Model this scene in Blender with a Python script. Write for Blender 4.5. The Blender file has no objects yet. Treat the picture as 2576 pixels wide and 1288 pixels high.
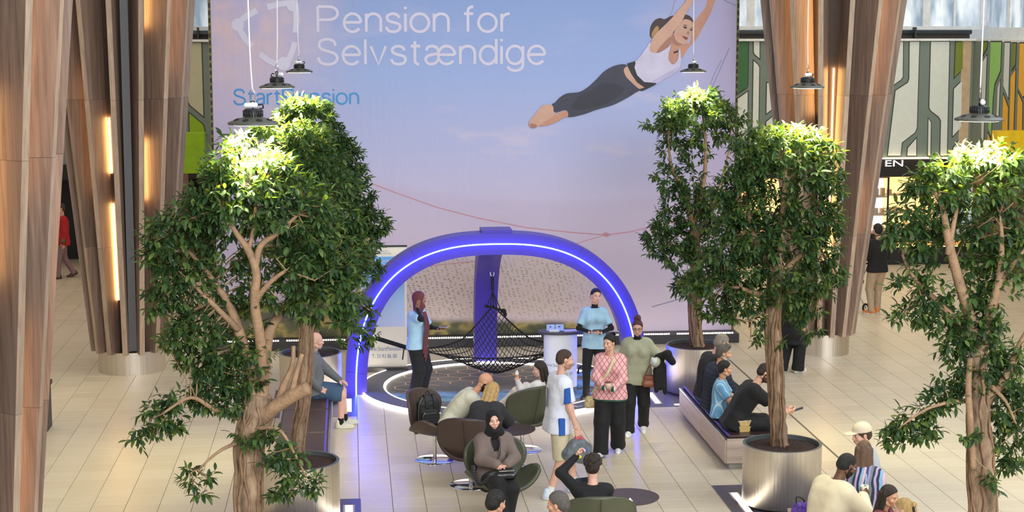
import bpy, bmesh, math, random
import numpy as np
from mathutils import Vector, Matrix
random.seed(7); np.random.seed(7)
S = bpy.context.scene
COL = S.collection
PI = math.pi

# ------------------------------------------------------------------ camera, world, lights, exposure
FPX, CAMH = 4300.0, 5.85                       # focal length in pixels of a 2576 px wide frame; eye height
PITCH = math.atan(600 / FPX)
YAW = math.atan(415 * math.cos(PITCH) / FPX)
cam_data = bpy.data.cameras.new('camera')
cam_data.sensor_fit = 'HORIZONTAL'; cam_data.sensor_width = 36.0
cam_data.lens = 36.0 * FPX / 2576.0
cam_data.clip_end = 300
cam = bpy.data.objects.new('camera', cam_data)
COL.objects.link(cam)
cam.location = (0, 0, CAMH)
cam.rotation_euler = (PI / 2 - PITCH, 0, -YAW)
S.camera = cam

vs = S.view_settings
vs.view_transform = 'Standard'; vs.look = 'None'; vs.gamma = 1.0; vs.use_curve_mapping = False
vs.exposure = 0.27
S.render.film_transparent = False

world = bpy.data.worlds.new('daylight'); S.world = world
world.use_nodes = True
wb = world.node_tree.nodes['Background']
wb.inputs[0].default_value = (0.90, 0.95, 1.0, 1)
wb.inputs[1].default_value = 0.40

def area_light(name, loc, rot, sx, sy, watts, col):
    l = bpy.data.lights.new(name, 'AREA'); l.shape = 'RECTANGLE'; l.size = sx; l.size_y = sy
    l.energy = watts; l.color = col
    o = bpy.data.objects.new(name, l); COL.objects.link(o); o.location = loc; o.rotation_euler = rot
    return o
# daylight from above the atrium, an added frontal fill, warm ceiling lights of the side malls
area_light('skylight', (2.5, 20, 14), (0, 0, 0), 12, 20, 60, (1.0, 0.97, 0.93))
area_light('atrium_glazing', (6.0, -5.0, 12), (math.radians(75), 0, math.radians(-2)), 16, 9, 4700, (0.94, 0.97, 1.0))  # added fill from behind the camera, brightens the banner and other upright surfaces
area_light('mall_ceiling_light_warm_west', (-9.5, 27, 8.5), (0, math.radians(-12), 0), 8, 26, 260, (1.0, 0.48, 0.08))
area_light('mall_ceiling_light_warm_east', (12.5, 32, 8.5), (0, math.radians(10), 0), 7, 14, 220, (1.0, 0.72, 0.34))
area_light('mall_ceiling_light_north', (3, 36, 7.5), (0, 0, 0), 18, 5, 160, (1.0, 0.78, 0.46))
area_light('roof_light_east', (12, 15, 12), (0, math.radians(35), 0), 8, 10, 1000, (0.88, 0.94, 1.0))

# ------------------------------------------------------------------ survey: pixel of the photograph -> point in the room
_F = np.array([math.sin(YAW) * math.cos(PITCH), math.cos(YAW) * math.cos(PITCH), -math.sin(PITCH)])
_R = np.array([math.cos(YAW), -math.sin(YAW), 0.0]); _U = np.cross(_R, _F)
_C = np.array([0, 0, CAMH])
def _ray(x, y): return _F + _R * (x - 1288) / FPX - _U * (y - 644) / FPX
def at_z(x, y, z=0.0):
    d = _ray(x, y); return _C + d * ((z - CAMH) / d[2])
def at_y(x, y, Y):
    d = _ray(x, y); return _C + d * (Y / d[1])
def at_x(x, y, X):
    d = _ray(x, y); return _C + d * (X / d[0])

# ------------------------------------------------------------------ materials
def lin(c):
    out = []
    for v in c[:3]:
        v = v / 255.0
        out.append(v / 12.92 if v <= 0.04045 else ((v + 0.055) / 1.055) ** 2.4)
    return (*out, 1.0)
MATS = {}
def new_mat(name):
    m = bpy.data.materials.new(name); m.use_nodes = True
    nt = m.node_tree; bs = nt.nodes['Principled BSDF']
    return m, nt, bs
def N(nt, typ, **kw):
    n = nt.nodes.new(typ)
    for k, v in kw.items():
        if k == 'ins':
            for a, b in v.items(): n.inputs[a].default_value = b
        else: setattr(n, k, v)
    return n
def ramp(nt, stops, interp='LINEAR'):
    r = nt.nodes.new('ShaderNodeValToRGB'); r.color_ramp.interpolation = interp
    els = r.color_ramp.elements
    while len(els) > 1: els.remove(els[0])
    els[0].position = stops[0][0]; els[0].color = stops[0][1]
    for p, c in stops[1:]:
        e = els.new(p); e.color = c
    return r
def M(name, col=None, rough=0.6, metal=0.0, var=0.12, vscale=6.0, bump=0.0, bscale=40.0, stretch=(1, 1, 1), spec=0.5,
      emit=None, estr=0.0, sheen=0.0, trans=0.0, alpha=1.0, coat=0.0):
    """A procedural material: base colour broken up by noise, with fine relief."""
    if name in MATS: return MATS[name]
    m, nt, bs = new_mat(name)
    c = lin(col)
    tc = N(nt, 'ShaderNodeTexCoord'); mp = N(nt, 'ShaderNodeMapping'); mp.inputs['Scale'].default_value = stretch
    nt.links.new(tc.outputs['Object'], mp.inputs['Vector'])
    no = N(nt, 'ShaderNodeTexNoise', ins={'Scale': vscale, 'Detail': 4.0, 'Roughness': 0.6})
    nt.links.new(mp.outputs[0], no.inputs['Vector'])
    d = tuple(max(0, v * (1 - var)) for v in c[:3]) + (1,); e = tuple(min(1, v * (1 + var)) for v in c[:3]) + (1,)
    r = ramp(nt, [(0.3, d), (0.7, e)])
    nt.links.new(no.outputs['Fac'], r.inputs[0]); nt.links.new(r.outputs[0], bs.inputs['Base Color'])
    bs.inputs['Roughness'].default_value = rough; bs.inputs['Metallic'].default_value = metal
    bs.inputs['Specular IOR Level'].default_value = spec
    if sheen: bs.inputs['Sheen Weight'].default_value = sheen
    if coat: bs.inputs['Coat Weight'].default_value = coat; bs.inputs['Coat Roughness'].default_value = 0.15
    if trans: bs.inputs['Transmission Weight'].default_value = trans
    if alpha < 1: bs.inputs['Alpha'].default_value = alpha
    if emit:
        bs.inputs['Emission Color'].default_value = lin(emit); bs.inputs['Emission Strength'].default_value = estr
    if bump:
        nb = N(nt, 'ShaderNodeTexNoise', ins={'Scale': bscale, 'Detail': 3.0})
        nt.links.new(mp.outputs[0], nb.inputs['Vector'])
        bu = N(nt, 'ShaderNodeBump', ins={'Strength': bump, 'Distance': 0.02})
        nt.links.new(nb.outputs['Fac'], bu.inputs['Height']); nt.links.new(bu.outputs[0], bs.inputs['Normal'])
    MATS[name] = m
    return m

# ------------------------------------------------------------------ object helpers
def link(o, parent=None):
    COL.objects.link(o)
    if parent is not None: o.parent = parent
    return o
def tag(o, label=None, cat=None, group=None, kind=None):
    if label: o['label'] = label
    if cat: o['category'] = cat
    if group: o['group'] = group
    if kind: o['kind'] = kind
    return o
def empty(name, loc=(0, 0, 0), rz=0.0, label=None, cat=None, group=None, kind=None):
    o = bpy.data.objects.new(name, None); o.empty_display_size = 0.2
    o.location = tuple(float(v) for v in loc); o.rotation_euler = (0, 0, rz); link(o)
    return tag(o, label, cat, group, kind)
def mesh(name, verts, faces, mats, smooth=False, fmat=None):
    me = bpy.data.meshes.new(name)
    me.from_pydata([tuple(map(float, v)) for v in verts], [], [tuple(map(int, f)) for f in faces])
    for m in (mats if isinstance(mats, (list, tuple)) else [mats]): me.materials.append(m)
    if fmat is not None: me.polygons.foreach_set('material_index', np.asarray(fmat, dtype=np.int32))
    if smooth: me.polygons.foreach_set('use_smooth', np.ones(len(me.polygons), dtype=bool))
    me.update()
    return me
def obj(name, me, parent=None, loc=None, rot=None):
    o = bpy.data.objects.new(name, me)
    if loc is not None: o.location = tuple(float(v) for v in loc)
    if rot is not None: o.rotation_euler = rot
    return link(o, parent)

class MB:
    """collects simple shapes into one mesh"""
    def __init__(s): s.v = []; s.f = []; s.m = []; s.mi = 0
    def add(s, vs, fs):
        b = len(s.v); s.v += [tuple(v) for v in vs]; s.f += [tuple(b + i for i in f) for f in fs]; s.m += [s.mi] * len(fs); return s
    def box(s, a, b, M4=None):
        x0, y0, z0 = a; x1, y1, z1 = b
        vs = [(x0, y0, z0), (x1, y0, z0), (x1, y1, z0), (x0, y1, z0), (x0, y0, z1), (x1, y0, z1), (x1, y1, z1), (x0, y1, z1)]
        if M4 is not None: vs = [tuple(M4 @ Vector(v)) for v in vs]
        return s.add(vs, [(3, 2, 1, 0), (4, 5, 6, 7), (0, 1, 5, 4), (1, 2, 6, 5), (2, 3, 7, 6), (3, 0, 4, 7)])
    def tube(s, pts, rad, n=8, cap=True, closed=False):
        pts = [np.array(p, float) for p in pts]; k = len(pts)
        rads = rad if isinstance(rad, (list, tuple, np.ndarray)) else [rad] * k
        up = np.array([0, 0, 1.0]); rings = []; pu = None
        for i in range(k):
            if closed: t = pts[(i + 1) % k] - pts[i - 1]
            else: t = pts[min(i + 1, k - 1)] - pts[max(i - 1, 0)]
            L = np.linalg.norm(t); t = t / L if L > 1e-9 else up
            if pu is None:
                a = np.array([1.0, 0, 0]) if abs(t[2]) > 0.9 else up
                u = np.cross(t, a)
            else: u = pu - t * np.dot(pu, t)
            u = u / max(np.linalg.norm(u), 1e-9); pu = u; w = np.cross(t, u)
            rings.append([pts[i] + rads[i] * (math.cos(2 * PI * j / n) * u + math.sin(2 * PI * j / n) * w) for j in range(n)])
        vs = [tuple(p) for r in rings for p in r]; fs = []
        for i in range(k if closed else k - 1):
            for j in range(n):
                a = i * n + j; b = i * n + (j + 1) % n; c = ((i + 1) % k) * n + (j + 1) % n; d = ((i + 1) % k) * n + j
                fs.append((a, b, c, d))
        if cap and not closed: fs += [tuple(range(n - 1, -1, -1)), tuple((k - 1) * n + j for j in range(n))]
        return s.add(vs, fs)
    def lathe(s, prof, n=32, c=(0, 0, 0), a0=0.0, a1=2 * PI):
        full = abs(a1 - a0 - 2 * PI) < 1e-6; k = len(prof); cols = n if full else n + 1
        vs = []
        for j in range(cols):
            a = a0 + (a1 - a0) * j / n
            for r, z in prof: vs.append((c[0] + r * math.cos(a), c[1] + r * math.sin(a), c[2] + z))
        fs = []
        for j in range(n):
            for i in range(k - 1):
                a = j * k + i; b = ((j + 1) % cols) * k + i
                fs.append((a, b, b + 1, a + 1))
        return s.add(vs, fs)
    def prism(s, poly, h, axis='z', off=0.0):
        """extrude a 2D polygon; axis z: (x,y)->up, axis y: (x,z) plane extruded towards -y from off"""
        n = len(poly)
        if axis == 'z': A = [(p[0], p[1], off) for p in poly]; B = [(p[0], p[1], off + h) for p in poly]
        elif axis == 'y': A = [(p[0], off, p[1]) for p in poly]; B = [(p[0], off - h, p[1]) for p in poly]
        else: A = [(off, p[0], p[1]) for p in poly]; B = [(off - h, p[0], p[1]) for p in poly]
        area = sum(poly[i][0] * poly[(i + 1) % n][1] - poly[(i + 1) % n][0] * poly[i][1] for i in range(n))
        fl = area < 0
        if axis == 'x': fl = not fl
        fs = [tuple(range(n - 1, -1, -1)), tuple(range(n, 2 * n))] + [(i, (i + 1) % n, n + (i + 1) % n, n + i) for i in range(n)]
        if fl: fs = [tuple(reversed(f)) for f in fs]
        return s.add(A + B, fs)
    def build(s, name, mat, parent=None, smooth=False, loc=None, rot=None):
        me = mesh(name, s.v, s.f, mat, smooth, s.m if isinstance(mat, (list, tuple)) and len(mat) > 1 else None)
        return obj(name, me, parent, loc, rot)

def smooth_poly(pts, per=6):
    """closed Catmull-Rom through the points"""
    P = [np.array(p, float) for p in pts]; n = len(P); out = []
    for i in range(n):
        a, b, c, d = P[i - 1], P[i], P[(i + 1) % n], P[(i + 2) % n]
        for k in range(per):
            t = k / per
            out.append(0.5 * ((2 * b) + (-a + c) * t + (2 * a - 5 * b + 4 * c - d) * t * t + (-a + 3 * b - 3 * c + d) * t ** 3))
    return out
def spline(pts, per=6):
    P = [np.array(p, float) for p in pts]; n = len(P); out = []
    for i in range(n - 1):
        a, b, c, d = P[max(i - 1, 0)], P[i], P[i + 1], P[min(i + 2, n - 1)]
        for k in range(per):
            t = k / per
            out.append(0.5 * ((2 * b) + (-a + c) * t + (2 * a - 5 * b + 4 * c - d) * t * t + (-a + 3 * b - 3 * c + d) * t ** 3))
    out.append(P[-1]); return out

def text_into(name, s, mat, parent, x0, x1, z0, z1, y, offset=0.0, plane='y', depth=0.0, keep_aspect=False, bend=None):
    """lettering as a flat mesh filling a rectangle of the plane y = const"""
    cu = bpy.data.curves.new(name, 'FONT'); cu.body = s; cu.size = 1.0; cu.offset = offset; cu.resolution_u = 4
    if depth: cu.extrude = depth
    to = bpy.data.objects.new('tmp_text', cu); COL.objects.link(to)
    bpy.context.view_layer.update()
    me = bpy.data.meshes.new_from_object(to.evaluated_get(bpy.context.evaluated_depsgraph_get()))
    bpy.data.objects.remove(to); bpy.data.curves.remove(cu)
    co = np.empty(len(me.vertices) * 3); me.vertices.foreach_get('co', co); co = co.reshape(-1, 3)
    mn, mx = co.min(0), co.max(0)
    u = (co[:, 0] - mn[0]) / (mx[0] - mn[0]); v = (co[:, 1] - mn[1]) / (mx[1] - mn[1])
    X = x0 + u * (x1 - x0); Z = z0 + v * (z1 - z0)
    if bend: out = bend(X, Z)
    elif plane == 'y': out = np.stack([X, np.full_like(X, y) - co[:, 2], Z], 1)
    else: out = np.stack([X, Z, np.full_like(X, y) + co[:, 2]], 1)
    me.vertices.foreach_set('co', out.ravel()); me.materials.clear(); me.materials.append(mat); me.update()
    o = bpy.data.objects.new(name, me); link(o, parent)
    return o

# ------------------------------------------------------------------ signed-distance modelling (for bodies and clothes)
def cap(a, b, ra, rb=None): return ('c', np.array(a, float), np.array(b, float), ra, ra if rb is None else rb)
def hard(ps): return [p + (True,) if p[0] == 'c' else p for p in ps]
def ell(c, r, R=None): return ('e', np.array(c, float), np.array(r, float), np.eye(3) if R is None else np.asarray(R, float))
def prim_box(p):
    if p[0] == 'c':
        r = max(p[3], p[4]); return np.minimum(p[1], p[2]) - r, np.maximum(p[1], p[2]) + r
    r = p[2].max(); return p[1] - r, p[1] + r
def prim_d(p, X, Y, Z):
    if p[0] == 'c':
        a, b = p[1], p[2]; ab = b - a; L = max(ab @ ab, 1e-9)
        x, y, z = X - a[0], Y - a[1], Z - a[2]
        t = np.clip((x * ab[0] + y * ab[1] + z * ab[2]) / L, 0, 1)
        return np.sqrt((x - t * ab[0]) ** 2 + (y - t * ab[1]) ** 2 + (z - t * ab[2]) ** 2) - (p[3] + (p[4] - p[3]) * t)
    c, r, R = p[1], p[2], p[3]
    x, y, z = X - c[0], Y - c[1], Z - c[2]
    q = [(R[0, i] * x + R[1, i] * y + R[2, i] * z) for i in range(3)]
    k0 = np.sqrt(sum((q[i] / r[i]) ** 2 for i in range(3))); k1 = np.sqrt(sum((q[i] / r[i] ** 2) ** 2 for i in range(3)))
    return k0 * (k0 - 1) / np.maximum(k1, 1e-6)
def smin(a, b, k):
    h = np.clip(0.5 + 0.5 * (b - a) / k, 0, 1); return b + (a - b) * h - k * h * (1 - h)
def sdf_mesh(layers, h, k=0.02, subs=(), ksub=0.008):
    """layers: list of (prims, cut planes [(point, normal)] kept on the normal's side)."""
    allp = [p for L in layers for p in L[0]]
    lo = np.min([prim_box(p)[0] for p in allp], 0) - 3 * h; hi = np.max([prim_box(p)[1] for p in allp], 0) + 3 * h
    n = np.ceil((hi - lo) / h).astype(int) + 1
    ax = [lo[i] + h * np.arange(n[i]) for i in range(3)]
    tot = np.full(n, 9.0)
    for prims, cuts in layers:
        g = np.full(n, 9.0)
        for p in prims:
            a, b = prim_box(p); i0 = np.maximum(((a - lo - 3 * h - k) / h).astype(int), 0); i1 = np.minimum(((b - lo + 3 * h + k) / h).astype(int) + 2, n)
            sl = tuple(slice(i0[i], i1[i]) for i in range(3))
            X, Y, Z = ax[0][sl[0], None, None], ax[1][None, sl[1], None], ax[2][None, None, sl[2]]
            dd_ = prim_d(p, X, Y, Z)
            g[sl] = np.minimum(g[sl], dd_) if len(p) == 6 else smin(g[sl], dd_, k)
        for pt, nr in cuts:
            d = -((ax[0][:, None, None] - pt[0]) * nr[0] + (ax[1][None, :, None] - pt[1]) * nr[1] + (ax[2][None, None, :] - pt[2]) * nr[2])
            g = np.maximum(g, d)
        tot = smin(tot, g, k) if len(layers) > 1 else g
    for p in subs:
        a, b = prim_box(p); i0 = np.clip(((a - lo - 3 * h) / h).astype(int), 0, n); i1 = np.clip(((b - lo + 3 * h) / h).astype(int) + 2, 0, n)
        if np.any(i1 <= i0): continue
        sl = tuple(slice(i0[i], i1[i]) for i in range(3))
        X, Y, Z = ax[0][sl[0], None, None], ax[1][None, sl[1], None], ax[2][None, None, sl[2]]
        tot[sl] = -smin(-tot[sl], prim_d(p, X, Y, Z), ksub)
    return surf_nets(tot, lo, h)
_CO = np.array([(0, 0, 0), (1, 0, 0), (0, 1, 0), (1, 1, 0), (0, 0, 1), (1, 0, 1), (0, 1, 1), (1, 1, 1)])
_ED = [(0, 1), (2, 3), (4, 5), (6, 7), (0, 2), (1, 3), (4, 6), (5, 7), (0, 4), (1, 5), (2, 6), (3, 7)]
def surf_nets(v, lo, h):
    ins = v < 0
    cnt = sum(ins[c[0]:ins.shape[0] - 1 + c[0], c[1]:ins.shape[1] - 1 + c[1], c[2]:ins.shape[2] - 1 + c[2]].astype(np.int8) for c in _CO)
    act = (cnt > 0) & (cnt < 8)
    idx = np.argwhere(act)
    cv = np.stack([v[idx[:, 0] + c[0], idx[:, 1] + c[1], idx[:, 2] + c[2]] for c in _CO], 1)
    acc = np.zeros((len(idx), 3)); num = np.zeros(len(idx))
    for a, b in _ED:
        va, vb = cv[:, a], cv[:, b]; m = (va < 0) != (vb < 0)
        t = np.where(m, va / np.where(m, va - vb, 1), 0)
        acc += np.where(m[:, None], _CO[a] + t[:, None] * (_CO[b] - _CO[a]), 0); num += m
    P = lo + h * (idx + acc / num[:, None])
    vid = np.full(act.shape, -1, dtype=np.int64); vid[tuple(idx.T)] = np.arange(len(idx))
    F = []
    for a in range(3):
        b, c = (a + 1) % 3, (a + 2) % 3
        s0 = [slice(None)] * 3; s1 = [slice(None)] * 3
        s0[a] = slice(0, -1); s1[a] = slice(1, None)
        A = ins[tuple(s0)]; B = ins[tuple(s1)]
        e = np.argwhere(A != B)
        e = e[(e[:, b] > 0) & (e[:, c] > 0) & (e[:, b] < v.shape[b] - 1) & (e[:, c] < v.shape[c] - 1)]
        if not len(e): continue
        q = []
        for db, dc in ((-1, -1), (0, -1), (0, 0), (-1, 0)):
            w = e.copy(); w[:, b] += db; w[:, c] += dc; q.append(vid[tuple(w.T)])
        q = np.stack(q, 1); fl = ~A[tuple(e.T)]
        q[fl] = q[fl][:, ::-1]; F.append(q)
    F = np.concatenate(F) if F else np.zeros((0, 4), int)
    F = F[(F >= 0).all(1)]
    return P, F
# ------------------------------------------------------------------ shared materials
def wood_mat(name, dark, light, scale=1.0, axis='z', rough=0.5):
    m, nt, bs = new_mat(name)
    tc = N(nt, 'ShaderNodeTexCoord'); oi = N(nt, 'ShaderNodeObjectInfo'); mp = N(nt, 'ShaderNodeMapping')
    st = {'z': (22, 22, 0.9), 'x': (0.9, 22, 22), 'y': (22, 0.9, 22)}[axis]
    mp.inputs['Scale'].default_value = tuple(v * scale for v in st)
    mul = N(nt, 'ShaderNodeVectorMath', operation='SCALE'); cb = N(nt, 'ShaderNodeCombineXYZ')
    for i in range(3): nt.links.new(oi.outputs['Random'], cb.inputs[i])
    nt.links.new(cb.outputs[0], mul.inputs[0]); mul.inputs['Scale'].default_value = 37.0
    ad = N(nt, 'ShaderNodeVectorMath', operation='ADD')
    nt.links.new(tc.outputs['Object'], ad.inputs[0]); nt.links.new(mul.outputs[0], ad.inputs[1]); nt.links.new(ad.outputs[0], mp.inputs[0])
    no = N(nt, 'ShaderNodeTexNoise', ins={'Scale': 1.0, 'Detail': 6.0, 'Roughness': 0.65, 'Distortion': 0.6})
    nt.links.new(mp.outputs[0], no.inputs['Vector'])
    r = ramp(nt, [(0.25, lin(dark)), (0.75, lin(light))])
    nt.links.new(no.outputs['Fac'], r.inputs[0])
    hs = N(nt, 'ShaderNodeHueSaturation'); mr = N(nt, 'ShaderNodeMapRange', ins={'To Min': 0.85, 'To Max': 1.15})
    nt.links.new(oi.outputs['Random'], mr.inputs[0]); nt.links.new(mr.outputs[0], hs.inputs['Value']); nt.links.new(r.outputs[0], hs.inputs['Color'])
    nt.links.new(hs.outputs[0], bs.inputs['Base Color']); bs.inputs['Roughness'].default_value = rough
    MATS[name] = m
    return m
def emis(name, col, s):
    if name in MATS: return MATS[name]
    m, nt, bs = new_mat(name)
    bs.inputs['Base Color'].default_value = lin(col)
    bs.inputs['Emission Color'].default_value = lin(col); bs.inputs['Emission Strength'].default_value = s
    MATS[name] = m; return m
WOOD = wood_mat('walnut_laminate', (104, 84, 73), (164, 138, 120))
BLACK = M('black_paint', (22, 22, 23), 0.5)
STEEL = M('brushed_steel', (226, 216, 202), 0.44, 1.0, 0.10, 6, 0.22, 5, (6, 6, 0.05))
CHROME = M('chrome', (220, 220, 222), 0.08, 1.0, 0.02)
LEDW = emis('led_white', (255, 246, 232), 9.0)
LEDWARM = emis('led_warm', (255, 200, 126), 21.0)

# ------------------------------------------------------------------ floor: slab and tiles
TP = 0.4018; TX0 = 0.073; TY0 = 20.045
slab = MB().box((-16, 9, -0.2), (20, 47, -0.012)).build('floor', M('grout', (98, 78, 58), 0.9))
tag(slab, 'beige tiled mall floor', None, None, 'structure')
def tile_mat():
    m, nt, bs = new_mat('beige_tile')
    g = N(nt, 'ShaderNodeNewGeometry'); mp = N(nt, 'ShaderNodeVectorMath', operation='MULTIPLY_ADD')
    mp.inputs[1].default_value = (1 / TP,) * 3; mp.inputs[2].default_value = (-TX0 / TP + 100, -TY0 / TP + 100, 0.5)
    nt.links.new(g.outputs['Position'], mp.inputs[0])
    fl = N(nt, 'ShaderNodeVectorMath', operation='FLOOR'); nt.links.new(mp.outputs[0], fl.inputs[0])
    wn = N(nt, 'ShaderNodeTexWhiteNoise', noise_dimensions='2D'); nt.links.new(fl.outputs[0], wn.inputs['Vector'])
    n2 = N(nt, 'ShaderNodeTexNoise', ins={'Scale': 3.0, 'Detail': 5.0, 'Roughness': 0.6})
    mp2 = N(nt, 'ShaderNodeVectorMath', operation='MULTIPLY'); mp2.inputs[1].default_value = (0.5, 5, 1)
    nt.links.new(g.outputs['Position'], mp2.inputs[0]); nt.links.new(mp2.outputs[0], n2.inputs['Vector'])
    mx = N(nt, 'ShaderNodeMath', operation='MULTIPLY_ADD'); mx.inputs[1].default_value = 0.45
    nt.links.new(wn.outputs['Value'], mx.inputs[0]); nt.links.new(n2.outputs['Fac'], mx.inputs[2])
    r = ramp(nt, [(0.3, lin((208, 193, 166))), (1.0, lin((220, 206, 181)))])
    nt.links.new(mx.outputs[0], r.inputs[0]); nt.links.new(r.outputs[0], bs.inputs['Base Color'])
    bs.inputs['Roughness'].default_value = 0.33; bs.inputs['Specular IOR Level'].default_value = 0.5
    return m
TILE = tile_mat()
def tile_shape(cx, cy):
    a = TP / 2 - 0.0030; b = a - 0.002; z0, z1, z2 = -0.012, -0.0015, 0.0
    vs = []
    for r, z in ((a, z0), (a, z1), (b, z2)):
        vs += [(cx - r, cy - r, z), (cx + r, cy - r, z), (cx + r, cy + r, z), (cx - r, cy + r, z)]
    fs = [(i, (i + 1) % 4, 4 + (i + 1) % 4, 4 + i) for i in range(4)] + [(4 + i, 4 + (i + 1) % 4, 8 + (i + 1) % 4, 8 + i) for i in range(4)] + [(8, 9, 10, 11)]
    return vs, fs
tile_me = mesh('tile', *tile_shape(0, 0), TILE)
cells = []
for i in range(-38, 46):
    for j in range(-26, 66):
        cx = TX0 + (i + 0.5) * TP; cy = TY0 + (j + 0.5) * TP
        if -15.5 < cx < 19 and 9.5 < cy < 46.5: cells.append((cx, cy))
def in_frame(p):
    v = np.array(p) - _C; w = v @ _F
    x = 1288 + FPX * (v @ _R) / w; y = 644 - FPX * (v @ _U) / w
    return 0 < x < 2576 and 0 < y < 1280
seen = sorted([c for c in cells if in_frame((c[0], c[1], 0))], key=lambda c: c[1])[:300]
sset = set(seen)
for c in seen: obj('tile', tile_me, slab, (c[0], c[1], 0))
tv, tf = [], []
for c in cells:
    if c in sset: continue
    v, f = tile_shape(*c); b = len(tv); tv += v; tf += [tuple(b + q for q in g) for g in f]
tag(obj('tile_field', mesh('tile_field', tv, tf, TILE), slab), kind='stuff')
# dark expansion joint running along the right-hand row
obj('expansion_joint', mesh('expansion_joint', [(6.47, 9.5, .0006), (6.5, 9.5, .0006), (6.5, 44, .0006), (6.47, 44, .0006)], [(0, 1, 2, 3)], M('joint', (110, 96, 78), .7)), slab)

# ------------------------------------------------------------------ back wall with the branching mural, shops below, windows above
YB = 40.5; XR = 15.12
GREYGREEN = M('mural_grey_green', (116, 132, 124), 0.55, 0, 0.05)
wall_back = empty('wall_back', (0, YB, 0)); tag(wall_back, 'grey-green mural wall above the shopfronts', None, None, 'structure')
def wpart(name, a, b, mat, parent=wall_back, dy=YB):
    return MB().box((a[0], a[1] - dy, a[2]), (b[0], b[1] - dy, b[2])).build(name, mat, parent)
wpart('mural_base', (-15, YB, 2.46), (XR, YB + 0.3, 5.29), GREYGREEN)
wall_right = empty('wall_right', (XR, 0, 0)); tag(wall_right, 'side wall with green and orange mural', None, None, 'structure')
MB().box((0, 18, 2.46), (0.3, YB, 5.29)).build('mural_base', GREYGREEN, wall_right)
MB().box((.1, 18, 0), (.3, YB, 2.46)).build('lower_wall', M('shop_wall_brown', (72, 52, 40), .5), wall_right)
for y_ in np.arange(19, YB, 3.4): MB().box((-.02, y_, 0), (.1, y_ + .4, 2.46)).build('pilaster', M('pilaster_brown', (96, 72, 56), .5), wall_right)
wall_left = empty('wall_left', (-15, 0, 0)); tag(wall_left, 'far left mall wall', None, None, 'structure')
MB().box((-.3, 9, 0), (0, YB, 5.3)).build('panel', GREYGREEN, wall_left)
def offset_poly(P, d):
    P = [np.array(p, float) for p in P]; n = len(P)
    ar = sum(P[i][0] * P[(i + 1) % n][1] - P[(i + 1) % n][0] * P[i][1] for i in range(n)); sg = 1 if ar > 0 else -1
    out = []
    for i in range(n):
        e1 = P[i] - P[i - 1]; e2 = P[(i + 1) % n] - P[i]
        n1 = np.array([e1[1], -e1[0]]) / max(np.linalg.norm(e1), 1e-6); n2 = np.array([e2[1], -e2[0]]) / max(np.linalg.norm(e2), 1e-6)
        m = n1 + n2; L = m @ m
        m = m / max(L, 0.6) * 2 if L > 1e-6 else n1
        out.append(P[i] + sg * d * m)
    return out
MURAL = {'w': M('mural_white', (216, 223, 217), .5, 0, .04), 'b': M('mural_bone', (190, 190, 160), .5, 0, .04), 'o': M('mural_olive', (120, 132, 40), .5, 0, .04),
         'g': M('mural_dark_green', (52, 106, 58), .5, 0, .04), 'l': M('mural_light_green', (150, 205, 110), .5, 0, .04),
         'y': M('mural_lime', (140, 180, 20), .5, 0, .04), 'r': M('mural_orange', (240, 178, 30), .5, 0, .04)}
OUT = M('mural_outline', (52, 58, 52), .6)
def cell(kind, pts, o, s, plane='back'):
    px = [(o[0] + p[0] / s, o[1] + p[1] / s) for p in pts]
    mb = MB()
    if plane == 'back':
        P = [(at_y(x, y, YB)[0], min(at_y(x, y, YB)[2], 5.285)) for x, y in px]
        mb.prism(offset_poly(P, 0.022), 0.008, 'y'); mb.mi = 1; mb.prism(P, 0.016, 'y')
        mb.build('mural_panel', [OUT, MURAL[kind]], wall_back)
    else:
        P = []
        for x, y in px:
            q = at_x(x, y, XR); P.append((q[1], min(q[2], 5.285)))
        mb.prism(offset_poly(P, 0.03), 0.008, 'x'); mb.mi = 1; mb.prism(P, 0.016, 'x')
        mb.build('mural_panel', [OUT, MURAL[kind]], wall_right)
O1, s1 = (1800, 0), 2.147
for k, p in (('w', [(900, 225), (1012, 225), (1010, 415), (1000, 430), (955, 462), (900, 470)]),
             ('w', [(1048, 225), (1100, 225), (1086, 690), (1076, 715), (1005, 770), (998, 840), (930, 840), (972, 490), (1038, 447), (1046, 425)]),
             ('w', [(1035, 840), (1038, 800), (1083, 748), (1083, 840)]),
             ('w', [(1163, 225), (1262, 225), (1248, 840), (1213, 840), (1217, 650), (1205, 630), (1162, 597), (1154, 580)]),
             ('w', [(1146, 840), (1149, 642), (1162, 660), (1159, 840)]),
             ('o', [(1297, 225), (1336, 225), (1333, 372), (1290, 418)]),
             ('w', [(1330, 437), (1325, 680), (1318, 695), (1280, 735), (1287, 480)]),
             ('w', [(1280, 840), (1283, 800), (1316, 755), (1316, 840)])): cell(k, p, O1, s1)
O2, s2 = (1820, 0), 3.066
for k, p in (('g', [(40, 320), (190, 320), (185, 650), (178, 675), (100, 728), (40, 770)]), ('w', [(60, 800), (98, 770), (185, 708), (182, 1190), (60, 1190)]),
             ('w', [(233, 320), (277, 320), (277, 450), (240, 418), (233, 400)]), ('w', [(232, 470), (265, 500), (275, 520), (265, 1190), (220, 1190)]),
             ('w', [(335, 640), (390, 640), (390, 830), (330, 875)]), ('w', [(330, 1190), (330, 940), (390, 890), (390, 1190)])): cell(k, p, O2, s2)
O3, s3 = (430, 0), 2.683
for k, p in (('b', [(115, 288), (205, 288), (220, 785), (130, 710), (120, 690)]), ('y', [(125, 765), (215, 840), (227, 875), (228, 1180), (130, 1180)]),
             ('b', [(-150, 288), (60, 288), (70, 1000), (-140, 900)])): cell(k, p, O3, s3)
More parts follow.
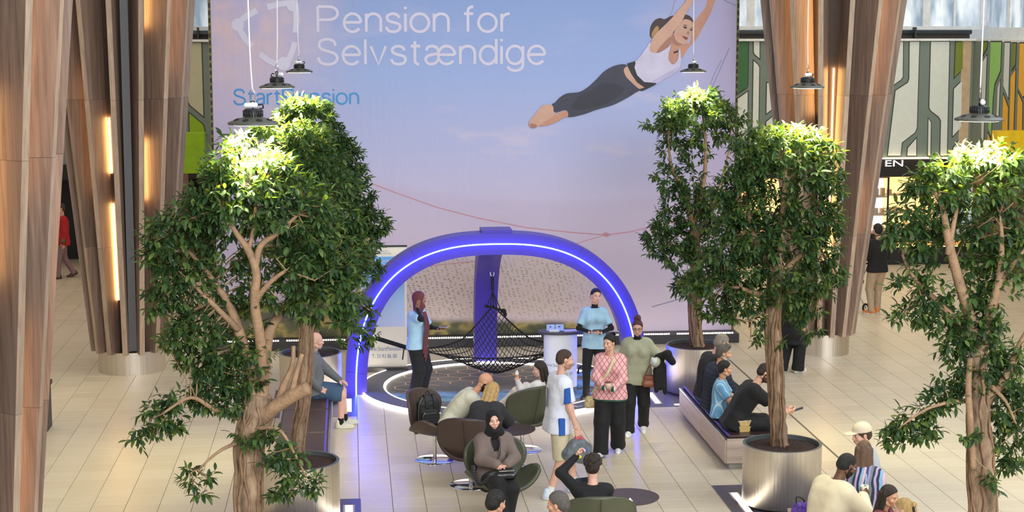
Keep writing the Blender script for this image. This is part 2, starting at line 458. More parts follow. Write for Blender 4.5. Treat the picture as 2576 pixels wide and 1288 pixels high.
for x in (-13.2, -11.6, -9.4, -7.6): # further cells of the mural along the left mall
    P = [(x, 2.5), (x + .8, 2.5), (x + .8, 4.2), (x + 1.1, 4.5), (x + 1.1, 5.28), (x + .3, 5.28), (x + .3, 4.7), (x, 4.3)]
    mb = MB(); mb.prism(offset_poly(P, .022), .008, 'y'); mb.mi = 1; mb.prism(P, .016, 'y'); mb.build('mural_panel', [OUT, MURAL['b']], wall_back)
O4, s4 = (2230, 0), 3.066
for k, p in (('o', [(745, 325), (782, 325), (776, 372), (745, 425)]), ('w', [(742, 480), (776, 430), (768, 640), (750, 1090), (735, 1060)]),
             ('l', [(808, 325), (888, 325), (880, 545), (835, 650), (822, 760), (808, 1045), (790, 990), (797, 650)]),
             ('w', [(918, 330), (955, 330), (942, 750), (905, 660)]), ('o', [(975, 335), (1003, 335), (995, 500), (970, 535)]),
             ('r', [(1033, 335), (1120, 335), (1120, 700), (1055, 745), (1022, 680)]), ('r', [(997, 540), (980, 1040), (952, 1040), (964, 590)]),
             ('r', [(905, 735), (940, 830), (935, 1040), (895, 1040)]), ('r', [(1018, 720), (1050, 790), (1048, 1050), (1008, 1045)]),
             ('w', [(878, 625), (866, 915), (853, 900), (862, 680)]), ('r', [(785, 1030), (806, 1080), (800, 1150), (780, 1150)])): cell(k, p, O4, s4, 'right')
MB().box((-0.30, -0.012, 2.46), (-0.06, 0.0, 5.29)).build('corner_trim', M('corner_beige', (196, 172, 140), .6), wall_back, loc=(XR, 0, 0))
# ledge, pipe and windows above
LEDGE = M('ledge_white', (226, 230, 230), .4); PIPE = M('duct_grey', (70, 76, 80), .45, .3)
wpart('ledge', (-15, YB - .12, 5.29), (XR, YB + .5, 5.345), LEDGE)
wpart('upstand', (-15, YB + .30, 5.345), (XR, YB + .34, 5.45), M('dark_brown_panel', (58, 50, 46), .6))
MB().tube([(-15, .2, 5.5), (XR, .2, 5.5)], .055, 10).build('pipe', PIPE, wall_back, smooth=True)
for x in np.arange(-14.4, XR, 1.56):
    wpart('pipe_bracket', (x, YB + .1, 5.36), (x + .04, YB + .3, 5.62), M('bracket_dark', (45, 48, 50), .5))
def glass_mat():
    m, nt, bs = new_mat('window_glass')
    tc = N(nt, 'ShaderNodeTexCoord'); no = N(nt, 'ShaderNodeTexNoise', ins={'Scale': 2.4, 'Detail': 3.0})
    mp = N(nt, 'ShaderNodeMapping'); mp.inputs['Scale'].default_value = (1.0, 1, .3)
    nt.links.new(tc.outputs['Object'], mp.inputs[0]); nt.links.new(mp.outputs[0], no.inputs['Vector'])
    r = ramp(nt, [(.38, lin((126, 150, 172))), (.62, lin((232, 240, 246)))]); nt.links.new(no.outputs[0], r.inputs[0])
    nt.links.new(r.outputs[0], bs.inputs['Base Color']); bs.inputs['Roughness'].default_value = .06
    bs.inputs['Alpha'].default_value = 0.5
    nt.links.new(r.outputs[0], bs.inputs['Emission Color']); bs.inputs['Emission Strength'].default_value = .45  # daylight in the panes put in as a glow of the glass
    return m
GLASS = glass_mat()
WFRAME = M('window_frame_white', (232, 236, 238), .35)
for wi, (xa, xb) in enumerate(((-15, -2.4), (-2.4, 6.8), (6.8, XR + .4))):
    w = empty('window_%d' % (wi + 1), (0, YB + .5, 0)); tag(w, 'white framed upper-floor window band', None, None, 'structure')
    wpart('sill', (xa, YB + .42, 5.56), (xb, YB + .62, 5.64), WFRAME, w, YB + .5)
    wpart('head', (xa, YB + .45, 7.4), (xb, YB + .6, 7.6), WFRAME, w, YB + .5)
    k = max(1, round((xb - xa) / 1.55)); st = (xb - xa) / k
    for i in range(k + 1): wpart('mullion', (xa + i * st - .09, YB + .44, 5.64), (xa + i * st + .09, YB + .6, 7.4), WFRAME, w, YB + .5)
    for i in range(k):
        wpart('pane', (xa + i * st + .09, YB + .5, 5.64), (xa + (i + 1) * st - .09, YB + .512, 7.4), GLASS, w, YB + .5)
        wpart('glazing_bar', (xa + (i + .5) * st - .03, YB + .48, 5.64), (xa + (i + .5) * st + .03, YB + .56, 7.4), WFRAME, w, YB + .5)
        if i % 2 == 0:   # blinds and furniture standing inside the glass
            wpart('roller_blind', (xa + (i + .2) * st, YB + .9, 5.3), (xa + (i + .45) * st, YB + 1.0, 7.4), M('blind_pale', (214, 222, 226), .8), w, YB + .5)
wpart('upper_wall', (-15, YB + .45, 7.6), (XR + .4, YB + .7, 9.5), LEDGE)
wR = empty('window_4', (XR, 0, 0)); tag(wR, 'side wall window band', None, None, 'structure')
MB().box((.0, 18, 5.29), (.4, YB, 5.35)).build('ledge', LEDGE, wR)
MB().box((.35, 18, 5.35), (.55, YB, 5.62)).build('sill', WFRAME, wR)
for y in np.arange(18.5, YB, 1.6):
    MB().box((.4, y, 5.62), (.55, y + .16, 7.6)).build('mullion', WFRAME, wR)
    MB().box((.45, y + .16, 5.62), (.46, y + 1.6, 7.6)).build('pane', GLASS, wR)

# shops under the mural
DARK = M('shop_black', (17, 15, 15), .5); FASC = M('fascia_black', (26, 20, 18), .45)
shop = empty('wall_shopfront', (0, YB, 0)); tag(shop, 'row of shopfronts under the mural', None, None, 'structure')
def sp(name, a, b, mat): return wpart(name, a, b, mat, shop)
sp('back_panel', (-15, 45.6, 0), (XR, 45.8, 2.6), M('shop_back', (120, 92, 62), .7))
sp('soffit', (-15, YB + .3, 2.44), (XR, 45.6, 2.5), M('soffit', (70, 60, 52), .7))
sp('fascia', (5.5, YB - .02, 2.0), (XR, YB + .12, 2.46), FASC)
sp('fascia_light', (5.5, YB - .1, 2.44), (XR, YB - .04, 2.475), emis('fascia_glow', (255, 226, 180), 3.0))
sp('fascia', (-15, YB - .02, 2.1), (-4.2, YB + .12, 2.46), DARK)
sp('fascia', (-4.2, YB - .02, 2.1), (5.5, YB + .12, 2.46), FASC)
for x0, x1 in ((-15, -4.2), (-4.2, -2.9)): sp('dark_shop_wall', (x0, 42.2, 0), (x1, 42.4, 2.44), DARK)
for x in (-9.0, -4.3, -2.75, 5.6, 8.9): sp('pillar', (x, YB - .05, 0), (x + .55, YB + .5, 2.46), M('pillar_mauve', (118, 92, 84), .5))
sp('partition', (6.0, YB, 0), (6.15, 45.6, 2.44), DARK)
sign = at_y(2227, 411, YB - .04); s2p = at_y(2272, 397, YB - .04)
text_into('sign_lettering', 'EN', emis('sign_white', (255, 255, 255), 1.6), shop, 0, 1, 0, 1, 0, bend=lambda X, Z: np.stack([sign[0] + X * (s2p[0] - sign[0]), np.full_like(X, -.05), 2.26 + Z * .15], 1))
WARM = emis('shelf_glow', (255, 206, 130), 1.5); GOLD = M('gold_goods', (214, 160, 70), .35, .7); SHELF = M('shelf_oak', (176, 140, 96), .5)
COOLP = emis('cabinet_backlight', (236, 244, 246), 1.0)
def cabinet(x, y, w, label):
    c = empty('display_cabinet', (x, y, 0), 0, label, 'cabinet', 'shop display cabinets')
    MB().box((0, 0, 0), (w, .5, .55)).build('plinth', DARK, c)
    MB().box((0, .44, .55), (w, .5, 1.95)).build('back_panel', COOLP if 'cool' in label else WARM, c)
    for z in (.55, 1.0, 1.45, 1.93):
        MB().box((0, .02, z), (w, .44, z + .025)).build('shelf', SHELF, c)
        n = int(w / .16)
        for i in range(n):
            if z < 1.9 and random.random() < .8:
                h = random.uniform(.07, .2); MB().box((.05 + i * .16, .12, z + .025), (.05 + i * .16 + .09, .26, z + .025 + h)).build('display_stand', GOLD if random.random() < .6 else SHELF, c)
    for xx in (0, w - .035): MB().box((xx, 0, .55), (xx + .035, .035, 1.95)).build('post', DARK, c)
    MB().box((0.035, 0.005, .58), (w - .035, .015, 1.92)).build('glass_door', M('cabinet_glass', (220, 235, 235), .05, alpha=.12), c)
    return c
cabinet(12.25, 40.9, 1.0, 'cool lit glass display cabinet in the shop beside the right column')
cabinet(13.35, 41.3, 1.5, 'warm lit jewellery cabinet behind the right front tree')
cabinet(9.3, 41.0, 1.4, 'warm lit glass cabinet seen left of the right column behind leaves')
cabinet(7.6, 41.6, 1.4, 'warm lit jewellery cabinet at the far left of the bright shop')
ct = empty('shop_counter', (12.7, 39.35, 0), 0, 'low dark shop counter with lit glass top of gold goods', 'counter')
MB().box((0, 0, 0), (2.3, .6, .42)).build('base', DARK, ct)
MB().box((0, 0, .42), (2.3, .6, .45)).build('tray', WARM, ct)
for i in range(12): MB().box((.08 + i * .18, .15, .45), (.18 + i * .18, .35, .45 + random.uniform(.05, .12))).build('display_stand', GOLD, ct)
MB().box((0, 0, .45), (2.3, .6, .72)).build('glass_hood', M('cabinet_glass', (220, 235, 235), .05, alpha=.12), ct)
area_light('shop_ceiling_light', (11, 42.5, 2.4), (0, 0, 0), 8, 3, 130, (1, .82, .55))
# projecting shop signs
g = at_y(459, 335, 38.6); h2 = at_y(516, 436, 38.6)
tag(MB().box((g[0], 38.6, h2[2]), (h2[0], 39.0, g[2])).build('projecting_sign', M('lime_sign', (140, 184, 8), .4)), 'plain lime green box sign jutting out beside the left column', 'sign')
MB().box((g[0] + .3, 38.95, g[2] - .2), (g[0] + .36, YB, g[2] - .14)).build('bracket', BLACK, bpy.data.objects['projecting_sign'])
g = at_y(2508, 330, 36.5); h2 = at_y(2580, 392, 36.5)
tag(MB().box((g[0], 36.5, h2[2]), (XR, 36.8, g[2])).build('yellow_sign', M('yellow_sign_face', (236, 196, 12), .4)), 'plain yellow box sign on the side wall above the front right tree', 'sign')

# ------------------------------------------------------------------ columns clad in timber fins
GREYCORE = M('felt_grey', (112, 112, 114), .85, 0, .1, 60, .1, 200)
COREB = M('column_core', (84, 70, 62), .8, 0, .1)
rad0 = math.radians
WOODE = wood_mat('oak_edge', (142, 120, 101), (192, 168, 145))  # outer fin faces paler: frontal light on them put into the wood colour
def column(x, y, r0, slope, rs, label, led, felt=False):
    c = empty('timber_column', (x, y, 0), 0, label, 'column', 'flared timber fin columns')
    MB().lathe([(rs, 0), (rs, .38)], 48).build('steel_collar', STEEL, c, True)
    zt = 9.0; ro = lambda z: r0 + (z - .36) * slope
    dp = lambda z: .27 + (z - .36) * .05
    MB().lathe([(.05, .37), (ro(.36) - dp(.36), .37), (ro(zt) - dp(zt), zt)], 40).build('core', COREB, c, True)
    if felt:
        vs = []
        for z in (.40, zt):
            r = ro(z) - dp(z) * .62; vs += [(r - .02, -.062, z), (r, -.062, z), (r, .062, z), (r - .02, .062, z)]
        MB().add(vs, [(3, 2, 1, 0), (4, 5, 6, 7), (0, 1, 5, 4), (1, 2, 6, 5), (2, 3, 7, 6), (3, 0, 4, 7)]).build('felt_strip', GREYCORE, c, rot=(0, 0, math.atan2(-y, -x) + rad0(3)))
    levels = [.36, 2.15, 4.55, 6.95, 9.0]
    cam_dir = math.atan2(-y, -x)
    segs = []
    for z0, z1 in zip(levels[:-1], levels[1:]):
        t = .042; g = .0015
        vs = []
        for z in (z0 + g, z1 - g):
            a, b = ro(z) - dp(z) - .03, ro(z)
            vs += [(a, -t, z), (b, -t, z), (b, t, z), (a, t, z)]
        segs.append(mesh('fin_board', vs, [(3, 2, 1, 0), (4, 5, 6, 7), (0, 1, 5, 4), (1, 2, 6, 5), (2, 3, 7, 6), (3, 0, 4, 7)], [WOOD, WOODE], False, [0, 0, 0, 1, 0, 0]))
    for k in range(15):
        a = cam_dir + math.radians(15) + k * 2 * PI / 15
        for me in segs: obj('fin_board', me, c, rot=(0, 0, a))
    for gap, spans in led:
        a = cam_dir + math.radians(gap)
        for z0, z1 in spans:
            mb = MB(); w = .010; vs = []
            for z in (z0, z1):
                r = ro(z) - dp(z)
                vs += [(r - .03, -w, z), (r + .03, -w, z), (r + .03, w, z), (r - .03, w, z)]
            mb.add(vs, [(3, 2, 1, 0), (4, 5, 6, 7), (0, 1, 5, 4), (1, 2, 6, 5), (2, 3, 7, 6), (3, 0, 4, 7)])
            mb.build('led_strip', LEDWARM, c, rot=(0, 0, a))
    return c
column(-3.67, 28.64, .66, .0931, .55, 'flared timber fin column on a steel collar at the left', [(-25, [(1.25, 2.85), (3.35, 4.25)]), (27, [(2.9, 3.9), (5.7, 8.5)]), (50, [(5.0, 8.5)]), (-50, [(3, 5)])], True)
column(8.30, 28.98, .53, .1224, .43, 'flared timber fin column at the right behind the trees', [(4, [(1.3, 5.0)]), (-17, [(4.2, 8.5)]), (-46, [(4.0, 8.5)]), (50, [(2.2, 3.2), (4.6, 8.5)])])
column(-3.77, 16.6, .66, .0931, .55, 'nearest timber fin column filling the left edge of the view', [(27, [(3.4, 5.2)]), (50, [(1.0, 3.0), (4.2, 8.5)]), (74, [(2, 6)])])
# ------------------------------------------------------------------ the big printed banner
YW = 30.4; BX0, BX1 = -2.36, 6.95
def banner_mat():
    m, nt, bs = new_mat('banner_print')
    L = nt.links.new
    tc = N(nt, 'ShaderNodeTexCoord'); sx = N(nt, 'ShaderNodeSeparateXYZ'); L(tc.outputs['Object'], sx.inputs[0])
    X, Z = sx.outputs[0], sx.outputs[2]
    def mth(op, a, b=None, c=None):
        n = N(nt, 'ShaderNodeMath', operation=op)
        for i, v in enumerate((a, b, c)):
            if v is None: continue
            if isinstance(v, (int, float)): n.inputs[i].default_value = v
            else: L(v, n.inputs[i])
        return n.outputs[0]
    def mix(f, a, b):
        n = N(nt, 'ShaderNodeMix', data_type='RGBA')
        if isinstance(f, (int, float)): n.inputs[0].default_value = f
        else: L(f, n.inputs[0])
        for i, v in ((6, a), (7, b)):
            if isinstance(v, tuple): n.inputs[i].default_value = v
            else: L(v, n.inputs[i])
        return n.outputs[2]
    def mr(v, a, b, c=0.0, d=1.0):
        n = N(nt, 'ShaderNodeMapRange', interpolation_type='SMOOTHSTEP', ins={1: a, 2: b, 3: c, 4: d}); L(v, n.inputs[0]); return n.outputs[0]
    r = ramp(nt, [(0.0, lin((222, 200, 204))), (.25, lin((212, 196, 214))), (.42, lin((188, 188, 222))), (.6, lin((162, 180, 224))), (.78, lin((142, 164, 212))), (1.0, lin((128, 148, 200)))])
    L(mth('DIVIDE', Z, 8.0), r.inputs[0])
    col = r.outputs[0]
    # pinker towards both edges, warm cloud at the upper left
    col = mix(mth('MULTIPLY', mr(X, 4.9, 7.2), .75), col, lin((204, 184, 214)))
    col = mix(mth('MULTIPLY', mr(X, .6, -2.4), .75), col, lin((206, 186, 208)))
    def noise(sc, st, det=4.0, rough=.55):
        mp = N(nt, 'ShaderNodeMapping'); mp.inputs['Scale'].default_value = st; L(tc.outputs['Object'], mp.inputs[0])
        n = N(nt, 'ShaderNodeTexNoise', ins={'Scale': sc, 'Detail': det, 'Roughness': rough}); L(mp.outputs[0], n.inputs['Vector']); return n.outputs[0]
    n1 = noise(1.0, (.45, 1, 1.5))
    cl = mth('MULTIPLY', mr(n1, .53, .70), .55)
    cl = mth('MULTIPLY', cl, mr(Z, 6.0, 3.2, .25, 1.0))
    col = mix(cl, col, lin((222, 205, 216)))
    pk = mth('MULTIPLY', mth('MULTIPLY', mr(X, .4, -2.0), mr(Z, 3.8, 6.3)), mr(noise(.9, (1, 1, 1)), .38, .58))
    col = mix(mth('MULTIPLY', pk, .8), col, lin((232, 196, 184)))
    # the pale trampoline net filling the lower part: a fine weave
    wv = N(nt, 'ShaderNodeTexBrick', offset=.5, ins={'Scale': 9.0, 'Mortar Size': .03, 'Brick Width': 1.0, 'Row Height': .45, 'Color1': (1, 1, 1, 1), 'Color2': (1, 1, 1, 1), 'Mortar': (0, 0, 0, 1)})
    mpw = N(nt, 'ShaderNodeMapping'); mpw.inputs['Rotation'].default_value = (PI / 2, 0, .1); L(tc.outputs['Object'], mpw.inputs[0]); L(mpw.outputs[0], wv.inputs['Vector'])
    edge = mth('ADD', 2.55, mth('MULTIPLY', mth('POWER', mth('ABSOLUTE', mth('SUBTRACT', X, 3.8)), 2.0), .035))
    netm = mr(mth('SUBTRACT', Z, edge), .12, -.12)
    netcol = mix(mth('MULTIPLY', mth('SUBTRACT', 1.0, wv.outputs['Fac']), .16), lin((190, 178, 204)), lin((216, 200, 214)))
    col = mix(mth('MULTIPLY', netm, .55), col, netcol)
    # open meshes of the net with the dark trees showing through
    vo = N(nt, 'ShaderNodeTexVoronoi', feature='F1', ins={'Scale': 12.0, 'Randomness': .35}); mpv = N(nt, 'ShaderNodeMapping'); mpv.inputs['Scale'].default_value = (1, 0, 2.4); mpv.inputs['Rotation'].default_value = (0, .12, 0)
    L(tc.outputs['Object'], mpv.inputs[0]); L(mpv.outputs[0], vo.inputs['Vector'])
    hole = mr(vo.outputs['Distance'], .36, .18)
    reg = mth('MULTIPLY', mth('MULTIPLY', mr(X, .2, .9), mr(X, 4.9, 3.6)), mth('MULTIPLY', mr(Z, .3, .6), mr(mth('ADD', Z, mth('MULTIPLY', noise(1.6, (1, 1, 1)), 1.1)), 2.45, 1.9)))
    col = mix(mth('MULTIPLY', reg, .75), col, lin((206, 188, 178)))
    hc = ramp(nt, [(.35, lin((92, 88, 84))), (.55, lin((150, 138, 104))), (.7, lin((176, 160, 150)))]); L(noise(1.4, (1, 1, 1)), hc.inputs[0])
    col = mix(mth('MULTIPLY', mth('MULTIPLY', reg, hole), .8), col, hc.outputs[0])
    # blurred dark shrubs along the very bottom
    bc = ramp(nt, [(.3, lin((48, 52, 44))), (.5, lin((92, 92, 66))), (.62, lin((160, 142, 84))), (.75, lin((70, 76, 66)))]); L(noise(2.6, (.8, 1, 1.2), 2.0), bc.inputs[0])
    low = mth('ADD', .44, mth('MULTIPLY', mth('ABSOLUTE', mth('SUBTRACT', X, 1.0)), -.03))
    bm = mth('MULTIPLY', mr(mth('SUBTRACT', Z, low), .1, -.06), mr(X, 4.6, 4.0))
    col = mix(bm, col, bc.outputs[0])
    dk = mth('MULTIPLY', mth('MULTIPLY', mr(X, .3, -.1), mr(Z, .95, .7)), .95)
    col = mix(dk, col, bc.outputs[0])
    L(col, bs.inputs['Base Color']); bs.inputs['Roughness'].default_value = .55
    bs.inputs['Specular IOR Level'].default_value = .25
    # soft creases of the hanging fabric
    mpb = N(nt, 'ShaderNodeMapping'); mpb.inputs['Scale'].default_value = (2.2, 1, .18); L(tc.outputs['Object'], mpb.inputs[0])
    nb = N(nt, 'ShaderNodeTexNoise', ins={'Scale': 2.0, 'Detail': 5.0}); L(mpb.outputs[0], nb.inputs['Vector'])
    bu = N(nt, 'ShaderNodeBump', ins={'Strength': .25, 'Distance': .05}); L(nb.outputs[0], bu.inputs['Height']); L(bu.outputs[0], bs.inputs['Normal'])
    return m
ban = empty('hanging_banner', (0, YW, 0), 0, 'huge sky-blue printed banner with a flying gymnast and white lettering', 'banner')
MB().box((BX0, 0, .12), (BX1, .02, 8.2)).build('printed_sheet', banner_mat(), ban)
FRM = M('banner_frame', (120, 112, 60), .6); FRD = M('banner_frame_dark', (46, 42, 34), .6)
for x in (BX0 - .05, BX1):
    MB().box((x, .005, .12), (x + .05, .06, 8.2)).build('frame_side', FRM, ban)
    mb = MB()
    for i in range(60): mb.box((x + .01, 0.0, .3 + i * .13), (x + .04, .005, .38 + i * .13))
    mb.build('eyelet_lacing', FRD, ban)
pl = empty('banner_plinth', (0, YW - .4, 0), 0, 'long dark plinth with a strip of white lights under the banner', 'plinth')
MB().box((BX0 - .1, 0, 0), (BX1 + .06, .5, .17)).build('body', M('plinth_dark', (58, 56, 60), .5), pl)
mb = MB()
for i in range(230):
    x = BX0 + .05 + i * .0403
    if i % 29 < 26: mb.box((x, .02, .171), (x + .022, .045, .19))
mb.build('light_strip', LEDW, pl)

def flat(polys, name, parent, Y, base=.003, step=.0012, per=5):
    """flat print: layered outlines of the picture on the sheet"""
    mats = []; V = []; Fc = []; fm = []
    for i, (mat, pts, sm) in enumerate(polys):
        if mat not in mats: mats.append(mat)
        P = smooth_poly(pts, per) if sm else [np.array(p, float) for p in pts]
        b = len(V)
        for x, y in P:
            q = at_y(x, y, Y); V.append((q[0], -(base + step * i), q[2]))
        ar = sum(P[k][0] * P[(k + 1) % len(P)][1] - P[(k + 1) % len(P)][0] * P[k][1] for k in range(len(P)))
        f = list(range(b, len(V)));
        if ar > 0: f.reverse()
        Fc.append(tuple(f)); fm.append(mats.index(mat))
    return obj(name, mesh(name, V, Fc, mats, False, fm if len(mats) > 1 else None), parent)
def PM(n, c, var=.1): return M('print_' + n, c, .55, 0, var, 3.0)
SK, SK2, SKD = PM('skin', (204, 160, 138)), PM('skin_warm', (196, 142, 118)), PM('skin_shade', (168, 116, 98))
LEG, LEG2, TOPW, TOPS, BEL, HAI, HAI2, LIP, EYE = PM('legging', (58, 58, 74)), PM('legging_dark', (46, 46, 60)), PM('vest', (206, 198, 220)), PM('vest_shade', (188, 180, 212)), PM('belt', (36, 34, 42)), PM('hair', (62, 44, 42)), PM('hair_tip', (176, 132, 88)), PM('lip', (128, 62, 62)), PM('eye', (50, 36, 36))
CH = PM('cheek', (212, 150, 132))
def c3(pts): return [(1200 + x / 2.863, y / 2.863) for x, y in pts]
fig = [
 (SK2, c3([(1455, 360), (1490, 300), (1530, 310), (1560, 170), (1600, 110), (1650, 40), (1665, -60), (1740, -60), (1705, 30), (1680, 100), (1620, 210), (1580, 280), (1520, 350), (1468, 425)]), True),
 (HAI, c3([(1262, 275), (1244, 255), (1250, 190), (1280, 145), (1320, 130), (1350, 138), (1400, 115), (1480, 104), (1530, 114), (1557, 150), (1556, 200), (1500, 240), (1420, 240), (1340, 200), (1300, 250)]), True),
 (HAI2, c3([(1262, 280), (1258, 240), (1290, 190), (1310, 200), (1300, 240), (1280, 285)]), True),
 (SK2, c3([(1395, 240), (1400, 320), (1378, 400), (1385, 445), (1410, 462), (1442, 430), (1458, 350), (1485, 318), (1440, 300), (1425, 250)]), True),
 (SKD, c3([(1398, 250), (1405, 300), (1440, 330), (1480, 318), (1440, 298), (1424, 255)]), True),
 (SK, c3([(1490, 140), (1452, 180), (1420, 230), (1424, 270), (1442, 300), (1480, 318), (1503, 312), (1530, 272), (1550, 222), (1556, 170), (1530, 145)]), True),
 (CH, c3([(1440, 250), (1465, 235), (1480, 260), (1460, 285), (1442, 278)]), True),
 (EYE, c3([(1484, 196), (1498, 190), (1512, 200), (1498, 206)]), True), (EYE, c3([(1532, 214), (1542, 209), (1550, 216), (1541, 222)]), True),
 (HAI, c3([(1482, 186), (1498, 178), (1516, 188), (1499, 184)]), True), (HAI, c3([(1534, 203), (1546, 199), (1553, 206), (1545, 204)]), True),
 (SKD, c3([(1517, 226), (1530, 238), (1522, 246), (1512, 240)]), True),
 (LIP, c3([(1478, 258), (1496, 264), (1516, 272), (1510, 284), (1494, 280)]), True),
 (LEG, c3([(1078, 470), (1000, 470), (920, 510), (860, 570), (800, 625), (735, 662), (650, 672), (600, 698), (560, 738), (540, 752), (548, 800), (575, 808), (640, 792), (655, 842), (760, 825), (860, 790), (980, 755), (1080, 705), (1150, 662), (1188, 640), (1140, 610), (1090, 560)]), True),
 (LEG2, c3([(735, 690), (820, 650), (900, 600), (980, 600), (1060, 640), (980, 720), (860, 770), (740, 790), (680, 770)]), True),
 (SK2, c3([(642, 795), (580, 815), (520, 850), (470, 885), (455, 906), (490, 906), (560, 885), (620, 850), (655, 836)]), True),
 (SK, c3([(542, 760), (480, 756), (450, 780), (410, 830), (378, 870), (375, 905), (395, 920), (430, 915), (480, 880), (530, 850), (562, 815), (550, 800)]), True),
 (SKD, c3([(380, 895), (400, 890), (430, 900), (420, 918), (392, 920)]), True),
 (SK, c3([(1056, 500), (1085, 478), (1110, 520), (1140, 570), (1205, 612), (1212, 642), (1170, 642), (1110, 592), (1070, 548)]), True),
 (TOPW, c3([(1135, 452), (1180, 395), (1220, 340), (1250, 308), (1290, 380), (1360, 350), (1395, 312), (1377, 400), (1384, 442), (1410, 464), (1442, 432), (1456, 345), (1468, 430), (1450, 500), (1400, 540), (1340, 572), (1295, 602), (1220, 602), (1160, 556), (1130, 490)]), True),
 (TOPS, c3([(1240, 600), (1300, 560), (1390, 510), (1448, 480), (1440, 512), (1395, 542), (1340, 572), (1295, 602)]), True),
 (BEL, c3([(1080, 457), (1135, 440), (1140, 456), (1132, 485), (1152, 542), (1202, 590), (1290, 598), (1280, 612), (1222, 640), (1186, 656), (1166, 642), (1205, 630), (1150, 592), (1108, 530), (1086, 484)]), False),
 (SK, c3([(1248, 312), (1280, 250), (1340, 190), (1400, 130), (1450, 70), (1500, 10), (1515, -60), (1595, -60), (1548, 20), (1500, 100), (1470, 160), (1420, 220), (1400, 255), (1396, 312), (1360, 350), (1290, 380), (1246, 368)]), True),
 (SKD, c3([(1290, 376), (1350, 300), (1395, 262), (1394, 312), (1360, 350)]), True),
 (BEL, c3([(1415, 372), (1430, 368), (1447, 360), (1446, 374), (1418, 384)]), False),
]
flat(fig, 'printed_figure', ban, YW)
ROPE = PM('rope', (196, 140, 152)); LINE = PM('wire', (130, 130, 160))
def strip(pts, w):
    A = []; B = []
    for i, p in enumerate(pts):
        p = np.array(p, float); t = np.array(pts[min(i + 1, len(pts) - 1)], float) - np.array(pts[max(i - 1, 0)], float); t /= np.linalg.norm(t); n = np.array([-t[1], t[0]]) * w / 2
        A.append(p + n); B.append(p - n)
    return A + B[::-1]
for i_, pc_ in enumerate([(ROPE, strip([(935, 462), (1010, 490), (1100, 522), (1200, 548), (1320, 572), (1440, 585), (1525, 591)], 2.6), False),
      (ROPE, strip([(1525, 591), (1580, 584), (1660, 566), (1760, 545)], 2.6), False), (ROPE, strip([(1525, 591), (1470, 606), (1420, 624)], 1.8), False),
      (ROPE, [(1512, 590), (1524, 584), (1538, 590), (1526, 597)], False),
      (ROPE, strip([(985, 682), (1090, 668), (1190, 658), (1260, 648)], 2.2), False),
      (LINE, strip([(1640, 772), (1700, 755), (1790, 730), (1850, 716)], 2.4), False),
      (LINE, strip([(1820, 0), (1838, 8), (1852, 14)], 1.5), False), (LINE, strip([(1668, 72), (1690, 30), (1698, 0)], 1.2), False),
      (LINE, strip([(1835, 120), (1800, 200), (1770, 270)], 1.5), False), (LINE, strip([(1815, 150), (1795, 190), (1780, 230)], 1.2), False)]): flat([pc_], 'printed_rope', ban, YW, .002 + .0002 * i_)
LET = PM('lettering', (212, 206, 224), .03); BLU = PM('lettering_blue', (70, 148, 210), .03)
def arc(cx, cy, rx, ry, a0, a1, n=14): return [(cx + rx * math.cos(rad_), cy + ry * math.sin(rad_)) for rad_ in np.linspace(math.radians(a0), math.radians(a1), n)]
def spl2(p): return [tuple(q) for q in spline([np.array(x) for x in p], 5)]
_eL = lambda o: [[(o + .02, .375), (o + .53, .375)], arc(o + .27, .36, .27, .36, 1, 322, 26)]
_aB = spl2([(.03, .54), (.07, .67), (.2, .72), (.34, .67), (.40, .54), (.40, .38)])
_aL = spl2([(.40, .42), (.22, .38), (.06, .32), (0, .18), (.06, .04), (.19, 0), (.33, .06), (.40, .2)])
GLY = {'P': (.66, [[(0, 0), (0, 1)], [(0, 1), (.36, 1)] + arc(.36, .74, .27, .26, 90, -90) + [(0, .48)]]), 'e': (.54, _eL(0)), 'n': (.46, [[(0, 0), (0, .72)], arc(.23, .45, .23, .27, 180, 0) + [(.46, 0)]]),
       's': (.45, [spl2([(.42, .55), (.36, .67), (.22, .72), (.07, .66), (.03, .54), (.1, .43), (.25, .37), (.4, .31), (.45, .19), (.39, .05), (.23, 0), (.07, .05), (0, .2)])]), 'i': (0, [[(0, 0), (0, .72)], [(0, .90), (0, 1.0)]]), 'o': (.58, [arc(.29, .36, .29, .36, 0, 360, 32)]),
       'f': (.3, [[(.13, 0), (.13, .84)] + arc(.29, .84, .16, .16, 180, 85, 8), [(0, .72), (.3, .72)]]), 'r': (.22, [[(0, 0), (0, .72)], arc(.24, .44, .24, .28, 180, 85, 10)]), ' ': (.16, []), 'l': (0, [[(0, 0), (0, 1)]]), 'v': (.48, [[(0, .72), (.24, 0), (.48, .72)]]),
       'S': (.62, [spl2([(.56, .74), (.5, .92), (.3, 1), (.1, .93), (.04, .76), (.12, .61), (.32, .52), (.53, .42), (.61, .25), (.53, .07), (.31, 0), (.09, .07), (0, .28)])]), 't': (.3, [[(.13, .92), (.13, .14)] + arc(.25, .14, .12, .14, 180, 275, 8), [(0, .72), (.3, .72)]]),
       'æ': (.94, [_aB, _aL] + _eL(.40)), 'a': (.42, [_aB + [(.40, 0)], _aL]), 'd': (.52, [[(.52, 0), (.52, 1)], arc(.26, .36, .26, .36, 0, 360, 32)]), 'g': (.52, [arc(.26, .36, .26, .36, 0, 360, 32), [(.52, .72), (.52, -.04)] + arc(.27, -.04, .25, .23, 0, -165, 14)])}
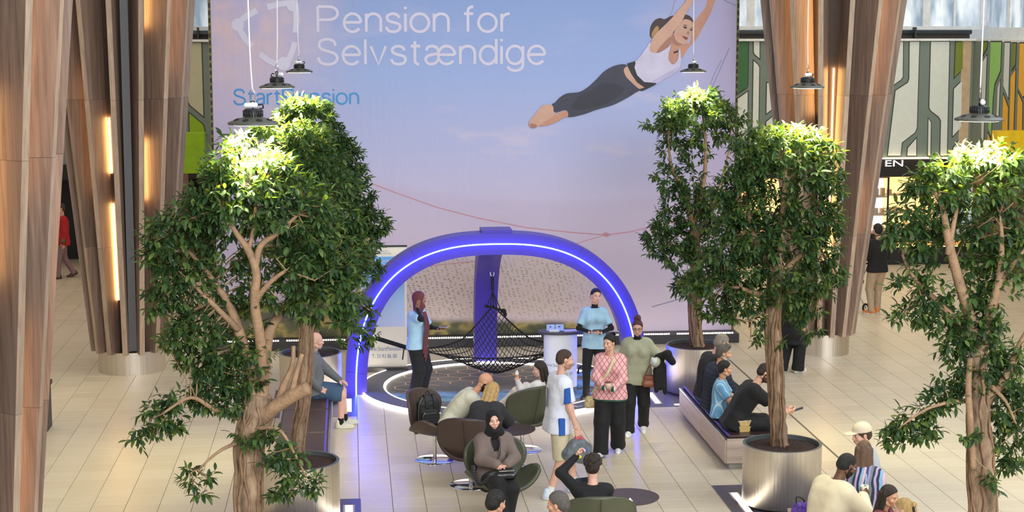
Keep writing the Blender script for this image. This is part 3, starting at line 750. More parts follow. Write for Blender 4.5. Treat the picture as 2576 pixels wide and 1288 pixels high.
def ban_text(s, x0, x1, ycap, ybase, mat, wt):
    a, b = at_y(x0, ybase, YW), at_y(x1, ycap, YW); X = 0; items = []
    for ch in s:
        w, st_ = GLY[ch]; items.append((X, ch)); X += w + .17
    X -= .17; k = (b[0] - a[0]) / X; kz = b[2] - a[2]
    for xo, ch in items:
        V, Fc = [], []
        for i, ln in enumerate(GLY[ch][1]):
            P = [np.array(((xo + p[0]) * k, p[1] * kz)) for p in ln]; P = [p for i_, p in enumerate(P) if i_ == 0 or np.linalg.norm(p - P[i_ - 1]) > 1e-5]; n = len(P); L_, R_ = [], []
            closed = np.linalg.norm(P[0] - P[-1]) < 1e-6
            for q in range(n):
                t0 = P[q] - P[q - 1] if q else (P[1] - P[0] if not closed else P[0] - P[-2]); t1 = P[q + 1] - P[q] if q < n - 1 else (P[-1] - P[-2] if not closed else P[1] - P[0])
                t = t0 / np.linalg.norm(t0) + t1 / np.linalg.norm(t1); t /= np.linalg.norm(t); m_ = np.array([-t[1], t[0]]) * wt / 2 * kz
                L_.append(P[q] + m_); R_.append(P[q] - m_)
            bse = len(V)
            for u, w_ in zip(L_, R_): V += [(a[0] + u[0], -.004 - .0006 * i, a[2] + u[1]), (a[0] + w_[0], -.004 - .0006 * i, a[2] + w_[1])]
            for q in range(n - 1): Fc.append((bse + 2 * q, bse + 2 * q + 1, bse + 2 * q + 3, bse + 2 * q + 2))
        if Fc: obj('printed_letter', mesh('printed_letter', V, Fc, mat), ban)
ban_text('Pension for', 800, 1279, 17, 80, LET, .115)
ban_text('Selvstændige', 800, 1371, 98, 162, LET, .115)
ban_text('StartPension', 589, 901, 224, 263, BLU, .13)
def disc_pts(cx, cy, r): return [(cx + r * math.cos(a), cy + r * math.sin(a)) for a in np.linspace(0, 2 * PI, 20, endpoint=False)]
flat([(LET, strip([(646, 26), (618, 42), (598, 58), (606, 80), (618, 100), (634, 116)], 15), False), (LET, disc_pts(598, 62, 16), False),
      (LET, strip([(672, 18), (705, 10), (735, 6), (744, 20), (746, 50), (743, 82)], 15), False), (LET, disc_pts(736, 14, 15), False),
      (LET, strip([(653, 136), (675, 152), (705, 166), (722, 158), (734, 132), (742, 106)], 15), False), (LET, disc_pts(713, 160, 17), False)], 'printed_emblem', ban, YW, .003, .0006)

# ------------------------------------------------------------------ roll-up display
YU = 28.1
ru = empty('roll_up_display', (0, YU, 0), 0, 'cream roll-up display with a sky-blue picture behind the violet arch', 'banner stand')
ua, ub = at_y(904, 622, YU), at_y(1022, 932, YU)
UX0, UX1, UZ = ua[0], ub[0] + .02, ua[2]
MB().box((UX0, 0, .07), (UX1, .008, UZ)).build('sheet', M('display_cream', (236, 228, 216), .5, 0, .02), ru)
MB().box((UX0 - .01, -.015, UZ), (UX1 + .01, .025, UZ + .025)).build('top_rail', M('rail_dark', (60, 58, 60), .4, .5), ru)
MB().box((UX0 - .01, -.09, 0), (UX1 + .01, .09, .07)).build('base', M('rail_dark', (60, 58, 60), .4, .5), ru)
def sky_panel():
    m, nt, bs = new_mat('display_sky'); tc = N(nt, 'ShaderNodeTexCoord'); sp_ = N(nt, 'ShaderNodeSeparateXYZ'); nt.links.new(tc.outputs['Object'], sp_.inputs[0])
    mr_ = N(nt, 'ShaderNodeMapRange', ins={1: .7, 2: 1.85}); nt.links.new(sp_.outputs[2], mr_.inputs[0])
    r = ramp(nt, [(0, lin((196, 206, 244))), (.5, lin((166, 200, 248))), (1, lin((110, 172, 240)))]); nt.links.new(mr_.outputs[0], r.inputs[0]); nt.links.new(r.outputs[0], bs.inputs['Base Color']); bs.inputs['Roughness'].default_value = .5
    return m
pa, pb = at_y(914, 823, YU), at_y(1017, 645, YU)
MB().box((pa[0], -.004, pa[2]), (pb[0], -.001, pb[2])).build('printed_sky', sky_panel(), ru)
def ru_text(s, x0, x1, y0, y1, mat, off=0):
    a, b = at_y(x0, y1, YU), at_y(x1, y0, YU); text_into('lettering', s, mat, ru, a[0], b[0], a[2], b[2], -.006, off)
GREYT, BLUT, WHT = PM('small_grey', (170, 178, 190), .02), PM('small_blue', (120, 142, 176), .02), PM('small_white', (226, 236, 250), .02)
ru_text('Pension for', 951, 976, 628, 634, GREYT); ru_text('Selvstændige', 951, 984, 634, 641, GREYT)
ru_text('Pension for', 947, 982, 652, 660, WHT); ru_text('Selvstændige', 947, 988, 661, 669, WHT)
ru_text('www.StartPension.dk', 923, 1023, 871, 883, BLUT); ru_text('T: 33 93 86 00', 936, 998, 890, 901, BLUT)
flat([(GREYT, strip([(939, 630), (942, 636), (946, 640)], 2.5), False), (WHT, strip([(931, 660), (930, 655), (940, 653), (942, 662), (938, 667)], 3), False), (GREYT, strip([(945, 728), (980, 716), (1018, 700)], 1.0), False)], 'printed_emblem', ru, YU, .0055, .0002)

# ------------------------------------------------------------------ promotion counter
pc = empty('promotion_counter', (3.27, 26.22, 0), 0, 'white curved promotion counter with a dark oval top beside the hammock', 'counter')
WHITEP = M('counter_white', (232, 234, 240), .45, 0, .02); CT = M('counter_top', (70, 68, 74), .45)
def oval(rx, ry, z0, z1, mb, n=40, back=True):
    prof = [(0, z0), (1, z0), (1, z1), (0, z1)]
    vs = []
    for j in range(n):
        a = 2 * PI * j / n
        for r, z in prof: vs.append((rx * r * math.cos(a), ry * r * math.sin(a), z))
    fs = []
    for j in range(n):
        for i in range(3): fs.append((j * 4 + i, ((j + 1) % n) * 4 + i, ((j + 1) % n) * 4 + i + 1, j * 4 + i + 1))
    return mb.add(vs, fs)
oval(.265, .19, .10, .95, MB()).build('printed_wrap', WHITEP, pc)
oval(.262, .187, 0, .10, MB()).build('base', M('counter_base', (96, 98, 104), .5), pc)
oval(.36, .23, .95, .985, MB()).build('top', CT, pc)
def wrap(X, Z):
    a = X / .265; return np.stack([.267 * np.sin(a), -.192 * np.cos(a), Z], 1)
text_into('lettering', 'www.StartPension.dk', BLUT, pc, -.29, .25, .44, .495, 0, bend=wrap)
text_into('lettering', 'T: 33 93 86 00', BLUT, pc, -.23, .19, .30, .35, 0, bend=wrap)
bh = empty('brochure_holder', (3.16, 26.2, .985), 0, 'small stand of pale blue cards on the promotion counter', 'card holder')
for i, x in enumerate((-.11, .03)):
    MB().box((x, 0, 0), (x + .13, .004, .10), Matrix.Rotation(-.2, 4, 'X')).build('card', M('card_blue', (168, 190, 236), .5), bh)
    MB().box((x + .045, -.006, .055), (x + .075, -.004, .07), Matrix.Rotation(-.2, 4, 'X')).build('printed_diver', BLACK, bh)
MB().box((-.08, -.09, 0), (.08, -.02, .03)).build('card_stack', M('card_white', (232, 234, 240), .5), bh)
tag(MB().box((0, 0, 0), (.24, .16, .006), Matrix.Rotation(.2, 4, 'Z')).build('paper_sheet', M('paper_lilac', (214, 208, 238), .6), None, loc=(3.33, 26.08, .985)), 'pale lilac leaflet lying on the promotion counter', 'leaflet')

# ------------------------------------------------------------------ violet arch with its rear leg
AX, AA, AH, AN = 2.285, 2.385, 2.52, 2.55
VIOLET = M('violet_lacquer', (78, 64, 184), .42, 0, .05, 2)
LEDB = emis('led_blue', (54, 78, 255), 80.0)
arch = empty('hammock_arch', (AX, 26.3, 0), 0, 'violet three-legged hammock arch with a glowing blue light line', 'arch')
def sup(t, a, h, n=AN):
    c, s_ = math.cos(t), math.sin(t); return (math.copysign(abs(c) ** (2 / n), c) * a, abs(s_) ** (2 / n) * h)
def arch_seg(t0, t1, k, off0=0, W=.335):
    mb = MB(); rings = []
    for i in range(k + 1):
        t = t0 + (t1 - t0) * i / k
        xo, zo = sup(t, AA, AH); xi, zi = sup(t, AA - W, AH - W)
        rings.append([(xo, 0, zo), (xi, 0, zi), (xi, .42, zi), (xo, .42, zo)])
    vs = [p for r in rings for p in r]; fs = []
    for i in range(k):
        for j in range(4): fs.append((i * 4 + j, i * 4 + (j + 1) % 4, (i + 1) * 4 + (j + 1) % 4, (i + 1) * 4 + j))
    fs += [(3, 2, 1, 0), (k * 4, k * 4 + 1, k * 4 + 2, k * 4 + 3)]
    return mb.add(vs, fs)
JT = .088   # joint angle parameter of the foot block
arch_seg(PI, PI - JT, 6).build('foot_block', VIOLET, arch); arch_seg(0, JT, 6).build('foot_block', VIOLET, arch)
g_ = .0015
for a, b in ((PI - JT - g_, PI * .66), (PI * .66 - g_, PI * .34), (PI * .34 - g_, JT + g_)): arch_seg(a, b, 40).build('beam_segment', VIOLET, arch)
pts = []
for i in range(121):
    t = PI * i / 120; x, z = sup(t, AA - .165, AH - .165); pts.append((x, -.006, z))
MB().tube(pts, .009, 8).build('light_line', LEDB, arch, True)
W = .335; k = 40; mb = MB(); vs = []; fs = []
for i in range(k + 1):
    t = PI / 2 * (1 - i / k); yo, zo = sup(t, 2.45, AH - .02); yi, zi = sup(t, 2.45 - W, AH - .02 - W)
    vs += [(-.19, .2 + yo, zo), (-.19, .2 + yi, zi), (.19, .2 + yi, zi), (.19, .2 + yo, zo)]
for i in range(k):
    for j in range(4): fs.append((i * 4 + j, (i + 1) * 4 + j, (i + 1) * 4 + (j + 1) % 4, i * 4 + (j + 1) % 4))
fs += [(0, 1, 2, 3), (k * 4 + 3, k * 4 + 2, k * 4 + 1, k * 4)]
mb.add(vs, fs).build('rear_leg', VIOLET, arch)
mb = MB(); mb.prism([(-.24, .06), (.24, .06), (.24, .5), (-.24, .5)], .05, 'z', AH - .005); mb.build('hub_plate', VIOLET, arch)
MB().box((-.19, 2.27, .01), (.19, 2.285, .04)).build('leg_light', emis('led_lilac', (170, 150, 255), 6), arch)

# ------------------------------------------------------------------ three-point rope hammock
hm = empty('rope_hammock', (2.3, 26.9, .25), 0, 'black net hammock slung between the three legs of the violet arch', 'hammock')
HO = np.array([2.3, 26.9, .25])
ROPEB = M('black_rope', (26, 25, 27), .8, 0, .3, 40, .4, 120)
A_, B_, C_ = at_y(1035, 878, 26.55), at_y(1468, 868, 26.55), at_y(1240, 772, 27.85)
C_ = np.array([AX + .06, 27.85, 1.12])
def net_pt(u, v, w):
    P = u * A_ + v * B_ + w * C_; cen = (A_ + B_ + C_) / 3
    f = 1 - .42 * (1 - max(u, v, w)) ** 1.0
    P = cen + (P - cen) * np.array([f, f, 1]); P = P.copy(); P[2] -= .80 * (u * v + v * w + w * u) + .42 * 27 * u * v * w * (1 - .45 * max(u, v, w)) * 1.05
    return P - HO
K = 30
mb = MB()
for i in range(1, K):
    c = i / K; n = max(3, int((1 - c) * 30)); ts = np.linspace(0, 1 - c, n)
    mb.tube([net_pt(c, t, 1 - c - t) for t in ts], .0068, 4, False)
    mb.tube([net_pt(t, c, 1 - c - t) for t in ts], .0068, 4, False)
tag(mb.build('net', ROPEB, hm), kind='stuff')
for f in (lambda t: (1 - t, t, 0), lambda t: (0, 1 - t, t), lambda t: (t, 0, 1 - t)):
    MB().tube([net_pt(*f(t)) for t in np.linspace(0, 1, 30)], .013, 6).build('edge_rope', ROPEB, hm, True)
def twist(a, b, n=14, r=.022):
    a = np.array(a); b = np.array(b); mb = MB()
    d = (b - a) / np.linalg.norm(b - a); u = np.cross(d, [0, .3, 1]); u /= np.linalg.norm(u); w = np.cross(d, u)
    for ph in (0, PI):
        mb.tube([a + (b - a) * i / (n * 4) + .016 * (math.cos(i * PI / 2 + ph) * u + math.sin(i * PI / 2 + ph) * w) for i in range(n * 4 + 1)], r, 6)
    return mb
aL = np.array([.30, 26.5, .89]); aR = np.array([2 * AX - .30, 26.5, .89]); aC = np.array([AX + .07, 28.12, 1.62])
def ringlink(c, d, L=.085, w=.03, r=.007):
    d = np.array(d, float); d /= np.linalg.norm(d); u = np.cross(d, [0, 1, .2]); u /= np.linalg.norm(u)
    return MB().tube([np.array(c) + d * L / 2 * math.cos(a) * (1.15) + u * w * math.sin(a) for a in np.linspace(0, 2 * PI, 18, endpoint=False)], r, 6, closed=True)
for s, e in ((aL, A_), (aR, B_)):
    d = (e - s) / np.linalg.norm(e - s)
    ringlink(s + d * .05 - HO, d).build('carabiner', CHROME, hm, True)
    twist(s + d * .1 - HO, e - HO).build('suspension_rope', ROPEB, hm, True)
    MB().tube([e - d * .12 - HO, e - d * .13 - HO + np.array([-.01, -.02, -.13]), e - d * .12 - HO + np.array([-.03, -.02, -.2])], .01, 5).build('rope_tail', ROPEB, hm, True)
ringlink(aC - HO, (0, -.2, -1)).build('carabiner', CHROME, hm, True)
dd = (C_ - aC) / np.linalg.norm(C_ - aC); Lc = np.linalg.norm(C_ - aC)
for i in range(5): ringlink(aC + dd * (.09 + .05 * i) - HO, dd + np.array([.15 * (-1) ** i, 0, 0]), .06, .02, .009).build('chain_link', ROPEB, hm, True)
for q in (-.11, -.05, .01, .07, .13):
    MB().tube([aC + dd * .32 - HO, C_ - HO + np.array([q, 0, -.04 - .25 * max(q, 0)])], .008, 5).build('suspension_cord', ROPEB, hm, True)
MB().tube([C_ - HO + np.array([-.14, 0, 0]), C_ - HO + np.array([0, 0, -.03]), C_ - HO + np.array([.17, 0, -.09])], .018, 8).build('spreader_bar', ROPEB, hm, True)
P, Fq = sdf_mesh([([ell(C_ - HO + np.array([.17, -.01, -.09]), (.05, .04, .04)), ell(C_ - HO + np.array([.2, -.01, -.15]), (.03, .03, .05))], [])], .01)
obj('rope_knot', mesh('rope_knot', P, Fq, ROPEB, True), hm)

# ------------------------------------------------------------------ round floor mat with light rings
RC = (2.3, 26.72)
def mat_print():
    m, nt, bs = new_mat('mat_print'); L = nt.links.new
    tc = N(nt, 'ShaderNodeTexCoord'); sx = N(nt, 'ShaderNodeSeparateXYZ'); L(tc.outputs['Object'], sx.inputs[0])
    n1 = N(nt, 'ShaderNodeTexNoise', ins={'Scale': 1.1, 'Detail': 6.0}); L(tc.outputs['Object'], n1.inputs['Vector'])
    base = ramp(nt, [(.3, lin((80, 80, 78))), (.5, lin((112, 110, 104))), (.7, lin((138, 132, 120)))]); L(n1.outputs[0], base.inputs[0])
    mp2 = N(nt, 'ShaderNodeMapping'); mp2.inputs['Scale'].default_value = (.8, 3.5, 1); L(tc.outputs['Object'], mp2.inputs[0])
    n2 = N(nt, 'ShaderNodeTexNoise', ins={'Scale': 1.6, 'Detail': 7.0, 'Roughness': .65}); L(mp2.outputs[0], n2.inputs['Vector'])
    w1 = N(nt, 'ShaderNodeMath', operation='ADD'); w1.inputs[1].default_value = .75; L(sx.outputs[1], w1.inputs[0])
    w2 = N(nt, 'ShaderNodeMath', operation='ABSOLUTE'); L(w1.outputs[0], w2.inputs[0])
    w3 = N(nt, 'ShaderNodeMath', operation='MULTIPLY_ADD'); w3.inputs[1].default_value = -.9; L(n2.outputs[0], w3.inputs[0]); L(w2.outputs[0], w3.inputs[2])
    wm = N(nt, 'ShaderNodeMapRange', ins={1: -.02, 2: -.2}); L(w3.outputs[0], wm.inputs[0])
    wc = ramp(nt, [(.4, lin((84, 140, 150))), (.6, lin((150, 190, 204))), (.7, lin((206, 222, 236)))]); L(n2.outputs[0], wc.inputs[0])
    mx = N(nt, 'ShaderNodeMix', data_type='RGBA'); L(wm.outputs[0], mx.inputs[0]); L(base.outputs[0], mx.inputs[6]); L(wc.outputs[0], mx.inputs[7])
    m2 = mx
    L(m2.outputs[2], bs.inputs['Base Color']); bs.inputs['Roughness'].default_value = .5
    return m
rm = empty('round_floor_mat', (RC[0], RC[1], 0), 0, 'round printed floor mat ringed by white light strips under the hammock', 'floor mat')
MB().lathe([(0, .012), (1.76, .012), (1.76, 0)], 72).build('printed_mat', mat_print(), rm)
NETO = PM('net_orange', (236, 190, 154), .05)
mb = MB(); hw, hd = .36, .40      # printed honeycomb net, as flat lines on the mat
def hexline(p, q):
    p, q = np.array(p), np.array(q); m_ = (p + q) / 2
    if max(np.hypot(*p), np.hypot(*q)) > 1.74 or m_[1] + .62 * abs(m_[0]) < .62 + .12 * math.sin(m_[0] * 5): return
    t = (q - p) / np.linalg.norm(q - p); n_ = np.array([-t[1], t[0]]) * .011
    mb.add([(*(p + n_), .0128), (*(p - n_), .0128), (*(q - n_), .0128), (*(q + n_), .0128)], [(0, 1, 2, 3)])
for i in range(-8, 9):
    for j in range(-8, 9):
        cx, cy = (i + .5 * (j % 2)) * hw, j * hd * .72
        v6 = [(cx, cy + hd / 2), (cx + hw / 2, cy + hd * .22), (cx + hw / 2, cy - hd * .22)]; v7 = (cx - hw / 2, cy + hd * .22)
        hexline(v6[0], v6[1]); hexline(v6[1], v6[2]); hexline(v7, v6[0])
tag(mb.build('printed_net', NETO, rm), kind='stuff')
RG = M('ring_grey', (104, 102, 112), .5, 0, .04)
for i in range(8):
    MB().lathe([(1.80, 0), (1.80, .03), (2.15, .03), (2.15, 0)], 9, a0=i * PI / 4 + .001, a1=(i + 1) * PI / 4 - .001).build('ring_segment', RG, rm)
MB().lathe([(1.785, .002), (1.785, .033), (1.80, .033)], 96).build('inner_light_ring', LEDW, rm)
MB().lathe([(2.15, .033), (2.172, .033), (2.172, .002)], 96).build('outer_light_ring', LEDW, rm)
ta, tb = at_z(1346, 1052, .032), at_z(1380, 1034, .032)
def ring_text(X, Z):
    a = -.62 + X * .16; r = 1.88 + Z * .16; return np.stack([r * np.sin(a + 1.08), -r * np.cos(a + 1.08), np.full_like(X, .0335)], 1)
text_into('lettering', 'er', PM('small_white', (226, 236, 250), .02), rm, 0, 1, 0, 1, 0, bend=ring_text)
# ------------------------------------------------------------------ dark floor plates with recessed lights, planters, benches
PLATE = M('floor_plate', (84, 80, 96), .35, 0, .05)
def plate(x0, x1, y0, y1, lights, label):
    p = empty('floor_plate', ((x0 + x1) / 2, (y0 + y1) / 2, 0), 0, label, 'floor plate', 'dark floor plates under the planters')
    ox, oy = (x0 + x1) / 2, (y0 + y1) / 2
    MB().box((x0 - ox, y0 - oy, .0002), (x1 - ox, y1 - oy, .004)).build('panel', PLATE, p)
    for a in lights:
        lx0, ly0, lx1, ly1 = a
        MB().box((lx0 - ox - .025, ly0 - oy - .025, .004), (lx1 - ox + .025, ly1 - oy + .025, .007)).build('light_frame', CHROME, p)
        MB().box((lx0 - ox, ly0 - oy, .007), (lx1 - ox, ly1 - oy, .010)).build('light', emis('floor_led', (255, 244, 226), 3.0), p)
plate(-1.2, .07, 24.85, 26.75, [(-.10, 25.15, -.01, 26.0)], 'dark floor plate with a light bar beside the left foot of the arch')
plate(4.41, 5.95, 25.02, 26.62, [(4.62, 25.25, 4.70, 26.0), (4.9, 25.1, 5.25, 25.17), (4.85, 26.45, 5.2, 26.52)], 'dark floor plate with light bars at the foot of the far right planter')
plate(-1.2, .09, 18.5, 20.45, [(-.10, 19.0, -.01, 20.15)], 'dark floor plate with a light bar under the near left planter')
plate(4.5, 5.95, 18.5, 20.62, [(4.66, 18.9, 4.74, 20.25)], 'dark floor plate with a light bar under the near right planter')
plate(-1.3, .09, 12.9, 14.6, [(-.10, 13.2, -.01, 14.2)], 'dark floor plate under the nearest left planter')
plate(4.5, 5.95, 12.9, 14.6, [(4.66, 13.2, 4.74, 14.2)], 'dark floor plate under the nearest right planter')
def soil_mat():
    m, nt, bs = new_mat('soil'); tc = N(nt, 'ShaderNodeTexCoord')
    no = N(nt, 'ShaderNodeTexNoise', ins={'Scale': 35.0, 'Detail': 6.0, 'Roughness': .7}); nt.links.new(tc.outputs['Object'], no.inputs['Vector'])
    r = ramp(nt, [(.3, lin((34, 24, 20))), (.55, lin((74, 52, 42))), (.78, lin((104, 76, 60)))]); nt.links.new(no.outputs[0], r.inputs[0]); nt.links.new(r.outputs[0], bs.inputs['Base Color'])
    bs.inputs['Roughness'].default_value = .95
    bu = N(nt, 'ShaderNodeBump', ins={'Strength': 1.0, 'Distance': .03}); nt.links.new(no.outputs[0], bu.inputs['Height']); nt.links.new(bu.outputs[0], bs.inputs['Normal'])
    return m
SOIL = soil_mat(); RIM = M('zinc_rim', (120, 128, 128), .45, .6)
PR = .475
def planter(x, y, label):
    p = empty('steel_planter', (x, y, 0.004), 0, label, 'planter', 'round steel planters')
    MB().lathe([(PR - .05, 0), (PR - .05, .03)], 48).build('base_ring', BLACK, p, True)
    MB().lathe([(PR - .012, .03), (PR, .034), (PR, .75)], 64).build('drum', STEEL, p, True)
    MB().lathe([(PR, .75), (PR - .035, .752), (PR - .035, .66)], 64).build('inner_rim', RIM, p)
    mb = MB(); n, k = 48, 9; vs = [(0, 0, .715)]; rng = random.Random(int(x * 100 + y))
    for i in range(1, k + 1):
        for j in range(n):
            a = 2 * PI * j / n; r = (PR - .036) * i / k
            vs.append((r * math.cos(a), r * math.sin(a), .70 + .02 * (1 - i / k) + (rng.uniform(-.012, .012) if i < k else 0)))
    fs = [(0, 1 + j, 1 + (j + 1) % n) for j in range(n)]
    for i in range(k - 1):
        for j in range(n): fs.append((1 + i * n + j, 1 + (i + 1) * n + j, 1 + (i + 1) * n + (j + 1) % n, 1 + i * n + (j + 1) % n))
    mb.add(vs, fs).build('soil', SOIL, p, True)
    return p
PLP = {'lf': (-.85, 13.8), 'lm': (-.63, 19.5), 'lb': (-.63, 26.0), 'rf': (5.39, 13.8), 'rm': (5.17, 19.75), 'rb': (5.40, 26.05)}
for k_, lb in (('lf', 'brushed steel planter of the nearest left tree'), ('lm', 'brushed steel planter in front of the left bench'), ('lb', 'brushed steel planter behind the bald man on the left bench'),
               ('rf', 'brushed steel planter of the nearest right tree'), ('rm', 'brushed steel planter in front of the right bench'), ('rb', 'brushed steel planter at the far end of the right bench')): planter(*PLP[k_], lb)

BW = wood_mat('bench_oak', (164, 142, 128), (206, 188, 174), .6, 'y', .45)
LEATH = M('bench_leather', (62, 42, 40), .35, 0, .1, 12, .05, 60); TRIM = M('bench_trim', (190, 186, 184), .2, .9); PLN = M('bench_plinth', (176, 176, 170), .5)
VREF = M('seat_edge_violet', (92, 70, 190), .3)  # violet reflection along the bench edge, painted as thin coloured strips
def bench(x0, x1, y0, y1, n, label, edge):
    b = empty('wooden_bench', ((x0 + x1) / 2, (y0 + y1) / 2, 0), 0, label, 'bench', 'wood-clad benches between the planters')
    ox, oy = (x0 + x1) / 2, (y0 + y1) / 2; hx = (x1 - x0) / 2; hy = (y1 - y0) / 2
    MB().box((-hx + .06, -hy + .06, 0), (hx - .06, hy - .06, .09)).build('plinth', PLN, b)
    st = 2 * hy / n
    for i in range(n):
        ya, yb = -hy + i * st + .003, -hy + (i + 1) * st - .003
        for sx in (-1, 1): MB().box((sx * hx - .012, ya, .09), (sx * hx + .012, yb, .415)).build('side_panel', BW, b)
        c = MB().box((-hx + .035, ya + .012, .415), (hx - .035, yb - .012, .455)).build('cushion', LEATH, b)
        md = c.modifiers.new('bevel', 'BEVEL'); md.width = .012; md.segments = 3
        ex = (-hx + .035) if edge < 0 else (hx - .06)
        MB().box((ex - .002, ya + .03, .4555), (ex + .027, yb - .03, .457)).build('edge_strip', VREF, c)
    for sy in (-1, 1): MB().box((-hx + .012, sy * hy - .012, .09), (hx - .012, sy * hy + .012, .415)).build('end_panel', wood_mat('bench_oak_x', (164, 142, 128), (206, 188, 174), .6, 'x', .45) if 'bench_oak_x' not in MATS else MATS['bench_oak_x'], b)
    for sx in (-1, 1): MB().box((sx * hx - .015, -hy, .40), (sx * hx + .015, hy, .42)).build('metal_trim', TRIM, b)
    MB().box((-hx, -hy, .398), (hx, hy, .412)).build('seat_deck', M('seat_deck', (70, 60, 62), .5), b)
    return b
bench(4.84, 5.50, 21.35, 24.45, 2, 'wood-clad bench with dark cushions carrying four sitting people', -1)
bench(-.98, -.30, 20.7, 24.75, 3, 'wood-clad bench with dark cushions under the bald man', 1)
bench(4.84, 5.50, 14.8, 18.15, 2, 'wood-clad bench under the group at the lower right', -1)

# ------------------------------------------------------------------ round high-bay plant lamps
LBODY = M('lamp_casting', (92, 92, 84), .5, .3); LBLK = M('lamp_driver', (34, 36, 36), .45, .2); LW = M('cable_white', (224, 224, 222), .5)
def lamp_meshes():
    d = {}
    d['housing'] = MB().lathe([(.20, .0), (.203, .008), (.198, .018), (.16, .032), (.10, .052), (.078, .058)], 40)
    d['driver'] = MB().lathe([(0, .125), (.062, .125), (.07, .118), (.074, .06), (.074, .055)], 32)
    mb = MB()
    for i in range(24):
        a = 2 * PI * i / 24; mb.box((.070, -.004, .062), (.081, .004, .113), Matrix.Rotation(a, 4, 'Z'))
    d['driver_fins'] = mb
    mb = MB()
    for i in range(8):
        a = 2 * PI * (i + .5) / 8; Rm = Matrix.Rotation(a, 4, 'Z'); P = []
        for q in range(10):
            b = 2 * PI * q / 10; xx = .142 + .022 * math.cos(b); P.append(tuple(Rm @ Vector((xx, .026 * math.sin(b), .0405 + (.142 - xx) * .34 + .002))))
        mb.add(P, [tuple(range(10))])
    d['housing_opening'] = mb
    d['diffuser'] = MB().lathe([(0, -.004), (.17, -.004), (.175, .004)], 40)
    d['hook'] = MB().tube([(0, .0, .125), (0, 0, .15), (.016, 0, .165), (.012, 0, .185), (-.012, 0, .185), (-.016, 0, .165), (-.006, 0, .152)], .006, 6)
    d['carabiner'] = MB().tube([(.018 * math.sin(a), 0, .225 + .05 * math.cos(a)) for a in np.linspace(0, 2 * PI, 16, endpoint=False)], .0035, 5, closed=True)
    d['connector_box'] = MB().tube([(-.07, -.02, .15), (-.06, -.02, .152), (.03, -.02, .155), (.04, -.02, .155)], [.012, .022, .022, .012], 10)
    d['lead'] = MB().tube(spline([(.04, -.02, .155), (.075, -.02, .16), (.08, 0, .13), (.05, 0, .125)], 5), .006, 5)
    d['cable'] = MB().tube(spline([(.0, 0, .27), (-.012, 0, .5), (-.02, 0, .9), (-.03, 0, 2), (-.035, 0, 4.4)], 5), .0065, 6)
    return d
LD = lamp_meshes(); LMAT = {'housing': LBODY, 'driver': LBLK, 'driver_fins': LBLK, 'housing_opening': M('lamp_hole', (24, 26, 22), .7), 'hook': LBLK, 'carabiner': CHROME, 'connector_box': LW, 'lead': LBLK, 'cable': LW,
                            'diffuser': emis('lamp_diffuser', (255, 246, 206), 6.0)}
LME = {k: mesh(k, v.v, v.f, LMAT[k], True) for k, v in LD.items()}
def lamp(px, py, Y, rz, label, watts):
    p = at_y(px, py, Y)
    l = empty('pendant_lamp', p, rz, label, 'lamp', 'round plant lamps hanging over the trees')
    pt = {}
    for k, me in LME.items(): pt[k] = obj(k, me, pt.get({'driver_fins': 'driver', 'housing_opening': 'housing', 'diffuser': 'housing', 'lead': 'connector_box'}.get(k), l))
    ld = bpy.data.lights.new('lamp_light', 'AREA'); ld.shape = 'DISK'; ld.size = .34; ld.energy = watts; ld.color = (1.0, .96, .48); ld.spread = math.radians(96)
    lo = bpy.data.objects.new('lamp_light', ld); link(lo, l); lo.location = (0, 0, -.012)
lamp(637, 313, 13.8, .0, 'nearest left plant lamp, largest of the lamps over the left trees', 150)
lamp(697, 221, 19.7, 2.6, 'middle plant lamp over the left trees in front of the blue lettering', 95)
lamp(753, 182, 26.0, .3, 'farthest left plant lamp in front of the banner emblem', 90)
lamp(2463, 303, 13.8, 1.3, 'nearest right plant lamp in front of the mural corner', 150)
lamp(2031, 221, 19.8, .6, 'plant lamp in front of the right timber column', 95)
lamp(1744, 181, 26.0, 1.0, 'plant lamp in front of the printed gymnast', 90)

# ------------------------------------------------------------------ swivel shell chairs and round tables
BRN = M('brown_leather', (74, 58, 52), .45, 0, .08, 8, .05, 120); GRN = M('olive_leather', (78, 80, 62), .45, 0, .08, 8, .05, 120)
SEAM_B = M('seam_brown', (38, 28, 26), .6); SEAM_G = M('seam_olive', (44, 46, 34), .6)
def grid_mesh(fn, nu, nv, name, mat):
    vs = [fn(-1 + 2 * i / nu, j / nv) for j in range(nv + 1) for i in range(nu + 1)]
    fs = [(j * (nu + 1) + i, j * (nu + 1) + i + 1, (j + 1) * (nu + 1) + i + 1, (j + 1) * (nu + 1) + i) for j in range(nv) for i in range(nu)]
    return mesh(name, vs, fs, mat, True)
def back_fn(u, v):
    w = .20 + .20 * math.sin(min(1, v / .62) * PI / 2) if v < .62 else .40 * math.sqrt(max(0, 1 - ((v - .62) / .40) ** 2.6))
    x = w * u; z = .37 + .56 * v
    return (x, -.20 - .17 * v + 1.15 * x * x * (.5 + .5 * v), z)
def seat_fn(u, v):
    L = .30 * max(0, 1 - abs(u) ** 2.6) ** .5 + .012
    y = .03 + .10 * abs(u) ** 2 - .02 + L * (2 * v - 1)
    x = .43 * u * (1 - .0 * v)
    z = .385 + .26 * abs(u) ** 2.3 + .035 * (2 * v - 1) ** 2 * (1 - abs(u))
    return (x, y, z)
def solid(me, t):
    """give a shell mesh real thickness"""
    bm = bmesh.new(); bm.from_mesh(me); bmesh.ops.remove_doubles(bm, verts=bm.verts, dist=.0005)
    bmesh.ops.solidify(bm, geom=bm.faces[:], thickness=t); bm.to_mesh(me); bm.free()
    me.polygons.foreach_set('use_smooth', np.ones(len(me.polygons), dtype=bool)); me.update(); return me
CHM = {}
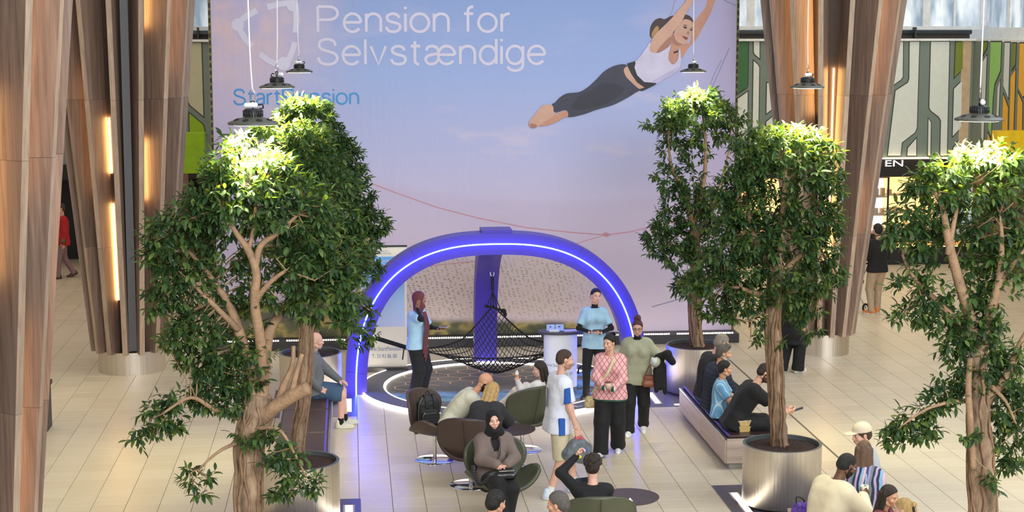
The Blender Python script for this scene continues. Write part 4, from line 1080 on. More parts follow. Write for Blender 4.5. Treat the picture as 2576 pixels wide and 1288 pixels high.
for key, mt, sm in (('b', BRN, SEAM_B), ('g', GRN, SEAM_G)):
    CHM[key] = {'backrest': solid(grid_mesh(back_fn, 24, 20, 'backrest', mt), .035), 'seat': solid(grid_mesh(seat_fn, 28, 12, 'seat', mt), .04)}
    pts = [np.array(back_fn(0, v)) + np.array([0, -.0375, 0]) for v in np.linspace(.0, .98, 16)]
    CHM[key]['seam'] = mesh('seam', *(lambda m_: (m_.v, m_.f))(MB().tube(pts, .004, 5)), sm)
POST = mesh('post', *(lambda m_: (m_.v, m_.f))(MB().lathe([(.026, .012), (.026, .37)], 20)), CHROME, True)
BASE = mesh('base_disc', *(lambda m_: (m_.v, m_.f))(MB().lathe([(.0, .016), (.05, .014), (.26, .009), (.272, .004), (.272, 0)], 48)), CHROME, True)
def chair(x, y, face, key, label):
    """face: compass direction the sitter looks to, degrees from +x"""
    c = empty('shell_chair', (x, y, 0), math.radians(face - 90), label, 'chair', 'swivel shell chairs')
    obj('seat', CHM[key]['seat'], c); obj('seam', CHM[key]['seam'], obj('backrest', CHM[key]['backrest'], c))
    obj('post', POST, c); obj('base_disc', BASE, c)
    return c
chair(1.09, 22.22, -35, 'b', 'brown leather shell chair under the bearded man leaning forward')
chair(1.48, 20.95, 72, 'b', 'brown leather shell chair seen from behind under the blonde woman')
chair(2.30, 22.64, 122, 'g', 'olive leather shell chair with its back to the walkway beside the low table')
chair(1.72, 19.5, -75, 'g', 'olive leather shell chair under the woman in the taupe coat')
chair(2.56, 17.35, 88, 'g', 'olive leather shell chair seen from behind at the lower edge')
chair(1.20, 15.9, 90, 'b', 'brown shell chair under the dark-haired man at the bottom')
chair(2.08, 15.7, 110, 'b', 'brown shell chair under the greying man at the bottom')
TT = M('table_top_wenge', (76, 62, 66), .4, 0, .08, 6)
def table(x, y, h, r, label):
    t = empty('round_table', (x, y, 0), 0, label, 'table', 'low round tables')
    MB().lathe([(0, h - .022), (r - .02, h - .022), (r, h - .008), (r, h), (0, h)], 56).build('table_top', TT, t)
    MB().lathe([(.028, .012), (.028, h - .022)], 20).build('post', CHROME, t, True)
    obj('base_disc', BASE, t)
table(2.05, 21.75, .52, .335, 'low round dark table among the seated family')
table(3.09, 18.45, .52, .335, 'low round dark table with a crumpled napkin at the lower edge')
P, Fq = sdf_mesh([([ell((0, 0, .012), (.03, .02, .013)), ell((.02, .012, .022), (.015, .02, .016)), ell((-.02, -.01, .02), (.018, .014, .018)), ell((.03, -.012, .012), (.018, .012, .01))], [])], .005, .004)
tp = at_z(1581, 1262, .52)
tag(obj('napkin', mesh('napkin', P * np.array([1, 1, 1]), Fq, M('tissue', (236, 236, 238), .8), True), None, tp), 'crumpled white napkin on the low table at the lower edge', 'napkin')

def ribbon_(rt, name, pts, mat, w=.045, t=.008):
    P = spline(pts, 5); vs, fs = [], []
    for p in P: vs += [(p[0] - w / 2, p[1], p[2]), (p[0] + w / 2, p[1], p[2]), (p[0] + w / 2, p[1] + t, p[2] + t), (p[0] - w / 2, p[1] + t, p[2] + t)]
    for i in range(len(P) - 1):
        for j in range(4): fs.append((i * 4 + j, i * 4 + (j + 1) % 4, (i + 1) * 4 + (j + 1) % 4, (i + 1) * 4 + j))
    fs += [(3, 2, 1, 0), tuple(len(vs) - 4 + j for j in range(4))]
    return MB().add(vs, fs).build(name, mat, rt)
# backpack on the left chair
bp = empty('backpack', (1.0, 22.12, .45), math.radians(195), 'black backpack standing on the brown chair behind the bearded man', 'backpack')
BPM = M('black_nylon', (20, 20, 22), .6, 0, .15, 20, .15, 120)
blk = [cap((-.085, 0, z), (.085, 0, z), .075) for z in np.linspace(.08, .34, 6)] + [cap((-.06, 0, .39), (.06, 0, .39), .065), cap((-.03, 0, .42), (.03, 0, .42), .05)] + [cap((-.07, .075, z), (.07, .075, z), .04) for z in np.linspace(.10, .22, 4)]
P, Fq = sdf_mesh([(hard(blk), [])], .012, .02)
obj('bag_body', mesh('bag_body', P, Fq, BPM, True), bp)
ZIP = M('zip_silver', (190, 186, 178), .3, .9)
MB().tube(spline([(.148, .05, .1), (.15, .05, .26), (.135, .05, .36), (.09, .05, .44)], 5), .004, 5).build('zip', ZIP, bp, True)
MB().tube(spline([(.1, .108, .1), (.105, .108, .2), (.07, .105, .25)], 5), .0035, 5).build('zip', ZIP, bp, True)
for x in (-.06, .05): ribbon_(bp, 'shoulder_strap', [(x, -.05, .43), (x, .03, .47), (x - .01, .075, .40), (x - .015, .085, .30)], BPM)
MB().tube(spline([(-.03, -.03, .47), (0, -.03, .51), (.03, -.03, .47)], 6), .007, 6).build('grab_loop', BPM, bp, True)

# denim tote behind the counter
tb = empty('tote_bag', (3.70, 26.38, .03), .3, 'light blue denim bag on the floor behind the promotion counter', 'bag')
P, Fq = sdf_mesh([([cap((-.14, 0, .07), (.14, 0, .07), .07, .07), cap((-.15, 0, .25), (.13, 0, .25), .06, .06)], [((0, 0, .27), (.25, 0, -.97))])], .012, .06)
obj('bag_body', mesh('bag_body', P, Fq, M('denim_light', (120, 158, 204), .8, 0, .15, 14, .2, 60), True), tb)
MB().tube(spline([(-.14, .0, .24), (-.12, -.02, .33), (0, -.03, .36), (.1, -.02, .3), (.12, 0, .22)], 6), .016, 6).build('dark_lining', BPM, tb, True)

# takeaway boxes on the right bench
KR = M('kraft_box', (206, 176, 110), .6, 0, .06); 
q = at_z(1870, 1085, .457)
for i, (z, lb) in enumerate(((.457, 'lower of two kraft takeaway boxes on the right bench'), (.535, 'upper kraft takeaway box with a printed lid on the right bench'))):
    t = empty('takeaway_box', (q[0], q[1] + .02, z), .1, lb, 'food box')
    mb = MB(); vs = []
    for r, zz in ((.075, 0), (.085, .062)):
        for (sx, sy) in ((1, .82), (.82, 1), (-.82, 1), (-1, .82), (-1, -.82), (-.82, -1), (.82, -1), (1, -.82)): vs.append((sx * r, sy * r * .85, zz))
    mb.add(vs, [tuple(range(7, -1, -1)), tuple(range(8, 16))] + [(k2, (k2 + 1) % 8, 8 + (k2 + 1) % 8, 8 + k2) for k2 in range(8)]); mb.build('tub', KR, t)
    mb = MB(); mb.add([(x * 1.05, y * 1.05, .062) for x, y, z_ in vs[8:]] + [(x * 1.05, y * 1.05, .074) for x, y, z_ in vs[8:]], [tuple(range(7, -1, -1)), tuple(range(8, 16))] + [(k2, (k2 + 1) % 8, 8 + (k2 + 1) % 8, 8 + k2) for k2 in range(8)])
    mb.build('lid', KR if i == 0 else M('lid_print', (196, 170, 140), .4, 0, .55, 22), t)

# pushchair beside the man at the shop
st = empty('pushchair', (9.95, 33.1, 0), .5, 'folded pushchair with thin frame beside the man at the shop', 'pushchair')
FRW = M('pushchair_frame', (200, 190, 184), .4, .6)
for sx in (-.2, .2):
    MB().tube([(sx, .3, .08), (sx, -.1, .55), (sx, -.35, 1.0)], .012, 6).build('frame_tube', FRW, st, True)
    MB().tube([(sx, -.3, .08), (sx, .05, .5), (sx, .2, .62)], .012, 6).build('frame_tube', FRW, st, True)
    for yy in (.3, -.3):
        MB().tube([(sx + .07 * 0, yy + .08 * math.cos(a), .085 + .08 * math.sin(a)) for a in np.linspace(0, 2 * PI, 16, endpoint=False)], .022, 6, closed=True).build('wheel', BLACK, st, True)
MB().tube([(-.2, -.35, 1.0), (.2, -.35, 1.0)], .016, 8).build('handle', BLACK, st, True)
P, Fq = sdf_mesh([([cap((-.13, -.05, .38), (.13, -.05, .38), .09), cap((-.13, -.2, .62), (.13, -.2, .62), .07)], [])], .02, .08)
obj('seat', mesh('seat', P, Fq, BLACK, True), st)
P, Fq = sdf_mesh([([cap((-.12, 0, .2), (.12, 0, .2), .08)], [])], .02, .02)
obj('basket', mesh('basket', P, Fq, M('basket_pink', (206, 164, 150), .8), True), st)
# ------------------------------------------------------------------ ficus trees
def leaf_mat():
    m, nt, bs = new_mat('ficus_leaf'); L = nt.links.new
    g = N(nt, 'ShaderNodeNewGeometry'); oi = N(nt, 'ShaderNodeObjectInfo')
    no = N(nt, 'ShaderNodeTexNoise', ins={'Scale': 7.0, 'Detail': 2.0}); L(g.outputs['Position'], no.inputs['Vector'])
    ad = N(nt, 'ShaderNodeMath', operation='MULTIPLY_ADD'); ad.inputs[1].default_value = .5; L(g.outputs['Random Per Island'], ad.inputs[0])
    m2 = N(nt, 'ShaderNodeMath', operation='MULTIPLY'); m2.inputs[1].default_value = .55; L(no.outputs[0], m2.inputs[0]); L(m2.outputs[0], ad.inputs[2])
    r = ramp(nt, [(.2, lin((28, 50, 36))), (.48, lin((48, 76, 46))), (.7, lin((76, 104, 54))), (.9, lin((136, 146, 72)))]); L(ad.outputs[0], r.inputs[0])
    L(r.outputs[0], bs.inputs['Base Color']); bs.inputs['Roughness'].default_value = .45; bs.inputs['Specular IOR Level'].default_value = .32
    tr = N(nt, 'ShaderNodeBsdfTranslucent')
    r2 = ramp(nt, [(.2, lin((74, 112, 22))), (.9, lin((170, 184, 60)))]); L(ad.outputs[0], r2.inputs[0]); L(r2.outputs[0], tr.inputs[0])
    mx = N(nt, 'ShaderNodeMixShader'); mx.inputs[0].default_value = .26; L(bs.outputs[0], mx.inputs[1]); L(tr.outputs[0], mx.inputs[2])
    L(mx.outputs[0], nt.nodes['Material Output'].inputs['Surface'])
    return m
LEAF = leaf_mat()
BARK = M('ficus_bark', (138, 114, 90), .9, 0, .75, 11, 1.0, 26, (1, 1, .22)); BARK2 = M('ficus_branch', (156, 124, 94), .8, 0, .25, 12, .4, 40)
ROOT = M('aerial_root', (136, 106, 80), .85, 0, .3, 12)
DRY = M('dry_twig', (176, 156, 120), .9)
# one leaf: base at origin, pointing +x, folded along the midrib and drooping
_lv = []
for x, w, z in ((0, .0, 0), (.16, .125, .012), (.46, .205, .0), (.78, .13, -.055), (1.0, 0, -.13)):
    if w == 0: _lv.append((x, 0, z))
    else: _lv += [(x, -w, z + .05), (x, 0, z), (x, w, z + .05)]
LV = np.array(_lv)
LF = [(0, 1, 2), (0, 2, 3), (1, 4, 5, 2), (2, 5, 6, 3), (4, 7, 8, 5), (5, 8, 9, 6), (7, 10, 8), (8, 10, 9)]
leaf_me = mesh('leaf', LV, LF, LEAF, False)
def rot_to(d, roll):
    d = d / np.linalg.norm(d); up = np.array([0, 0, 1.0]) if abs(d[2]) < .97 else np.array([1.0, 0, 0])
    y = np.cross(up, d); y /= np.linalg.norm(y); z = np.cross(d, y)
    c, s = math.cos(roll), math.sin(roll)
    return np.stack([d, y * c + z * s, -y * s + z * c], 1)
def tree(name, key, Y, label, trunk, limbs, blobs, leaf, dens, seed, twigs=True):
    """trunk, limbs: polylines in photo pixels with depth offset and radius; blobs: px, py, rx, ry, depth offset"""
    rng = np.random.default_rng(seed)
    bx, by = PLP[key]
    root = empty(name, (bx, by, .70), 0, label, 'tree', 'ficus trees in steel planters')
    RO = np.array([bx, by, .70])
    def P3(p): return at_y(p[0], p[1], Y + (p[2] if len(p) > 2 else 0))
    # trunk
    tp = [P3(p) for p in trunk]; rad = [p[3] for p in trunk]
    tp = [np.array([bx, by, .66])] + tp if tp[0][2] > .9 else tp
    rad = [rad[0] * 1.25] + rad if len(rad) < len(tp) else rad
    sp_ = spline([np.append(a, r) for a, r in zip(tp, rad)], 8)
    mb = MB(); mb.tube([s[:3] - RO for s in sp_], [s[3] * (1 + .10 * math.sin(i * 1.7) * math.cos(i * .6)) for i, s in enumerate(sp_)], 14)
    tr = mb.build('trunk', BARK, root, True)
    md = tr.modifiers.new('sub', 'SUBSURF'); md.levels = md.render_levels = 1
    tx = bpy.data.textures.get('bark_relief') or bpy.data.textures.new('bark_relief', 'CLOUDS'); tx.noise_scale = .12
    dm = tr.modifiers.new('relief', 'DISPLACE'); dm.texture = tx; dm.strength = .045; dm.texture_coords = 'LOCAL'
    for k in range(8):   # aerial roots clinging to the trunk
        a0 = rng.uniform(0, 2 * PI); tw = rng.uniform(-2.6, 2.6); i0 = int(rng.integers(0, 3)); i1 = len(sp_) - int(rng.integers(1, 8)); pts = []
        for i in range(i0, max(i1, i0 + 4)):
            if i >= len(sp_): break
            a = a0 + tw * (i - i0) / len(sp_) + .10 * math.sin(i * .7 + k); r = sp_[i][3] * 1.04
            pts.append(sp_[i][:3] - RO + np.array([r * math.cos(a), r * math.sin(a), 0]))
        if len(pts) > 3: MB().tube(pts, [rng.uniform(.008, .02)] * len(pts), 5).build('aerial_root', ROOT, root, True)
    # limbs
    tips = []
    for lm in limbs:
        pts = spline([np.append(P3(p), p[3]) for p in lm], 5)
        MB().tube([p[:3] - RO for p in pts], [p[3] for p in pts], 8).build('limb', BARK2, root, True)
        tips += [p[:3] for p in pts[2:]]
    tips = np.array(tips) if tips else np.array([tp[-1]])
    # leaves gathered in sprigs within the crown masses
    pos, mats, scl = [], [], []
    tw_mb = MB(); ppm = FPX / Y
    for b in blobs:
        c = P3((b[0], b[1], b[4] if len(b) > 4 else 0)); rx, rz = b[2] * 1.1 / ppm, b[3] * 1.1 / ppm; ry = min(rx, .45) if rx > .25 else rx
        d_ = b[5] if len(b) > 5 else 1.0
        n = max(3, int(dens * d_ * (rx * rz) ** .92 * 640))
        u = rng.normal(size=(n, 3)); u /= np.linalg.norm(u, axis=1)[:, None]; r = rng.uniform(.35, 1.0, n) ** .55
        q = c + u * r[:, None] * np.array([rx, ry, rz])
        out = u * np.array([1, 1, .55]); out[:, 2] += rng.uniform(-.15, .55, n); out /= np.linalg.norm(out, axis=1)[:, None]
        if twigs:
            for i in np.nonzero(rng.random(n) < .13)[0]:
                j = int(np.argmin(((tips - q[i]) ** 2).sum(1))); a = tips[j]
                if np.linalg.norm(a - q[i]) < .8: tw_mb.tube([a - RO, (a + q[i]) / 2 + rng.normal(size=3) * .035 - RO, q[i] - RO], [.006, .005, .003], 4, False)
        K8 = 8; t = np.tile(np.arange(K8) / K8, n); idx = np.repeat(np.arange(n), K8); ln = rng.uniform(.06, .14, n)[idx]; o8 = out[idx]; m8 = n * K8
        ang = np.tile(np.arange(K8) * 2.4, n) + rng.uniform(-.4, .4, m8)
        sd = np.cross(o8, [.3, .2, 1.0]); sd /= np.linalg.norm(sd, axis=1)[:, None]; s2_ = np.cross(o8, sd)
        d = o8 * (.25 + .75 * t)[:, None] + (sd * np.cos(ang)[:, None] + s2_ * np.sin(ang)[:, None]) * (1.05 - .55 * t)[:, None] + np.array([0, 0, -.45])
        d /= np.linalg.norm(d, axis=1)[:, None]; up = np.tile(np.array([0, 0, 1.0]), (m8, 1)); up[np.abs(d[:, 2]) > .97] = (1.0, 0, 0)
        y_ = np.cross(up, d); y_ /= np.linalg.norm(y_, axis=1)[:, None]; z_ = np.cross(d, y_); ro = rng.uniform(-.5, .5, m8); cr, sr = np.cos(ro)[:, None], np.sin(ro)[:, None]
        pos.append(q[idx] + o8 * (ln * (t - .5))[:, None]); mats.append(np.stack([d, y_ * cr + z_ * sr, -y_ * sr + z_ * cr], 2)); scl.append(leaf * rng.uniform(.8, 1.35, m8))
    if tw_mb.f: tag(tw_mb.build('twigs', BARK2, root), kind='stuff')
    pos = np.concatenate(pos); mats = np.concatenate(mats); scl = np.concatenate(scl)
    dist = np.linalg.norm(pos - _C, axis=1)
    w_ = (pos - _C) @ _F; fx = 1288 + FPX * ((pos - _C) @ _R) / w_; fy = 644 - FPX * ((pos - _C) @ _U) / w_; fr = (fx > 0) & (fx < 2576) & (fy > 0) & (fy < 1280)
    near = np.argsort(np.where(fr, dist, 99))[:300]
    isn = np.zeros(len(pos), bool); isn[near] = True
    for i in near:
        o = bpy.data.objects.new('leaf', leaf_me); COL.objects.link(o); o.parent = root
        R4 = Matrix(mats[i].tolist()).to_4x4(); o.matrix_local = Matrix.Translation(Vector((pos[i] - RO).tolist())) @ R4 @ Matrix.Scale(float(scl[i]), 4)
    R_, p_, s_ = mats[~isn], pos[~isn] - RO, scl[~isn]
    V = (np.einsum('nij,kj->nki', R_, LV) * s_[:, None, None] + p_[:, None, :]).reshape(-1, 3)
    n = len(p_); me = bpy.data.meshes.new('foliage')
    tris = np.array([f for f in LF if len(f) == 3]); quads = np.array([f for f in LF if len(f) == 4])
    off = (np.arange(n) * len(LV))[:, None, None]
    T = (tris[None] + off).reshape(-1, 3); Q = (quads[None] + off).reshape(-1, 4)
    loops = np.concatenate([T.ravel(), Q.ravel()]); st_ = np.concatenate([np.arange(len(T)) * 3, len(T) * 3 + np.arange(len(Q)) * 4])
    me.vertices.add(len(V)); me.vertices.foreach_set('co', V.ravel()); me.loops.add(len(loops)); me.loops.foreach_set('vertex_index', loops)
    me.polygons.add(len(st_)); me.polygons.foreach_set('loop_start', st_); me.materials.append(LEAF); me.update(calc_edges=True); me.validate()
    tag(obj('foliage', me, root), kind='stuff')
    return root

tree('ficus_tree', 'lf', 13.8, 'big ficus tree nearest on the left with a cut side limb and low leafy boughs',
     [(620, 1380, 0, .125), (622, 1288, 0, .118), (625, 1190, 0, .11), (628, 1110, 0, .115), (645, 1050, 0, .125), (655, 990, 0, .10)],
     [[(650, 1060, 0, .07), (690, 1025, -.1, .06), (735, 995, -.15, .058), (775, 975, -.2, .05)], [(700, 1020, -.1, .04), (712, 975, -.1, .03), (735, 920, -.1, .02), (738, 870, -.1, .017)], [(735, 990, -.15, .03), (745, 940, -.15, .022), (760, 890, -.15, .018)],
      [(650, 1000, 0, .08), (660, 950, .05, .06), (668, 880, .1, .05), (680, 830, .1, .045), (720, 770, .15, .03), (790, 700, .2, .02)],
      [(645, 1010, 0, .07), (630, 930, 0, .06), (612, 870, 0, .05), (590, 800, .05, .04), (560, 740, .1, .03), (500, 660, .1, .02), (440, 600, .1, .012)],
      [(660, 960, 0, .05), (655, 860, -.1, .045), (640, 760, -.15, .04), (645, 690, -.2, .035), (625, 630, -.2, .03), (590, 580, -.2, .02), (560, 520, -.1, .012)],
      [(640, 690, -.2, .03), (655, 620, -.2, .026), (700, 585, -.2, .02), (750, 540, -.1, .012)], [(625, 630, -.2, .02), (640, 560, -.15, .016), (645, 480, -.05, .012)],
      [(640, 760, -.15, .03), (680, 710, -.2, .02), (720, 680, -.25, .014)], [(600, 830, 0, .03), (530, 760, -.1, .02), (470, 700, -.1, .012)],
      [(600, 1050, 0, .03), (540, 1030, -.1, .02), (480, 1000, -.15, .015), (410, 1040, -.15, .009)], [(640, 1100, -.05, .02), (560, 1130, -.1, .014), (500, 1180, -.15, .008)], [(640, 1080, -.1, .02), (700, 1080, -.25, .014), (740, 1140, -.3, .01), (770, 1200, -.3, .007)]],
     [(592, 362, 38, 24, .1, 1.1), (640, 392, 55, 26, .05, 1.2), (572, 420, 55, 55, 0, 1.2), (690, 425, 50, 35, .05, 1.1), (650, 440, 100, 50, 0, 1.2), (545, 480, 75, 55), (620, 500, 110, 50, 0, 1.1), (730, 480, 70, 50), (785, 530, 60, 50), (490, 545, 70, 50), (580, 555, 90, 45), (690, 555, 90, 45), (780, 600, 70, 50),
      (420, 590, 60, 45), (395, 640, 35, 30), (460, 640, 80, 50), (840, 650, 55, 60), (760, 680, 80, 60), (560, 640, 90, 50, .25, .7), (680, 640, 90, 50, .25, .7),
      (420, 710, 60, 45), (390, 760, 30, 30), (500, 740, 70, 60, .1, .8), (700, 740, 90, 50, .1, .9), (800, 760, 80, 50), (870, 720, 40, 60), (880, 800, 35, 35), (600, 730, 60, 40, .25, .6), (630, 800, 50, 40, .2, .6),
      (500, 830, 70, 55), (450, 850, 45, 40), (560, 880, 65, 50), (600, 950, 55, 50), (540, 950, 50, 40), (505, 910, 50, 40), (640, 900, 45, 40, -.1, .7), (590, 1010, 45, 35), (520, 1000, 40, 28),
      (465, 1005, 40, 18), (420, 1015, 32, 20), (385, 1035, 28, 16), (425, 1060, 38, 20), (375, 1080, 28, 18), (350, 1105, 18, 14), (440, 1075, 18, 14),
      (640, 1100, 45, 22, -.1), (695, 1105, 40, 20, -.2), (720, 1140, 40, 22, -.25), (690, 1170, 30, 18, -.25), (730, 1195, 38, 22, -.3), (770, 1215, 34, 20, -.3), (700, 1235, 26, 20, -.3), (790, 1240, 18, 18, -.3),
      (475, 1215, 24, 16, -.1), (500, 1240, 20, 12, -.1), (470, 1180, 14, 12, -.1, .6), (525, 1205, 12, 12, -.1, .6)],
     .070, 1.3, 11)
tree('ficus_tree', 'lm', 19.6, 'ficus tree of the near left planter rising behind the biggest tree',
     [(748, 1150, 0, .085), (752, 1080, 0, .08), (762, 1000, 0, .08), (768, 900, 0, .078), (772, 800, 0, .07), (780, 700, 0, .06)],
     [[(780, 720, 0, .05), (790, 600, 0, .04), (760, 480, .1, .03), (740, 380, .1, .015)], [(785, 680, 0, .05), (830, 560, -.1, .035), (850, 460, 0, .02)], [(790, 700, 0, .04), (860, 640, 0, .025), (930, 600, 0, .012)], [(790, 740, 0, .04), (860, 740, 0, .02), (930, 780, 0, .01)]],
     [(720, 330, 80, 30, 0, 1.3), (690, 345, 60, 35, 0, 1.2), (760, 350, 70, 40, 0, 1.2), (720, 400, 100, 50), (800, 410, 70, 55), (840, 470, 60, 60), (780, 490, 80, 60), (860, 550, 50, 60), (800, 580, 80, 60), (740, 600, 80, 70, 0, .7), (890, 620, 40, 45), (850, 670, 55, 45), (790, 700, 70, 50), (905, 690, 25, 30, 0, .8), (880, 760, 40, 30), (925, 790, 18, 28), (930, 840, 16, 25), (900, 870, 14, 16, 0, .7), (855, 850, 14, 20, -.1, .5)],
     .082, 1.0, 12)
tree('ficus_tree', 'lb', 26.0, 'farthest ficus tree on the left with its crown in front of the banner',
     [(785, 890, 0, .09), (786, 840, 0, .085), (790, 760, 0, .08), (800, 640, 0, .07)],
     [[(800, 660, 0, .06), (790, 520, 0, .04), (775, 400, 0, .02), (770, 300, 0, .012)], [(800, 640, 0, .05), (850, 540, 0, .035), (880, 460, 0, .015)], [(810, 660, 0, .04), (880, 600, 0, .03), (940, 570, 0, .012)]],
     [(768, 268, 55, 22, 0, 1.4), (730, 288, 45, 20, 0, 1.2), (790, 300, 55, 30, 0, 1.2), (830, 350, 50, 40), (800, 380, 70, 50), (860, 400, 45, 45), (880, 450, 45, 40), (840, 470, 60, 50), (900, 500, 40, 35), (880, 540, 55, 40), (940, 555, 35, 28), (960, 575, 20, 18), (920, 600, 40, 30), (880, 600, 50, 40), (900, 650, 35, 30), (925, 645, 22, 18), (945, 685, 18, 18, -.3), (840, 620, 60, 60)],
     .095, 1.15, 13)
tree('ficus_tree', 'rb', 26.1, 'farthest ficus tree on the right, sparse and tall in front of the banner edge',
     [(1757, 885, 0, .115), (1752, 840, 0, .105), (1748, 770, 0, .095), (1752, 700, 0, .085), (1750, 620, 0, .075), (1742, 560, 0, .06)],
     [[(1742, 570, 0, .05), (1725, 490, 0, .035), (1690, 420, 0, .025), (1680, 340, 0, .012)], [(1745, 560, 0, .045), (1770, 460, 0, .035), (1775, 360, 0, .025), (1765, 270, 0, .012)], [(1750, 600, 0, .04), (1800, 500, 0, .03), (1830, 400, 0, .02), (1840, 320, 0, .01)], [(1750, 660, 0, .03), (1700, 620, 0, .02), (1660, 600, 0, .01)]],
     [(1765, 238, 38, 18, 0, 1.4), (1730, 258, 55, 20, 0, 1.4), (1790, 265, 50, 20, 0, 1.2), (1690, 285, 45, 22, 0, 1.2), (1760, 295, 75, 28, 0, 1.2), (1835, 290, 45, 28), (1660, 315, 35, 22), (1700, 330, 40, 30, 0, .8), (1780, 340, 50, 30, 0, .7), (1850, 330, 30, 30), (1690, 390, 35, 40, 0, .6), (1740, 380, 45, 40, 0, .5), (1680, 450, 40, 35, 0, .7), (1730, 450, 40, 35, 0, .6), (1745, 500, 50, 35), (1700, 510, 40, 30, 0, .7), (1755, 560, 55, 40), (1800, 520, 50, 50), (1680, 560, 45, 28), (1650, 590, 30, 22), (1700, 610, 50, 30), (1660, 630, 35, 20), (1700, 650, 40, 20), (1770, 620, 50, 45), (1780, 680, 45, 35), (1740, 720, 45, 25), (1715, 715, 25, 18)],
     .095, .72, 14)
tree('ficus_tree', 'rm', 19.8, 'ficus tree of the near right planter with a bare trunk over the right bench',
     [(1964, 1135, 0, .10), (1960, 1080, 0, .098), (1956, 1000, 0, .095), (1950, 900, 0, .095), (1944, 820, 0, .09), (1948, 740, 0, .085), (1955, 660, 0, .07)],
     [[(1950, 720, 0, .06), (1965, 600, -.05, .045), (1972, 500, -.1, .035), (1975, 420, -.1, .02), (1960, 360, 0, .01)], [(1950, 700, 0, .05), (1900, 600, 0, .035), (1880, 500, 0, .025), (1900, 420, 0, .012)], [(1955, 700, 0, .05), (2030, 620, 0, .03), (2060, 520, 0, .02), (2070, 440, 0, .01)], [(1945, 760, 0, .05), (1880, 730, -.1, .03), (1820, 720, -.1, .015)], [(1950, 740, 0, .04), (2020, 730, -.1, .025), (2060, 740, -.1, .012)], [(1940, 790, 0, .02), (1895, 800, -.2, .01), (1888, 850, -.2, .006)]],
     [(1950, 345, 70, 24, 0, 1.4), (2010, 345, 60, 24, 0, 1.4), (1890, 370, 45, 35, 0, 1.1), (1970, 385, 100, 35, 0, 1.2), (2070, 385, 45, 35, 0, 1.1), (2100, 430, 30, 22), (1900, 430, 60, 45), (2000, 440, 90, 45), (2080, 470, 45, 45), (1850, 450, 40, 35), (1815, 480, 30, 25), (1870, 520, 55, 45), (1940, 520, 60, 50), (2030, 540, 70, 55), (2090, 560, 35, 40), (1830, 560, 40, 40), (1890, 600, 70, 55), (1980, 610, 80, 55), (2060, 630, 60, 50), (2100, 680, 30, 30), (1820, 640, 50, 40), (1870, 680, 70, 45), (1960, 690, 80, 50), (2050, 710, 60, 40), (1780, 690, 50, 25), (1740, 712, 30, 18), (1810, 730, 60, 30), (1880, 750, 60, 35), (1980, 750, 60, 35), (2040, 770, 40, 30), (1790, 780, 40, 22), (1840, 790, 35, 22), (1905, 800, 30, 20, 0, .8), (2010, 800, 35, 22), (2040, 835, 20, 16), (1900, 860, 16, 12, -.2, .7), (1915, 835, 14, 14, -.2, .7), (1975, 855, 16, 12, -.1, .6)],
     .085, 1.0, 15)
